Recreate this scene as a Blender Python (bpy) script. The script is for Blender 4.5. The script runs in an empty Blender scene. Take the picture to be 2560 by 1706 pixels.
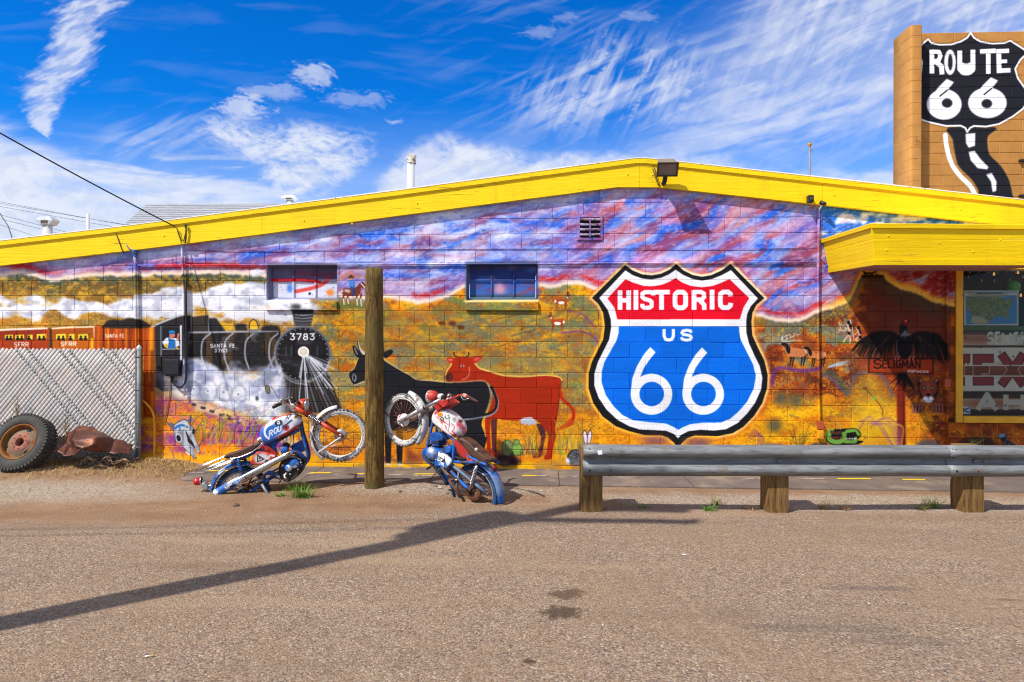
import bpy, bmesh, math, random
import numpy as np
from mathutils import Vector, Matrix, noise as mnoise

scene = bpy.context.scene
COL = scene.collection
R = math.radians

# ------------------------------------------------------------------ camera
TH = R(2.8)            # the lens is turned a touch left of square-on to the wall
RHO = 0.0029           # and rolled by a hair
FPX, CX, CY = 1707.0, 1280.0, 853.0
CAM = (0.0, -9.005, 1.70)
cam_d = bpy.data.cameras.new('camera'); cam = bpy.data.objects.new('camera', cam_d)
COL.objects.link(cam); scene.camera = cam
cam_d.sensor_width = 36.0; cam_d.lens = FPX / 2560.0 * 36.0
cam_d.clip_start = 0.05; cam_d.clip_end = 3000
cam.matrix_world = Matrix.Translation(CAM) @ Matrix.Rotation(TH, 4, 'Z') @ Matrix.Rotation(R(90), 4, 'X') @ Matrix.Rotation(RHO, 4, 'Z')

def ray(px, py):
    dx, dy = px - CX, py - CY
    xx, yy = dx + RHO * dy, dy - RHO * dx
    u, v = xx / FPX, -yy / FPX
    return (-math.sin(TH) + u * math.cos(TH), math.cos(TH) + u * math.sin(TH), v)

def at(px, py, Y):
    d = ray(px, py); t = (Y - CAM[1]) / d[1]
    return Vector((CAM[0] + t * d[0], Y, CAM[2] + t * d[2]))

def ground_at(px, py, z=0.0):
    d = ray(px, py); t = (z - CAM[2]) / d[2]
    return Vector((CAM[0] + t * d[0], CAM[1] + t * d[1], z))

# ------------------------------------------------------------------ sun, sky, exposure
SUN_DIR = Vector((0.63, 0.54, -1.0)).normalized()      # the way the light travels
sun_d = bpy.data.lights.new('sun', 'SUN'); sun = bpy.data.objects.new('sun', sun_d); COL.objects.link(sun)
sun_d.energy = 4.6; sun_d.angle = R(0.53); sun_d.color = (1.0, 0.955, 0.88)
sun.rotation_euler = SUN_DIR.to_track_quat('-Z', 'Y').to_euler()
sun.location = (-20, -20, 40)

vs = scene.view_settings
vs.view_transform = 'Standard'; vs.look = 'None'; vs.gamma = 1.0; vs.use_curve_mapping = False
vs.exposure = 0.36
cy = scene.cycles
cy.pixel_filter_type = 'BLACKMAN_HARRIS'; cy.filter_width = 1.15; cy.use_denoising = True; cy.denoising_input_passes = "RGB_ALBEDO_NORMAL"; cy.denoising_prefilter = "ACCURATE"
cy.max_bounces = 5; cy.diffuse_bounces = 3; cy.glossy_bounces = 2; cy.transmission_bounces = 2; cy.transparent_max_bounces = 6; cy.caustics_reflective = False; cy.caustics_refractive = False

# ------------------------------------------------------------------ node helpers and world
def N(nt, typ, **kw):
    n = nt.nodes.new(typ)
    for k, v in kw.items():
        if k.startswith('i_'):
            key = k[2:]; n.inputs[int(key) if key.isdigit() else key.replace('_', ' ')].default_value = v
        else: setattr(n, k, v)
    return n

def wire(nt, a, b, out=0, inp=0):
    nt.links.new(a.outputs[out], b.inputs[inp]); return b

def M_(nt, op, a, b=None, c=None, clamp=False):
    n = nt.nodes.new('ShaderNodeMath'); n.operation = op; n.use_clamp = clamp
    for i, v in enumerate((a, b, c)):
        if v is None: continue
        if isinstance(v, (int, float)): n.inputs[i].default_value = v
        else: nt.links.new(v, n.inputs[i])
    return n.outputs[0]

def smooth_node(nt, v, e0, e1):
    n = nt.nodes.new('ShaderNodeMapRange'); n.interpolation_type = 'SMOOTHSTEP'
    nt.links.new(v, n.inputs[0]); n.inputs[1].default_value = e0; n.inputs[2].default_value = e1
    return n.outputs[0]

def mixc(nt, fac, a, b):
    n = nt.nodes.new('ShaderNodeMix'); n.data_type = 'RGBA'
    for s_, v in ((n.inputs[0], fac), (n.inputs[6], a), (n.inputs[7], b)):
        if isinstance(v, (int, float)): s_.default_value = v
        elif isinstance(v, tuple): s_.default_value = (*v, 1) if len(v) == 3 else v
        else: nt.links.new(v, s_)
    return n.outputs[2]

# ------------------------------------------------------------------ paint box: flat print is painted by code into an array
_rng = np.random.RandomState(7)
_LAT = _rng.rand(512, 512).astype(np.float32)

def vnoise(x, y, seed=0):
    x = x + seed * 37.31; y = y + seed * 91.73
    xi = np.floor(x).astype(np.int32); yi = np.floor(y).astype(np.int32)
    fx = (x - xi).astype(np.float32); fy = (y - yi).astype(np.float32)
    fx = fx * fx * (3 - 2 * fx); fy = fy * fy * (3 - 2 * fy)
    a = _LAT[yi % 512, xi % 512]; b = _LAT[yi % 512, (xi + 1) % 512]
    c = _LAT[(yi + 1) % 512, xi % 512]; d = _LAT[(yi + 1) % 512, (xi + 1) % 512]
    return (a + (b - a) * fx) * (1 - fy) + (c + (d - c) * fx) * fy

def fbm(x, y, seed=0, octaves=4, gain=0.5):
    s = 0; a = 1.0; t = 0
    for o in range(octaves):
        s = s + a * vnoise(x * 2 ** o, y * 2 ** o, seed + o * 3); t += a; a *= gain
    return s / t

def sstep(e0, e1, x):
    t = np.clip((x - e0) / (e1 - e0), 0, 1)
    return t * t * (3 - 2 * t)

def blur(m, r):
    r = int(round(r))
    if r < 1: return m
    for _ in range(2):
        for ax in (0, 1):
            pad = [(0, 0)] * m.ndim; pad[ax] = (r + 1, r)
            c = np.cumsum(np.pad(m, pad, mode='edge'), axis=ax, dtype=np.float64)
            n = m.shape[ax]
            hi = np.take(c, range(2 * r + 1, 2 * r + 1 + n), axis=ax); lo = np.take(c, range(0, n), axis=ax)
            m = ((hi - lo) / (2 * r + 1)).astype(np.float32)
    return m

def smooth_pts(pts, n=4, closed=False):
    P = [np.array(p, float) for p in pts]; N = len(P); out = []
    if N < 3: return [tuple(p) for p in P]
    rng = range(N if closed else N - 1)
    for i in rng:
        p0 = P[(i - 1) % N] if (closed or i > 0) else 2 * P[0] - P[1]
        p1 = P[i]; p2 = P[(i + 1) % N]
        p3 = P[(i + 2) % N] if (closed or i + 2 < N) else 2 * P[-1] - P[-2]
        for k in range(n):
            t = k / n
            out.append(tuple(0.5 * (2 * p1 + (p2 - p0) * t + (2 * p0 - 5 * p1 + 4 * p2 - p3) * t * t + (3 * p1 - p0 - 3 * p2 + p3) * t ** 3)))
    if not closed: out.append(tuple(P[-1]))
    return out

class Canvas:
    """An array of sRGB colour; author coordinates go through `to_px` (x right, y DOWN in pixels)."""
    def __init__(s, w, h, to_px=None, unit=1.0, base=(255, 255, 255)):
        s.w, s.h = w, h
        s.a = np.ones((h, w, 3), np.float32) * (np.array(base, np.float32) / 255)
        s.to_px = to_px or (lambda x, y: (x, y)); s.unit = unit; s.t = lambda p: p
        s.r = np.random.RandomState(3)
    def zoom(s, ox, oy, k):              # author in the coordinates of an enlarged crop
        s.t = lambda p: (ox + p[0] / k, oy + p[1] / k); s.k = k
    def pts(s, P):
        q = np.array([s.t(p) for p in P], float)
        x, y = s.to_px(q[:, 0], q[:, 1]); return np.stack([x, y], 1)
    def u(s, d): return d / getattr(s, 'k', 1.0) * s.unit      # a length
    def _box(s, P, pad):
        x0 = max(int(P[:, 0].min() - pad), 0); x1 = min(int(P[:, 0].max() + pad) + 2, s.w)
        y0 = max(int(P[:, 1].min() - pad), 0); y1 = min(int(P[:, 1].max() + pad) + 2, s.h)
        return x0, x1, y0, y1
    def put(s, box, m, col, alpha=1.0):
        x0, x1, y0, y1 = box; c = np.array(col, np.float32) / 255 if not isinstance(col, np.ndarray) or col.ndim == 1 else col
        m = (m * alpha)[..., None]
        s.a[y0:y1, x0:x1] = s.a[y0:y1, x0:x1] * (1 - m) + c * m
    def mask(s, P, soft=0.0, smooth=0):
        if smooth: P = smooth_pts(P, smooth, True)
        Q = s.pts(P); b = soft
        box = x0, x1, y0, y1 = s._box(Q, b * 2 + 2)
        if x1 <= x0 or y1 <= y0: return None, None
        acc = np.zeros((y1 - y0, x1 - x0), np.float32)
        xs = np.arange(x0, x1) + 0.5
        for oy in (0.25, 0.75):
            for j in range(y0, y1):
                yy = j + oy; a = Q; c = np.roll(Q, -1, 0)
                k = (a[:, 1] <= yy) != (c[:, 1] <= yy)
                if not k.any(): continue
                xi = np.sort(a[k, 0] + (yy - a[k, 1]) / (c[k, 1] - a[k, 1]) * (c[k, 0] - a[k, 0]))
                for p, q in zip(xi[::2], xi[1::2]):
                    acc[j - y0] += 0.5 * np.clip(np.minimum(xs + 0.5, q) - np.maximum(xs - 0.5, p), 0, 1)
        if b > 0.7: acc = blur(acc, b)
        return box, acc
    def poly(s, P, col, soft=0.0, smooth=0, alpha=1.0, tex=None):
        box, m = s.mask(P, s.u(soft), smooth)
        if box is None: return
        if tex: m = m * tex(*s.grid(box))
        s.put(box, m, col, alpha)
    def grid(s, box):
        x0, x1, y0, y1 = box
        return np.meshgrid(np.arange(x0, x1, dtype=np.float32), np.arange(y0, y1, dtype=np.float32))
    def ell(s, c, rx, ry, col, soft=0.0, rot=0, alpha=1.0, n=28):
        ca, sa = math.cos(rot), math.sin(rot)
        s.poly([(c[0] + rx * math.cos(t) * ca - ry * math.sin(t) * sa, c[1] + rx * math.cos(t) * sa + ry * math.sin(t) * ca)
                for t in np.linspace(0, 2 * math.pi, n, endpoint=False)], col, soft, 0, alpha)
    def line(s, P, w, col, soft=0.0, smooth=0, alpha=1.0, w2=None, butt=False):
        """A brush stroke of width w (tapering to w2)."""
        if smooth: P = smooth_pts(P, smooth)
        Q = s.pts(P); r0 = s.u(w) / 2; r1 = s.u(w2) / 2 if w2 is not None else r0; sf = max(s.u(soft), 0.6)
        box = x0, x1, y0, y1 = s._box(Q, max(r0, r1) + sf + 1)
        if x1 <= x0 or y1 <= y0: return
        gx, gy = s.grid(box); gx = gx + 0.5; gy = gy + 0.5
        m = np.zeros(gx.shape, np.float32); n = len(Q) - 1
        for i in range(n):
            a, b = Q[i], Q[i + 1]; d = b - a; L = float(d @ d) + 1e-9
            tt = ((gx - a[0]) * d[0] + (gy - a[1]) * d[1]) / L; t = np.clip(tt, 0, 1)
            dist = np.hypot(gx - a[0] - t * d[0], gy - a[1] - t * d[1])
            rr = r0 + (r1 - r0) * (i + t) / n
            k = 1 - sstep(-sf, sf, dist - rr)
            if butt:
                l = math.sqrt(L)
                if i == 0: k = k * np.clip(tt * l + 0.5, 0, 1)
                if i == n - 1: k = k * np.clip((1 - tt) * l + 0.5, 0, 1)
            m = np.maximum(m, k)
        s.put(box, m, col, alpha)
    def text(s, st, x0, x1, y0, y1, w, col, gap=0.25, soft=0.0, butt=True, slant=0.0, widths=None, jit=0.0):
        """Brush lettering fitted into a box."""
        ws = [GLYPH_W.get(c, 0.7) for c in st]; tot = sum(ws) + gap * (len(st) - 1); x = 0
        for c, g in zip(st, ws):
            for stroke in GLYPH.get(c, []):
                q = [(x0 + (x + p[0] * g) / tot * (x1 - x0) + slant * p[1] * (y1 - y0) + s.r.uniform(-jit, jit), y1 - p[1] * (y1 - y0) + s.r.uniform(-jit, jit)) for p in stroke]
                s.line(q, w, col, soft, butt=butt)
            x += g + gap
    def image(s, name):
        im = bpy.data.images.new(name, s.w, s.h, alpha=False)
        buf = np.ones((s.h, s.w, 4), np.float32); buf[..., :3] = np.clip(s.a[::-1], 0, 1)
        im.pixels.foreach_set(buf.ravel()); im.update(); im.pack()
        return im

def _arc(cx, cy, rx, ry, a0, a1, n=10):
    return [(cx + rx * math.cos(math.radians(a0 + (a1 - a0) * i / n)), cy + ry * math.sin(math.radians(a0 + (a1 - a0) * i / n))) for i in range(n + 1)]
GLYPH = {
 'A': [[(0, 0), (.5, 1), (1, 0)], [(.2, .35), (.8, .35)]], 'C': [_arc(.55, .5, .5, .5, 50, 310, 14)],
 'E': [[(1, 1), (.05, 1), (.05, 0), (1, 0)], [(.05, .52), (.8, .52)]], 'F': [[(1, 1), (.05, 1), (.05, 0)], [(.05, .52), (.8, .52)]],
 'G': [_arc(.5, .5, .5, .5, 50, 360, 14) + [(.55, .5)]], 'H': [[(0.05, 0), (0.05, 1)], [(.95, 0), (.95, 1)], [(.05, .5), (.95, .5)]],
 'I': [[(.5, 0), (.5, 1)]], 'K': [[(0, 0), (0, 1)], [(1, 1), (.05, .45), (1, 0)]], 'L': [[(.05, 1), (.05, 0), (1, 0)]],
 'M': [[(0, 0), (.1, 1), (.5, .3), (.9, 1), (1, 0)]], 'N': [[(.05, 0), (.05, 1), (.95, 0), (.95, 1)]],
 'O': [_arc(.5, .5, .5, .5, 90, 450, 20)], 'P': [[(0.05, 0), (.05, 1), (.6, 1)] + _arc(.6, .74, .4, .26, 90, -90, 8) + [(.05, .48)]],
 'R': [[(.05, 0), (.05, 1), (.6, 1)] + _arc(.6, .75, .38, .25, 90, -90, 8) + [(.05, .5)], [(.5, .5), (.98, 0)]],
 'S': [_arc(.5, .74, .45, .26, 20, 270, 10)[:-1] + _arc(.5, .25, .47, .25, 90, -160, 10)], 'T': [[(0, 1), (1, 1)], [(.5, 1), (.5, 0)]],
 'U': [[(.05, 1), (.05, .35)] + _arc(.5, .35, .45, .35, 180, 360, 10) + [(.95, 1)]], 'X': [[(0, 0), (1, 1)], [(0, 1), (1, 0)]],
 'Y': [[(0, 1), (.5, .5), (1, 1)], [(.5, .5), (.5, 0)]], 'V': [[(0, 1), (.5, 0), (1, 1)]], 'W': [[(0, 1), (.25, 0), (.5, .8), (.75, 0), (1, 1)]],
 '3': [[(.05, 1), (.95, 1), (.45, .6)] + _arc(.48, .31, .48, .31, 85, -150, 10)], '7': [[(0, 1), (1, 1), (.35, 0)]],
 '8': [_arc(.5, .76, .4, .24, -90, 270, 14), _arc(.5, .26, .48, .26, 90, 450, 14)],
 '6': [[(.85, 1)] + _arc(.95, .35, .9, .6, 125, 175, 6) + _arc(.5, .3, .46, .3, 180, 540, 16)],
 '4': [[(.75, 0), (.75, 1), (0, .3), (1, .3)]], '5': [[(.9, 1), (.15, 1), (.1, .58)] + _arc(.48, .32, .46, .32, 110, -150, 10)],
 "'": [[(.5, 1), (.4, .8)]],
}
GLYPH_W = {'I': .18, "'": .15, 'M': .9, 'W': .95, 'N': .75, ' ': .45, 'E': .6, 'F': .6, 'L': .6, 'S': .65}
# ------------------------------------------------------------------ sky: high desert blue with torn cirrus
CU0, CU1, CV0, CV1 = -1.15, 1.15, 0.0, .56        # tangent-plane window of the painted cloud cover (direction space, facing the wall)
def paint_clouds():
    w, h = 2100, 512
    u, v = np.meshgrid(np.linspace(CU0, CU1, w, dtype=np.float32), np.linspace(CV1, CV0, h, dtype=np.float32))
    dep = -u * math.sin(TH) + math.cos(TH); x = CX + (u * math.cos(TH) + math.sin(TH)) / dep * FPX; y = CY - v / dep * FPX
    px2c = lambda a, b: (np.interp(a, x[h // 2], np.arange(w)), (CV1 - (CY - np.asarray(b)) / FPX) / (CV1 - CV0) * h)
    c = Canvas(w, h, px2c, w / (CU1 - CU0) / FPX, (0, 0, 0))
    wx = x + 46 * (fbm(x / 90, y / 60, 1, 5) - .5); wy = y + 40 * (fbm(x / 90, y / 60, 4, 5) - .5)
    sx_ = x + 30 * (fbm(x / 200, y / 140, 6, 2) - .5); sy_ = y + 46 * (fbm(x / 260, y / 150, 8, 2) - .5)
    def rot(a, X=sx_, Y=sy_): return X * math.cos(a) + Y * math.sin(a), -X * math.sin(a) + Y * math.cos(a)
    def st(a, la, lc, sd, o=5): p, q = rot(a); return fbm(p / la, q / lc, sd, o, .52)
    def area(P, soft):
        box, m = c.mask(P, c.u(soft)); o = np.zeros((h, w), np.float32)
        if box: o[box[2]:box[3], box[0]:box[1]] = m
        return o
    c.k = 1.0; c.t = lambda p: p
    A = np.zeros((h, w), np.float32)
    def over(k): nonlocal A; A = 1 - (1 - A) * (1 - np.clip(k, 0, 1))
    fl = fbm(wx / 60, wy / 34, 11, 6, .64); fine = fbm((wx + wy * .5) / 20, (wy - wx * .25) / 7, 14, 5, .65)
    horiz = st(R(3), 190, 26, 21, 5); diag = st(R(-24), 150, 20, 24, 5); up = st(R(-62), 90, 16, 27, 5)
    # rippled band, upper left
    cx_ = np.interp(wy, [-250, 0, 70, 180, 270, 340], [330, 232, 205, 150, 105, 118]); hw = np.interp(wy, [-250, 0, 70, 180, 270, 335, 345], [110, 86, 78, 70, 52, 14, 1])
    rip = st(R(-24), 34, 9, 31, 3)
    over(sstep(-.25, .75, 1 - np.abs(wx - cx_) / hw + 1.3 * (fl - .5) + .7 * (rip - .5)) * (.5 + .5 * sstep(.3, .7, rip)) * .78 * (wy < 350))
    # veil and bank, lower left
    low = y - np.interp(x, [-400, 0, 120, 330, 520, 640, 760], [260, 330, 395, 445, 490, 530, 600])
    over(sstep(-60, 90, low + 150 * (horiz - .5)) * np.interp(x, [0, 500, 760, 900], [.96, .85, .5, .2]))
    over(sstep(.42, .7, horiz) * sstep(0, 120, y - 330) * (1 - sstep(620, 900, x)) * .5)
    # the big torn patch left of centre
    P = [(400, 338), (470, 300), (560, 268), (640, 262), (640, 300), (740, 296), (800, 296), (870, 318), (990, 342), (945, 395), (880, 440), (815, 486), (720, 505), (640, 500), (650, 445), (640, 400), (560, 372)]
    mix = .44 * fl + .36 * fine + .2 * diag
    over(sstep(.27, .84, area(P, 46) * (.0 + 1.5 * mix)) * .93)
    over(area([(250, 420), (420, 380), (640, 420), (700, 520), (500, 540), (300, 520)], 50) * sstep(.36, .66, horiz) * .6)
    over(area([(250, 330), (480, 280), (560, 300), (440, 360), (300, 380)], 40) * sstep(.4, .66, diag) * .5)
    # bank right of the vent pipe, running low behind the roof
    P = [(930, 480), (985, 420), (1010, 372), (1080, 338), (1150, 352), (1210, 372), (1330, 392), (1480, 404), (1650, 400), (1850, 410), (1900, 450), (2250, 430), (2900, 420), (2900, 620), (930, 620)]
    over(sstep(.2, .62, area(P, 46) * (.08 + 1.45 * (.5 * fl + .25 * fine + .25 * horiz))) * (.84 + .2 * sstep(.35, .65, diag)) * np.interp(x, [900, 1500, 1800, 2250], [.95, .9, .72, .62]))
    # little puffs
    for bx_, by_, rx_, ry_, k in ((775, 184, 54, 34, .6), (665, 232, 95, 24, .36), (900, 250, 100, 26, .3), (985, 300, 26, 10, .4), (1340, 82, 60, 16, .26), (1405, 48, 40, 14, .2), (1590, 48, 60, 18, .26), (610, 275, 70, 34, .7)):
        q = np.hypot((wx - bx_) / rx_, (wy - by_) / ry_); over(sstep(1.0, .25, q + (1.4 * (fl - .5) + 1.3 * (fine - .5)) * (q < 1.6)) * k)
    # cirrus sweeping up to the right
    m1 = area([(1270, 250), (1420, 170), (1500, 90), (1560, 95), (1590, 150), (1680, 100), (1720, 140), (1800, 200), (1760, 260), (1600, 300), (1400, 300), (1290, 290)], 44)
    over(m1 * (sstep(.40, .74, up) * .42 + sstep(.42, .74, diag) * .42)); over(m1 * sstep(.5, .72, st(R(-66), 150, 20, 41, 4)) * .5 * sstep(.42, .6, fl))
    m2 = area([(1640, 230), (1900, 60), (1960, -200), (2400, -400), (3200, -400), (3200, 420), (2250, 330), (2000, 330), (1750, 330)], 80)
    over(m2 * (.36 + .3 * sstep(.34, .74, diag) + .14 * sstep(.42, .74, up))); over(area([(1560, 390), (1800, 270), (2250, 190), (2700, 120), (2700, 300), (2250, 330), (1900, 390), (1650, 420)], 46) * sstep(.34, .62, st(R(-14), 260, 30, 44, 5)) * .6)
    over(area([(1900, -300), (2040, -300), (2120, 20), (2000, 120), (1920, 60)], 50) * sstep(.36, .7, up) * .4)
    over(sstep(.5, .75, diag) * .10 * sstep(900, 1300, x)); over(sstep(.5, .8, horiz) * .05)
    # thin haze toward the skyline
    over(sstep(240, 620, y) * .46)
    return np.clip(A, 0, 1), fl

def build_world():
    A, fl = paint_clouds(); h, w = A.shape
    im = bpy.data.images.new('cloud cover', w, h, alpha=False); im.colorspace_settings.name = 'Non-Color'
    buf = np.ones((h, w, 4), np.float32); buf[..., 0] = A[::-1]; buf[..., 1] = fl[::-1]; im.pixels.foreach_set(buf.ravel()); im.update(); im.pack()
    wd = bpy.data.worlds.new('World'); scene.world = wd; wd.use_nodes = True
    nt = wd.node_tree; nt.nodes.clear()
    out = N(nt, 'ShaderNodeOutputWorld'); bg = N(nt, 'ShaderNodeBackground'); bg.inputs[1].default_value = 0.11
    sky = N(nt, 'ShaderNodeTexSky'); sky.sky_type = 'NISHITA'; sky.sun_disc = False
    sky.sun_elevation = math.asin(-SUN_DIR.z); sky.sun_rotation = math.atan2(-SUN_DIR.x, -SUN_DIR.y) % (2 * math.pi)
    sky.altitude = 1600; sky.air_density = 1.0; sky.dust_density = 0.2; sky.ozone_density = 3.0
    hs = N(nt, 'ShaderNodeHueSaturation', i_Saturation=1.4, i_Value=1.0, i_Hue=0.5); wire(nt, sky, hs, 0, 4)     # the deep polarised blue of high desert air
    tint = mixc(nt, 1.0, hs.outputs[0], (0.16, 1.02, 1.44)); tint.node.blend_type = 'MULTIPLY'
    tc = N(nt, 'ShaderNodeTexCoord'); sp = N(nt, 'ShaderNodeSeparateXYZ'); wire(nt, tc, sp); x, y, z = sp.outputs
    yy = M_(nt, 'MAXIMUM', y, 0.05); u = M_(nt, 'DIVIDE', x, yy); v = M_(nt, 'DIVIDE', z, yy)
    cb = N(nt, 'ShaderNodeCombineXYZ'); nt.links.new(M_(nt, 'MULTIPLY_ADD', u, 1 / (CU1 - CU0), -CU0 / (CU1 - CU0)), cb.inputs[0]); nt.links.new(M_(nt, 'MULTIPLY_ADD', v, 1 / (CV1 - CV0), -CV0 / (CV1 - CV0)), cb.inputs[1])
    t = N(nt, 'ShaderNodeTexImage'); t.image = im; t.extension = 'EXTEND'; wire(nt, cb, t); ts = N(nt, 'ShaderNodeSeparateColor'); wire(nt, t, ts)
    # unseen cloud added beyond the window, cover raised for whiter fill in shade
    zz = M_(nt, 'ADD', M_(nt, 'MAXIMUM', z, 0.0), 0.16); cm = N(nt, 'ShaderNodeCombineXYZ'); nt.links.new(M_(nt, 'DIVIDE', x, zz), cm.inputs[0]); nt.links.new(M_(nt, 'DIVIDE', y, zz), cm.inputs[1])
    nz = N(nt, 'ShaderNodeTexNoise', i_Scale=1.6, i_Detail=4, i_Distortion=.4); wire(nt, cm, nz); gen = smooth_node(nt, nz.outputs[0], .37, .58)
    outv = smooth_node(nt, M_(nt, 'MAXIMUM', M_(nt, 'MULTIPLY', M_(nt, 'ABSOLUTE', u), .72), M_(nt, 'MULTIPLY', v, 1.48)), .765, .826)
    al = M_(nt, 'ADD', M_(nt, 'MULTIPLY', ts.outputs[0], M_(nt, 'SUBTRACT', 1.0, outv)), M_(nt, 'MULTIPLY', gen, outv))
    cloud = mixc(nt, smooth_node(nt, ts.outputs[1], .35, .6), (5.2, 5.6, 6.6), (6.1, 6.3, 6.9))
    nt.links.new(mixc(nt, M_(nt, 'MULTIPLY', al, .94), tint, cloud), bg.inputs[0]); wire(nt, bg, out)
build_world()
# ------------------------------------------------------------------ mesh and scene helpers
RND = random.Random(5)

class MB:
    """Collects faces; build() links them as ONE mesh object."""
    def __init__(s): s.v = []; s.f = []; s.mi = []; s.cur = 0; s.sm = []
    def add(s, vs, fs, smooth=False):
        o = len(s.v); s.v += [tuple(p) for p in vs]
        for f in fs: s.f.append(tuple(i + o for i in f)); s.mi.append(s.cur); s.sm.append(smooth)
        return s
    def box(s, c, size, rot=None, taper=1.0):
        c = Vector(c); hx, hy, hz = (q / 2 for q in size); vs = []
        for z in (-hz, hz):
            k = taper if z > 0 else 1.0
            for x, y in ((-hx, -hy), (hx, -hy), (hx, hy), (-hx, hy)):
                p = Vector((x * k, y * k, z)); vs.append(c + (rot @ p if rot is not None else p))
        return s.add(vs, [(0, 3, 2, 1), (4, 5, 6, 7), (0, 1, 5, 4), (1, 2, 6, 5), (2, 3, 7, 6), (3, 0, 4, 7)])
    def span(s, x0, x1, y0, y1, z0, z1): return s.box(((x0 + x1) / 2, (y0 + y1) / 2, (z0 + z1) / 2), (x1 - x0, y1 - y0, z1 - z0))
    def rings(s, rings, closed_ends=True, loop=False, smooth=True):
        n = len(rings[0]); vs = [p for r in rings for p in r]; fs = []
        m = len(rings)
        for i in range(m if loop else m - 1):
            a, b = i * n, ((i + 1) % m) * n
            for j in range(n): fs.append((a + j, a + (j + 1) % n, b + (j + 1) % n, b + j))
        s.add(vs, fs, smooth)
        if closed_ends and not loop:
            o = len(s.v) - len(vs)
            s.f.append(tuple(range(o + n - 1, o - 1, -1))); s.f.append(tuple(range(o + (m - 1) * n, o + m * n))); s.mi += [s.cur] * 2; s.sm += [False] * 2
        return s
    def tube(s, P, r, n=8, loop=False, flat=1.0, up=None, caps=True):
        P = [Vector(p) for p in P]; m = len(P); rs = r if isinstance(r, (list, tuple)) else [r] * m; out = []
        ref = None
        for i in range(m):
            a = P[(i - 1) % m] if (loop or i > 0) else P[i]; b = P[(i + 1) % m] if (loop or i < m - 1) else P[i]
            d = (b - a).normalized()
            if up is not None: ref = Vector(up)
            elif ref is None: ref = Vector((0, 1, 0)) if abs(d.y) < .9 else Vector((1, 0, 0))
            e1 = (ref - d * ref.dot(d)).normalized(); e2 = d.cross(e1); ref = e1
            out.append([P[i] + (e1 * math.cos(t) * flat + e2 * math.sin(t)) * rs[i] for t in (2 * math.pi * k / n for k in range(n))])
        return s.rings(out, caps, loop)
    def lathe(s, prof, c, axis, n=20, caps=False, smooth=True):
        """prof: (radius, along) pairs turned round axis through c."""
        c = Vector(c); ax = Vector(axis).normalized(); e1 = ax.orthogonal().normalized(); e2 = ax.cross(e1)
        R_ = [[c + ax * h + (e1 * math.cos(t) + e2 * math.sin(t)) * max(r, 1e-4) for t in (2 * math.pi * k / n for k in range(n))] for r, h in prof]
        return s.rings(R_, caps, False, smooth)
    def prism(s, poly, fn, d0, d1, smooth=False):
        """poly in 2-D put in space by fn(x, y, depth)."""
        n = len(poly); a = [fn(p[0], p[1], d0) for p in poly]; b = [fn(p[0], p[1], d1) for p in poly]
        s.add(a + b, [tuple(range(n - 1, -1, -1)), tuple(range(n, 2 * n))]); 
        return s.add(a + b, [(i, (i + 1) % n, n + (i + 1) % n, n + i) for i in range(n)], smooth)
    def mesh(s, name, mats):
        me = bpy.data.meshes.new(name); me.from_pydata([tuple(p) for p in s.v], [], s.f); me.update()
        for m in (mats if isinstance(mats, (list, tuple)) else [mats]): me.materials.append(m)
        me.polygons.foreach_set('material_index', s.mi); me.polygons.foreach_set('use_smooth', s.sm)
        bm = bmesh.new(); bm.from_mesh(me); bmesh.ops.recalc_face_normals(bm, faces=bm.faces); bm.to_mesh(me); bm.free()
        return me
    def build(s, name, mats, parent=None, bevel=0.0, loc=None, **props):
        o = bpy.data.objects.new(name, s.mesh(name, mats)); COL.objects.link(o)
        if loc is not None: o.location = loc
        if parent is not None: o.parent = parent
        if bevel:
            b = o.modifiers.new('soft edges', 'BEVEL'); b.width = bevel; b.segments = 2; b.limit_method = 'ANGLE'
        tag(o, **props); return o

def tag(o, label=None, cat=None, group=None, kind=None):
    for k, v in (('label', label), ('category', cat), ('group', group), ('kind', kind)):
        if v: o[k] = v
    return o

def empty(name, loc=(0, 0, 0), **props):
    o = bpy.data.objects.new(name, None); COL.objects.link(o); o.location = loc; o.empty_display_size = .1
    return tag(o, **props)

def link_mesh(name, me, parent, loc=(0, 0, 0)):
    o = bpy.data.objects.new(name, me); COL.objects.link(o); o.location = loc
    if parent is not None: o.parent = parent
    return o

# ------------------------------------------------------------------ materials
def srgb(r, g, b): return tuple(((q / 255) / 12.92 if q / 255 <= .04045 else ((q / 255 + .055) / 1.055) ** 2.4) for q in (r, g, b))

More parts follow.
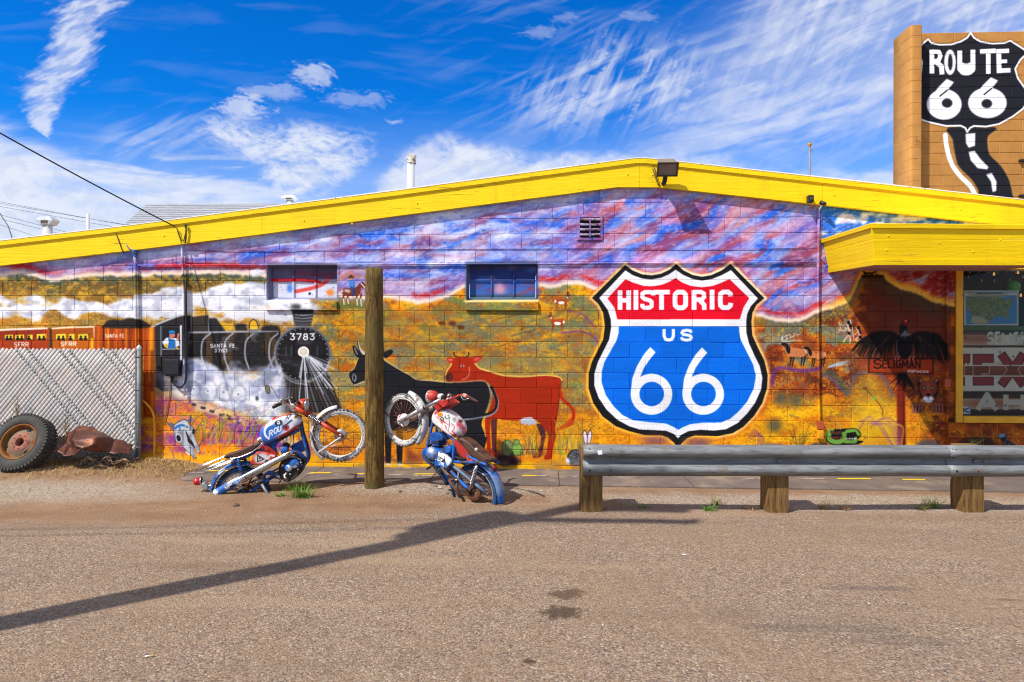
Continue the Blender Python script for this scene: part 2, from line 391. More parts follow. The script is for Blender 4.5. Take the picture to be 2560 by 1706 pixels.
def mat(name, col, rough=.6, metal=0.0, var=.12, vscale=12, bump=.0, bscale=60, col2=None, mask=(.5, .62), mscale=6, spec=.4, coat=0.0):
    """Paint, metal, wood...: colour with uneven wear (col2 shows in patches) and fine relief."""
    m = bpy.data.materials.new(name); m.use_nodes = True; nt = m.node_tree; p = nt.nodes['Principled BSDF']
    tc = N(nt, 'ShaderNodeTexCoord'); n1 = N(nt, 'ShaderNodeTexNoise', i_Scale=vscale, i_Detail=5); nt.links.new(tc.outputs[3], n1.inputs[0])
    dark = tuple(q * (1 - var) for q in col); lite = tuple(min(q * (1 + var), 1) for q in col)
    c = mixc(nt, smooth_node(nt, n1.outputs[0], .3, .7), dark, lite)
    if col2:
        n2 = N(nt, 'ShaderNodeTexNoise', i_Scale=mscale, i_Detail=8, i_Roughness=.65); nt.links.new(tc.outputs[3], n2.inputs[0])
        k = smooth_node(nt, n2.outputs[0], *mask); c = mixc(nt, k, c, col2)
    nt.links.new(c, p.inputs['Base Color'])
    p.inputs['Metallic'].default_value = metal; p.inputs['Specular IOR Level'].default_value = spec; p.inputs['Coat Weight'].default_value = coat
    rr = N(nt, 'ShaderNodeMapRange'); nt.links.new(n1.outputs[0], rr.inputs[0]); rr.inputs[3].default_value = max(rough - .1, .03); rr.inputs[4].default_value = min(rough + .1, 1); nt.links.new(rr.outputs[0], p.inputs['Roughness'])
    if bump:
        n3 = N(nt, 'ShaderNodeTexNoise', i_Scale=bscale, i_Detail=4); nt.links.new(tc.outputs[3], n3.inputs[0])
        b = N(nt, 'ShaderNodeBump', i_Strength=bump, i_Distance=.01); nt.links.new(n3.outputs[0], b.inputs['Height']); nt.links.new(b.outputs[0], p.inputs['Normal'])
    return m

def print_mat(name, img, fx, fz, rough=.6, bump=0.0, bscale=70, axes=(0, 2), world=True, clip=False, spec=.35, coat=0.0):
    """Flat print laid on a surface by its own position: u = fx0 + fx1*x, v likewise."""
    m = bpy.data.materials.new(name); m.use_nodes = True; nt = m.node_tree; p = nt.nodes['Principled BSDF']
    if world: g = N(nt, 'ShaderNodeNewGeometry').outputs['Position']
    else: g = N(nt, 'ShaderNodeTexCoord').outputs[3]
    s_ = N(nt, 'ShaderNodeSeparateXYZ'); nt.links.new(g, s_.inputs[0]); cb = N(nt, 'ShaderNodeCombineXYZ')
    nt.links.new(M_(nt, 'MULTIPLY_ADD', s_.outputs[axes[0]], fx[1], fx[0]), cb.inputs[0]); nt.links.new(M_(nt, 'MULTIPLY_ADD', s_.outputs[axes[1]], fz[1], fz[0]), cb.inputs[1])
    t = N(nt, 'ShaderNodeTexImage'); t.image = img; t.extension = 'EXTEND'; t.interpolation = 'Cubic'; wire(nt, cb, t)
    nt.links.new(t.outputs[0], p.inputs['Base Color']); p.inputs['Roughness'].default_value = rough; p.inputs['Specular IOR Level'].default_value = spec; p.inputs['Coat Weight'].default_value = coat
    if bump:
        n3 = N(nt, 'ShaderNodeTexNoise', i_Scale=bscale, i_Detail=5, i_Roughness=.7); nt.links.new(g, n3.inputs[0])
        n4 = N(nt, 'ShaderNodeTexNoise', i_Scale=bscale * .2, i_Detail=3); nt.links.new(g, n4.inputs[0])
        hh = M_(nt, 'ADD', n3.outputs[0], M_(nt, 'MULTIPLY', n4.outputs[0], .8))
        b = N(nt, 'ShaderNodeBump', i_Strength=bump, i_Distance=.012); nt.links.new(hh, b.inputs['Height']); nt.links.new(b.outputs[0], p.inputs['Normal'])
    return m

def board_paint(name, col):
    m = bpy.data.materials.new(name); m.use_nodes = True; nt = m.node_tree; p = nt.nodes['Principled BSDF']; g = N(nt, 'ShaderNodeNewGeometry').outputs['Position']
    def nz(sc, det, sx=1, sy=1, sz=1, rough=.6, dist=0):
        mp = N(nt, 'ShaderNodeMapping'); mp.inputs['Scale'].default_value = (sx, sy, sz); nt.links.new(g, mp.inputs[0]); n = N(nt, 'ShaderNodeTexNoise', i_Scale=sc, i_Detail=det, i_Roughness=rough, i_Distortion=dist); wire(nt, mp, n); return n.outputs[0]
    grain = nz(1.0, 6, 2.2, 3, 38, .65, .6); blot = nz(1.4, 5); crack = nz(1.0, 5, 3.2, 4, 60, .6, .8); where = nz(.9, 3); chip = nz(16, 5, 1, 1, 1.6, .7)
    c = mixc(nt, smooth_node(nt, blot, .35, .7), col, tuple(q * k for q, k in zip(col, (.93, .90, .8)))); c = mixc(nt, M_(nt, 'MULTIPLY', smooth_node(nt, grain, .56, .72), .35), c, tuple(q * k for q, k in zip(col, (.80, .72, .9))))
    ck = M_(nt, 'MULTIPLY', smooth_node(nt, crack, .63, .67), smooth_node(nt, where, .44, .6)); c = mixc(nt, M_(nt, 'MULTIPLY', ck, .8), c, srgb(110, 76, 12)); c = mixc(nt, M_(nt, 'MULTIPLY', smooth_node(nt, chip, .72, .75), .8), c, srgb(120, 92, 50))
    dirt = M_(nt, 'MULTIPLY', smooth_node(nt, nz(1, 4, 5, 5, .7), .55, .75), .16); c = mixc(nt, dirt, c, srgb(140, 110, 30))
    nt.links.new(c, p.inputs['Base Color']); p.inputs['Roughness'].default_value = .5; p.inputs['Specular IOR Level'].default_value = .25
    hh = M_(nt, 'SUBTRACT', M_(nt, 'MULTIPLY', grain, .8), M_(nt, 'MULTIPLY', ck, .8)); b = N(nt, 'ShaderNodeBump', i_Strength=.55, i_Distance=.012); nt.links.new(hh, b.inputs['Height']); nt.links.new(b.outputs[0], p.inputs['Normal'])
    return m
YELLOW = board_paint('yellow gloss paint on boards', srgb(248, 210, 2))
DARKM = mat('dark bronze metal', srgb(74, 64, 54), .5, .3, .2, 20)
BLACK = mat('black rubber', srgb(30, 30, 31), .7, 0, .2, 30)
CHROME = mat('worn chrome', (.52, .52, .52), .24, 1.0, .16, 20, .08, 60, srgb(104, 78, 60), (.56, .66), 10)
RUST = mat('rust', srgb(122, 66, 38), .9, 0, .3, 14, .5, 40, srgb(80, 42, 30), (.45, .6), 7)
GALV = mat('weathered galvanised steel', srgb(128, 129, 128), .62, .25, .16, 7, .12, 40, srgb(108, 105, 100), (.42, .7), 3.2)
WHITEM = mat('white painted sheet metal', srgb(200, 199, 196), .5, 0, .06, 10, .1, 20, srgb(176, 170, 160), (.6, .7), 8)

def grain_mat(name, cols, scale, streak, rough=.85, metal=0.0, bump=.5, spec=.15):
    """Directional grain: three colours mixed by noise drawn out along one axis."""
    m = bpy.data.materials.new(name); m.use_nodes = True; nt = m.node_tree; p = nt.nodes['Principled BSDF']; tc = N(nt, 'ShaderNodeTexCoord')
    mp = N(nt, 'ShaderNodeMapping'); mp.inputs['Scale'].default_value = streak; nt.links.new(tc.outputs[3], mp.inputs[0])
    a = N(nt, 'ShaderNodeTexNoise', i_Scale=scale, i_Detail=6, i_Roughness=.65, i_Distortion=.6); wire(nt, mp, a); b = N(nt, 'ShaderNodeTexNoise', i_Scale=scale * 4, i_Detail=5); wire(nt, mp, b); d = N(nt, 'ShaderNodeTexNoise', i_Scale=4, i_Detail=6, i_Roughness=.7); nt.links.new(tc.outputs[3], d.inputs[0])
    c = mixc(nt, smooth_node(nt, a.outputs[0], .34, .64), cols[0], cols[1]); c = mixc(nt, M_(nt, 'MULTIPLY', smooth_node(nt, b.outputs[0], .54, .68), .7), c, cols[2]); c = mixc(nt, M_(nt, 'MULTIPLY', smooth_node(nt, d.outputs[0], .58, .7), .7), c, cols[3])
    nt.links.new(c, p.inputs['Base Color']); p.inputs['Roughness'].default_value = rough; p.inputs['Metallic'].default_value = metal; p.inputs['Specular IOR Level'].default_value = spec
    bp = N(nt, 'ShaderNodeBump', i_Strength=bump, i_Distance=.008); nt.links.new(b.outputs[0], bp.inputs['Height']); nt.links.new(bp.outputs[0], p.inputs['Normal']); return m
RAILM = grain_mat('weathered rail steel', (srgb(108, 109, 108), srgb(138, 139, 138), srgb(90, 90, 88), srgb(116, 103, 90)), 1.2, (1.2, 9, 9), .58, .3, .12, .3)
# ------------------------------------------------------------------ the painted wall
MX0, MX1, MZ0, MZ1, MPPM = -7.75, 7.3, -0.1, 3.95, 160.0

def wall_xz(px, py, Y=0.0):
    dx, dy = px - CX, py - CY
    xx, yy = dx + RHO * dy, dy - RHO * dx
    u, v = xx / FPX, -yy / FPX
    t = (Y - CAM[1]) / (math.cos(TH) + u * math.sin(TH))
    return CAM[0] + t * (-math.sin(TH) + u * math.cos(TH)), CAM[2] + t * v

def mural_px(px, py):
    X, Z = wall_xz(px, py); return (X - MX0) * MPPM, (MZ1 - Z) * MPPM

def lerp(a, b, t):
    return a * (1 - t[..., None]) + b * t[..., None]

def C(*c): return np.array(c, np.float32) / 255

def paint_mural():
    w, h = int((MX1 - MX0) * MPPM), int((MZ1 - MZ0) * MPPM)
    c = Canvas(w, h, mural_px, MPPM / 188.5)
    rnd = random.Random(11)
    def coords(gx, gy):
        X = gx / MPPM + MX0; Z = MZ1 - gy / MPPM
        dX, dY, dZ = X - CAM[0], -CAM[1], Z - CAM[2]
        dep = -dX * math.sin(TH) + dY * math.cos(TH); rt = dX * math.cos(TH) + dY * math.sin(TH)
        xx = rt / dep * FPX; yy = -dZ / dep * FPX
        return CX + xx - RHO * yy, CY + yy + RHO * xx
    fx, fy = coords(*np.meshgrid(np.arange(w, dtype=np.float32) + .5, np.arange(h, dtype=np.float32) + .5))
    x, y = coords(*np.meshgrid(np.arange(w // 2, dtype=np.float32) * 2 + 1, np.arange(h // 2, dtype=np.float32) * 2 + 1))   # washes at half size
    # ---- sky
    rx = [0, 40, 90, 105, 130, 145, 170, 230, 300, 400, 520, 640, 700, 830, 900, 960, 1000, 1040, 1085, 1120, 1160, 1250, 1349, 1388, 1416, 1455, 1491, 1700, 1884, 1930, 1980, 2013, 2046, 2079, 2112, 2125, 2139, 2149, 2157, 2202, 2245, 2295, 2328, 2371, 2400, 2600]
    ry = [694, 688, 692, 699, 705, 706, 697, 692, 693, 690, 686, 690, 700, 742, 748, 747, 752, 760, 757, 745, 718, 720, 718, 722, 713, 714, 727, 760, 792, 802, 807, 800, 782, 774, 761, 753, 723, 700, 690, 692, 719, 736, 756, 766, 770, 770]
    ridge = np.interp(x, rx, ry) + (fbm(x / 22, y * 0, 5, 3) - .5) * 9
    wx = x + 26 * (fbm(x / 70, y / 50, 71, 2) - .5); wy = y + 34 * (fbm(x / 90, y / 60, 72, 2) - .5)
    right = sstep(1200, 1600, x)
    def streak(sd, la=120, lc=22, o=3):
        n = []
        for a_ in (.12, .5):
            al = wx * math.cos(a_) - wy * math.sin(a_); ac = wx * math.sin(a_) + wy * math.cos(a_)
            n.append(fbm(al / la, ac / lc, sd, o))
        return n[0] * (1 - right) + n[1] * right
    sky = lerp(C(158, 180, 238), C(112, 128, 212), sstep(.36, .6, streak(1, 80, 26)))
    sky = lerp(sky, C(126, 96, 180), sstep(.47, .62, streak(2, 90, 28)) * (.28 + .55 * right))
    sky = lerp(sky, C(196, 136, 188), sstep(.46, .62, streak(9, 80, 24)) * (.1 + .75 * right))
    sky = lerp(sky, C(34, 96, 216), sstep(.48, .70, streak(3, 60, 24)) * .9)
    sky = lerp(sky, C(146, 60, 96), sstep(.49, .70, streak(4, 72, 17)) * (.66 + .12 * right))
    sky = lerp(sky, C(200, 80, 72), sstep(.54, .76, streak(5, 60, 15)) * (.4 + .3 * right))
    sky = lerp(sky, C(232, 230, 246), sstep(.44, .74, streak(6, 90, 24)) * (.85 - .45 * right))
    top = np.interp(x, [0, 330, 1320, 1640, 2050, 2560], [690, 650, 505, 475, 510, 560])
    sky = lerp(sky, C(185, 205, 240), (1 - sstep(0, 26, y - top)) * .4)
    tr = sstep(2040, 2060, x) * (1 - sstep(600, 640, y)); sky = lerp(sky, lerp(C(226, 236, 248), C(30, 104, 222), sstep(.45, .6, fbm(x / 40, y / 24, 62, 3))), tr * .9)
    sky *= (1 + .12 * (fbm(x / 5, y / 4, 44, 2) - .5))[..., None]
    up = ridge - y
    sky = lerp(sky, C(150, 80, 130), (1 - sstep(15, 60, up)) * .45)
    sky = lerp(sky, C(205, 45, 48), np.exp(-((up - 17 - 8 * fbm(x / 40, y / 30, 8, 2)) / 7) ** 2) * sstep(.33, .5, fbm(x / 70, y / 50, 12, 2)))
    sky = lerp(sky, C(252, 228, 196), np.exp(-((up - 5) / 8) ** 2) * .95)
    glow = (sstep(2020, 2130, x)) * np.exp(-((up - 10) / 14) ** 2)
    sky = lerp(sky, C(248, 186, 40), glow * .9)
    pinkr = sstep(2200, 2260, x) * sstep(590, 630, y)
    sky = lerp(sky, C(150, 40, 34), pinkr * sstep(.4, .55, streak(31, 90, 16)) * sstep(8, 30, up))
    sky = lerp(sky, C(200, 120, 130), pinkr * (1 - sstep(655, 690, y)) * .8)
    # ---- land
    dn = y - ridge
    mot = fbm((x + y * .6) / 60, (y - x * .25) / 24, 21, 4); mot2 = fbm((x - y * .5) / 80, y / 26, 22, 4)
    sp = fbm(x / 4.0, y / 4.0, 23, 2); sp2 = fbm(x / 6.5, y / 5.0, 24, 2)
    land = lerp(C(240, 162, 14), C(226, 116, 12), sstep(.36, .52, mot2 + .25 * (sp - .5)))
    land = lerp(land, C(150, 72, 22), sstep(.43, .53, mot + .35 * (sp2 - .5)) * .75)
    land = lerp(land, C(118, 122, 100), sstep(.5, .57, fbm((x + y) / 70, (y - x * .2) / 22, 25, 4) + .4 * (sp - .5)) * (1 - sstep(990, 1060, y)) * .95)
    land = lerp(land, C(112, 136, 52), sstep(.58, .66, fbm(x / 60, y / 26, 26, 3) + .3 * (sp2 - .5)) * (1 - sstep(960, 1020, y)) * .6)
    land = lerp(land, C(246, 176, 18), sstep(.53, .65, fbm(x / 40, y / 16, 28, 3) + .3 * (sp - .5)) * .8)
    ylow = sstep(1010, 1075, y); land = lerp(land, C(240, 164, 14), ylow * (.55 + .3 * sp2))
    midd = sstep(1690, 1500, x) * sstep(860, 905, y) * (1 - sstep(1000, 1060, y))
    land = lerp(land, C(138, 128, 82), midd * sstep(.42, .55, fbm(x / 60, y / 40, 29, 3) + .5 * (sp - .5)) * .75)
    # behind the train: dark wooded band, then dry ochre
    lft = 1 - sstep(720, 800, x)
    och = lerp(C(202, 152, 58), C(150, 104, 40), sstep(.42, .62, mot + .2 * (sp - .5)))
    och = lerp(och, C(88, 78, 44), (1 - sstep(28, 62, dn + 26 * (mot2 - .5))) * (.6 + .4 * sp))
    och = lerp(och, C(60, 84, 74), (1 - sstep(6, 26, dn)) * .7)
    och = lerp(och, C(206, 160, 50), sstep(.56, .66, fbm(x / 16, y / 10, 33, 3)) * (1 - sstep(60, 90, dn)) * .8)
    land = lerp(land, och, lft)
    # dusk side on the right: rust earth, yellow plain below
    rg = sstep(1850, 1930, x + 25 * (mot - .5))
    rust = lerp(C(158, 62, 24), C(104, 40, 22), sstep(.4, .6, fbm(x / 70, y / 50, 41, 4)))
    rust = lerp(rust, C(214, 110, 20), sstep(.5, .6, fbm(x / 26, y / 16, 42, 4) + .4 * (sp - .5)) * .8 * (1 - sstep(2130, 2200, x) * (1 - sstep(830, 900, y))))
    rust = lerp(rust, C(112, 134, 122), sstep(.57, .63, fbm(x / 36, y / 26, 43, 3) + .2 * (sp - .5)) * .8 * (1 - sstep(900, 960, y)) * (1 - sstep(2120, 2200, x)))
    rust = lerp(rust, C(84, 96, 76), (1 - sstep(8, 40, dn)) * .7 * (1 - sstep(2140, 2200, x)))
    yl = sstep(985, 1035, y + 60 * (mot2 - .5)) * (1 - sstep(2270, 2350, x))
    yl = np.maximum(yl, sstep(1130, 1165, y + 0) * 0)
    rust = lerp(rust, lerp(C(240, 178, 16), C(214, 126, 14), sstep(.45, .6, mot + .4 * (sp - .5))), yl)
    land = lerp(land, rust, rg)
    dark = sstep(2145, 2215, x) * (1 - sstep(2330, 2370, x) * .3) * (1 - sstep(880, 950, y))
    land = lerp(land, C(104, 42, 30), dark * .9)
    land = lerp(land, C(66, 70, 54), dark * (1 - sstep(0, 70, dn)) * .7)
    far = sstep(2355, 2385, x) * sstep(770, 800, y)
    land = lerp(land, lerp(C(120, 52, 22), C(176, 84, 20), sstep(.45, .62, mot)), far)
    land *= (1 + .16 * (sp - .5))[..., None]
    bg = lerp(sky, land, sstep(-2.5, 2.5, dn + (sp - .5) * 7))
    # ---- foreground on the left: sand turning to purple brush
    fg = (1 - sstep(800, 960, x)) * sstep(0, 24, y - np.interp(x, [0, 370, 460, 560, 640, 760, 860, 930], [975, 975, 985, 1005, 1045, 1090, 1130, 1165]))
    f = lerp(C(240, 165, 20), C(232, 128, 30), sstep(.4, .6, fbm(x / 50, y / 30, 51, 3)))
    f = lerp(f, C(182, 84, 140), sstep(.47, .6, fbm(x / 46, y / 22, 52, 4) + .15 * sstep(440, 700, x)) * .72)
    f = lerp(f, C(126, 48, 178), sstep(.56, .64, fbm(x / 30, y / 18, 53, 4) + .05) * .7)
    f = lerp(f, C(222, 100, 60), sstep(.55, .66, fbm(x / 20, y / 14, 54, 3)) * .6)
    f = lerp(f, C(242, 172, 18), sstep(1122, 1142, y + 12 * (sp2 - .5)))
    bg = lerp(bg, f, fg)
    fg2 = sstep(790, 830, x) * (1 - sstep(1330, 1400, x)) * sstep(1080, 1128, y + 22 * (mot - .5))
    f2 = lerp(C(232, 130, 16), C(120, 52, 60), sstep(.42, .55, fbm(x / 60, y / 14, 55, 4)))
    bg = lerp(bg, f2, fg2 * (.75 + .2 * sp)); bg = lerp(bg, C(240, 176, 20), fg2 * sstep(1150, 1160, y + 8 * (sp2 - .5)))

    # ---- smoke trailing back from the engine
    sm = (fbm(x / 46, y / 22, 81, 4)); sm2 = fbm(x / 20, y / 14, 82, 3)
    mid = np.interp(x, [-50, 200, 380, 480, 560, 640, 700, 790], [772, 770, 764, 762, 750, 738, 752, 770])
    hw = np.interp(x, [-50, 200, 380, 470, 560, 640, 720, 800], [24, 22, 28, 38, 58, 66, 52, 8])
    k = sstep(-.34, .2, 1 - np.abs(y - mid) / hw + (sm - .5) * 2.2 - .22) * (1 - sstep(770, 830, x))
    puff = lerp(C(238, 238, 244), C(172, 176, 196), sstep(.46, .66, sm2) * .75)
    bg = lerp(bg, puff, k * .97); smk = k
    k = sstep(300, 420, x) * (1 - sstep(700, 800, x)) * np.exp(-((y - 795) / 20) ** 2) * sstep(.4, .6, sm)
    bg = lerp(bg, C(225, 222, 226), k * .8)

    def up2(m):
        m = np.repeat(np.repeat(m, 2, 0), 2, 1); m = np.pad(m, ((0, h - m.shape[0]), (0, w - m.shape[1]), (0, 0)), mode='edge')
        return blur(m, 1)
    c.a[:] = up2(bg)
    x, y = fx, fy
    # sponge and dry-brush grain over the land, finer than the washes
    rd = np.interp(x, rx, ry); lm = sstep(2, 10, y - rd) * (1 - sstep(1120, 1150, y)) * .85 * (1 - up2(smk[..., None])[..., 0]) * (1 - .85 * sstep(2120, 2170, x) * (1 - sstep(900, 950, y)))
    g1 = fbm(x / 3.2, y / 2.6, 131, 2); g2 = fbm((x + y) / 5.5, (y - x * .4) / 3.0, 133, 3); g3 = fbm(x / 34, y / 18, 135, 3)
    c.a[:] = lerp(c.a, C(96, 74, 40), lm * sstep(.56, .66, .6 * g1 + .4 * g3) * .5)
    c.a[:] = lerp(c.a, C(86, 104, 96), lm * sstep(.55, .64, .5 * g2 + .5 * fbm(x / 50, y / 20, 137, 3)) * .55 * (1 - sstep(2150, 2250, x)) * (1 - sstep(1040, 1080, y)))
    c.a[:] = lerp(c.a, C(190, 84, 16), lm * sstep(.55, .64, .55 * g2 + .45 * fbm(x / 28, y / 16, 139, 3)) * .45)
    c.a[:] = lerp(c.a, C(250, 184, 26), lm * sstep(.57, .66, .6 * fbm(x / 3.6, y / 3.0, 141, 2) + .4 * fbm(x / 36, y / 16, 143, 3)) * .5 * (1 - sstep(2160, 2240, x) * (1 - sstep(930, 980, y))))
    ol = lm * sstep(900, 980, x) * (1 - sstep(1500, 1560, x)) * sstep(745, 790, y) * (1 - sstep(985, 1050, y)); c.a[:] = lerp(c.a, C(122, 112, 66), ol * (.18 + .4 * sstep(.42, .6, fbm((x + y * .4) / 44, (y - x * .2) / 13, 151, 4))))
    sk_m = sstep(4, 14, rd - y); gs = fbm((x - y * .5) / 12, (y + x * .35) / 4.5, 145, 3)
    c.a[:] = lerp(c.a, C(226, 214, 240), sk_m * sstep(.52, .7, gs) * .34); c.a[:] = lerp(c.a, C(92, 60, 130), sk_m * sstep(.58, .7, fbm((x - y * .5) / 14, (y + x * .35) / 5, 147, 3)) * .22)
    def brush(n, xr, yr, ln, cols, w=2.2, lean=(-.5, .5), curl=.5, alpha=.8):
        for _ in range(n):
            x0 = rnd.uniform(*xr); y0 = rnd.uniform(*yr); L = rnd.uniform(*ln); a = rnd.uniform(*lean); k = rnd.uniform(-curl, curl)
            P = [(x0, y0), (x0 + a * L * .4, y0 - L * .5), (x0 + (a + k) * L, y0 - L * (1 - abs(k) * .4))]
            c.line(P, w, rnd.choice(cols), .8, 4, alpha, w2=.5)
    def scruff(n, xr, yr, size, cols, ratio=.35, alpha=.5):
        for _ in range(n):
            cx, cy = rnd.uniform(*xr), rnd.uniform(*yr); s = rnd.uniform(*size)
            c.ell((cx, cy), s, s * ratio, rnd.choice(cols), s * .3, rnd.uniform(-.5, .3), alpha * rnd.uniform(.5, 1), 12)
    c.t = lambda p: p; c.k = 1.0
    scruff(150, (960, 1480), (770, 910), (6, 20), [(235, 120, 10), (250, 190, 20), (122, 128, 104), (150, 70, 24), (96, 116, 60), (160, 90, 40)], .3, .55)
    scruff(70, (760, 935), (770, 880), (6, 18), [(235, 140, 10), (190, 100, 20), (122, 108, 70), (120, 56, 24), (100, 116, 80)], .35, .55)
    # ---- carriages
    c.zoom(0, 800, 3.676)
    c.poly([(-60, 95), (450, 80), (450, 300), (-60, 300)], (176, 62, 20))
    c.poly([(-60, 95), (400, 82), (400, 185), (-60, 185)], (140, 44, 20), 6)
    c.line([(-60, 98), (120, 88), (430, 78)], 18, (240, 226, 204), 6)
    c.poly([(455, 80), (482, 80), (482, 300), (455, 300)], (66, 40, 26), 4)
    c.poly([(482, 78), (860, 62), (865, 300), (482, 300)], (196, 96, 18))
    c.poly([(482, 92), (850, 76), (850, 185), (482, 185)], (168, 78, 18), 4)
    c.line([(480, 80), (640, 70), (866, 64), (868, 150)], 14, (244, 226, 190), 5)
    c.line([(845, 180), (845, 300)], 26, (244, 180, 30), 8)
    for x0, x1 in ((45, 118), (140, 222), (252, 300), (338, 425), (515, 605), (632, 688), (718, 810)):
        up_ = 140 if x0 > 330 else 148
        c.poly([(x0, up_ - 8), (x1, up_ - 12), (x1, 180), (x0, 182)], (236, 208, 50), 1)
        for q in range(2 if x1 - x0 > 60 else 1):
            hx = x0 + (x1 - x0) * (.28 + .45 * q); c.ell((hx, 155), 10, 11, (36, 28, 22), 1); c.ell((hx, 177), 18, 13, (36, 28, 22), 1)
    c.text('SFRR', 132, 262, 208, 246, 9, (236, 214, 200), .3, 1); c.text('SFRR', 562, 700, 204, 240, 10, (240, 220, 196), .3, 1)
    c.poly([(868, 62), (1000, 52), (1370, 40), (1420, 60), (1425, 900), (1320, 900), (1320, 300), (868, 300)], (180, 72, 16), 3)
    for i in range(26):
        xx0 = rnd.uniform(890, 1400); c.line([(xx0, 60), (xx0 + rnd.uniform(-8, 8), 290 if xx0 < 1310 else 860)], rnd.uniform(8, 30), rnd.choice([(222, 104, 10), (236, 134, 20), (128, 46, 16), (110, 40, 16), (206, 88, 14)]), 8, 0, .6)
    c.line([(955, 60), (955, 290)], 16, (96, 44, 20), 5); c.line([(1385, 80), (1385, 560)], 34, (238, 160, 20), 14, 0, .8)
    c.line([(1400, 300), (1395, 640)], 40, (120, 52, 20), 12, 0, .8)
    c.text('SANTA FE', 968, 1138, 132, 163, 7, (226, 206, 190), .3, 1)
    c.zoom(0, 400, 3.676)
    c.poly([(955, 1520), (975, 1490), (1040, 1465), (1110, 1475), (1190, 1455), (1290, 1470), (1350, 1500), (1360, 1545), (960, 1545)], (38, 34, 32), 5, 3)
    # ---- cab
    c.zoom(0, 800, 3.676)
    c.poly([(1420, 60), (1500, 20), (1650, -30), (1760, -40), (1760, 560), (1700, 640), (1500, 660), (1430, 620)], (42, 38, 38), 5)
    c.poly([(1490, 75), (1655, 70), (1655, 265), (1490, 265)], (30, 30, 34), 3)
    c.line([(1400, 62), (1470, 30), (1650, -42)], 16, (178, 184, 200), 5); c.line([(1480, 60), (1480, 330)], 16, (128, 136, 150), 5, 0, .8)
    c.line([(1662, 55), (1664, 420)], 18, (216, 220, 230), 4); c.line([(1722, 20), (1724, 500)], 22, (120, 122, 130), 9, 0, .8)
    c.line([(1490, 270), (1660, 268)], 9, (170, 172, 180), 3)
    # engineer
    c.poly([(1490, 205), (1530, 165), (1590, 165), (1640, 175), (1650, 235), (1600, 262), (1540, 262), (1510, 240)], (232, 234, 240), 2)
    c.poly([(1545, 165), (1610, 190), (1612, 262), (1540, 262), (1550, 205)], (40, 108, 178), 2); c.line([(1552, 160), (1560, 205)], 12, (40, 108, 178)); c.line([(1600, 180), (1604, 210)], 9, (40, 108, 178))
    c.ell((1583, 142), 26, 34, (204, 112, 96), 2); c.ell((1580, 112), 30, 15, (40, 120, 190), 2); c.ell((1578, 125), 28, 7, (30, 90, 150), 1)
    c.ell((1598, 160), 10, 4, (120, 40, 40), 1); c.line([(1630, 185), (1636, 150), (1640, 130)], 17, (214, 120, 104), 2); c.ell((1525, 238), 18, 17, (222, 178, 40), 2); c.ell((1628, 262), 14, 9, (222, 178, 40), 2)
    # ---- boiler
    c.zoom(440, 600, 3.676)
    c.poly([(285, 720), (370, 720), (460, 850), (290, 850)], (38, 36, 38), 5); c.poly([(95, 715), (300, 690), (300, 850), (95, 850)], (52, 46, 42), 6)
    for q in (140, 300): c.line([(q, 700), (q, 850)], 10, (150, 152, 160), 4, 0, .7)
    c.poly([(390, 745), (480, 770), (530, 760), (520, 830), (470, 845)], (204, 158, 40), 6)
    c.poly([(100, 850), (960, 838), (960, 1205), (110, 1205)], (34, 31, 31), 4)
    bx, bm = c.mask([(100, 850), (960, 838), (960, 1205), (110, 1205)], 2)
    gx2, gy2 = c.grid(bx); v = fbm(gx2 / 14, gy2 / 60, 91, 4); c.put(bx, bm * sstep(.5, .68, v), (86, 62, 34), .7); c.put(bx, bm * sstep(.56, .7, fbm(gx2 / 30, gy2 / 20, 92, 3)), (96, 96, 104), .5)
    c.line([(120, 852), (400, 848), (940, 838)], 16, (176, 180, 192), 7, 0, .85); c.line([(115, 930), (940, 925)], 6, (120, 116, 110), 3, 0, .5)
    for q in (240, 450, 640, 862):
        c.line([(q + 75, 860), (q + 10, 920), (q - 6, 1000), (q - 2, 1090), (q + 36, 1195)], 15, (168, 172, 182), 6, 4, .85)
    c.line([(108, 860), (100, 1200)], 22, (108, 110, 118), 9, 0, .8)
    for _ in range(60): c.ell((rnd.uniform(130, 880), rnd.uniform(870, 1150)), 3, 3, (190, 190, 196), 1, 0, .6, 8)
    c.text('SANTA FE', 318, 540, 958, 990, 6.5, (226, 226, 230), .3, 1, False); c.text('3783', 355, 470, 1004, 1032, 6, (226, 226, 230), .35, 1, False)
    # domes and bell
    c.poly([(540, 790), (560, 770), (640, 775), (660, 835), (545, 835)], (40, 38, 40), 5); c.poly([(790, 800), (830, 785), (930, 790), (960, 838), (780, 838)], (36, 34, 36), 5)
    c.ell((715, 800), 52, 76, (110, 112, 120), 10, 0, .7); c.poly([(672, 810), (682, 765), (700, 742), (725, 742), (742, 768), (752, 812)], (226, 172, 30), 2, 3); c.ell((712, 812), 44, 9, (240, 200, 60), 1); c.line([(670, 812), (682, 755), (714, 733), (745, 760), (757, 812)], 7, (34, 32, 34), 2, 4)
    # stack
    c.poly([(1060, 640), (1270, 640), (1240, 790), (1095, 790)], (52, 50, 54), 5)
    c.ell((1110, 615), 50, 24, (40, 38, 42), 14, 0, .9)
    for q, g in ((685, 170), (715, 140), (742, 120), (770, 90)): c.line([(1072 + (q - 640) * .2, q), (1165, q + 8), (1262 - (q - 640) * .2, q)], 9, (g, g, g + 8), 4, 3, .85)
    # smokebox
    c.ell((1165, 1052), 264, 264, (104, 106, 116), 6); c.ell((1165, 1050), 242, 242, (28, 26, 28), 6)
    bx, bm = c.mask([(1165 + 236 * math.cos(t), 1050 + 236 * math.sin(t)) for t in np.linspace(0, 6.28, 40)], 3)
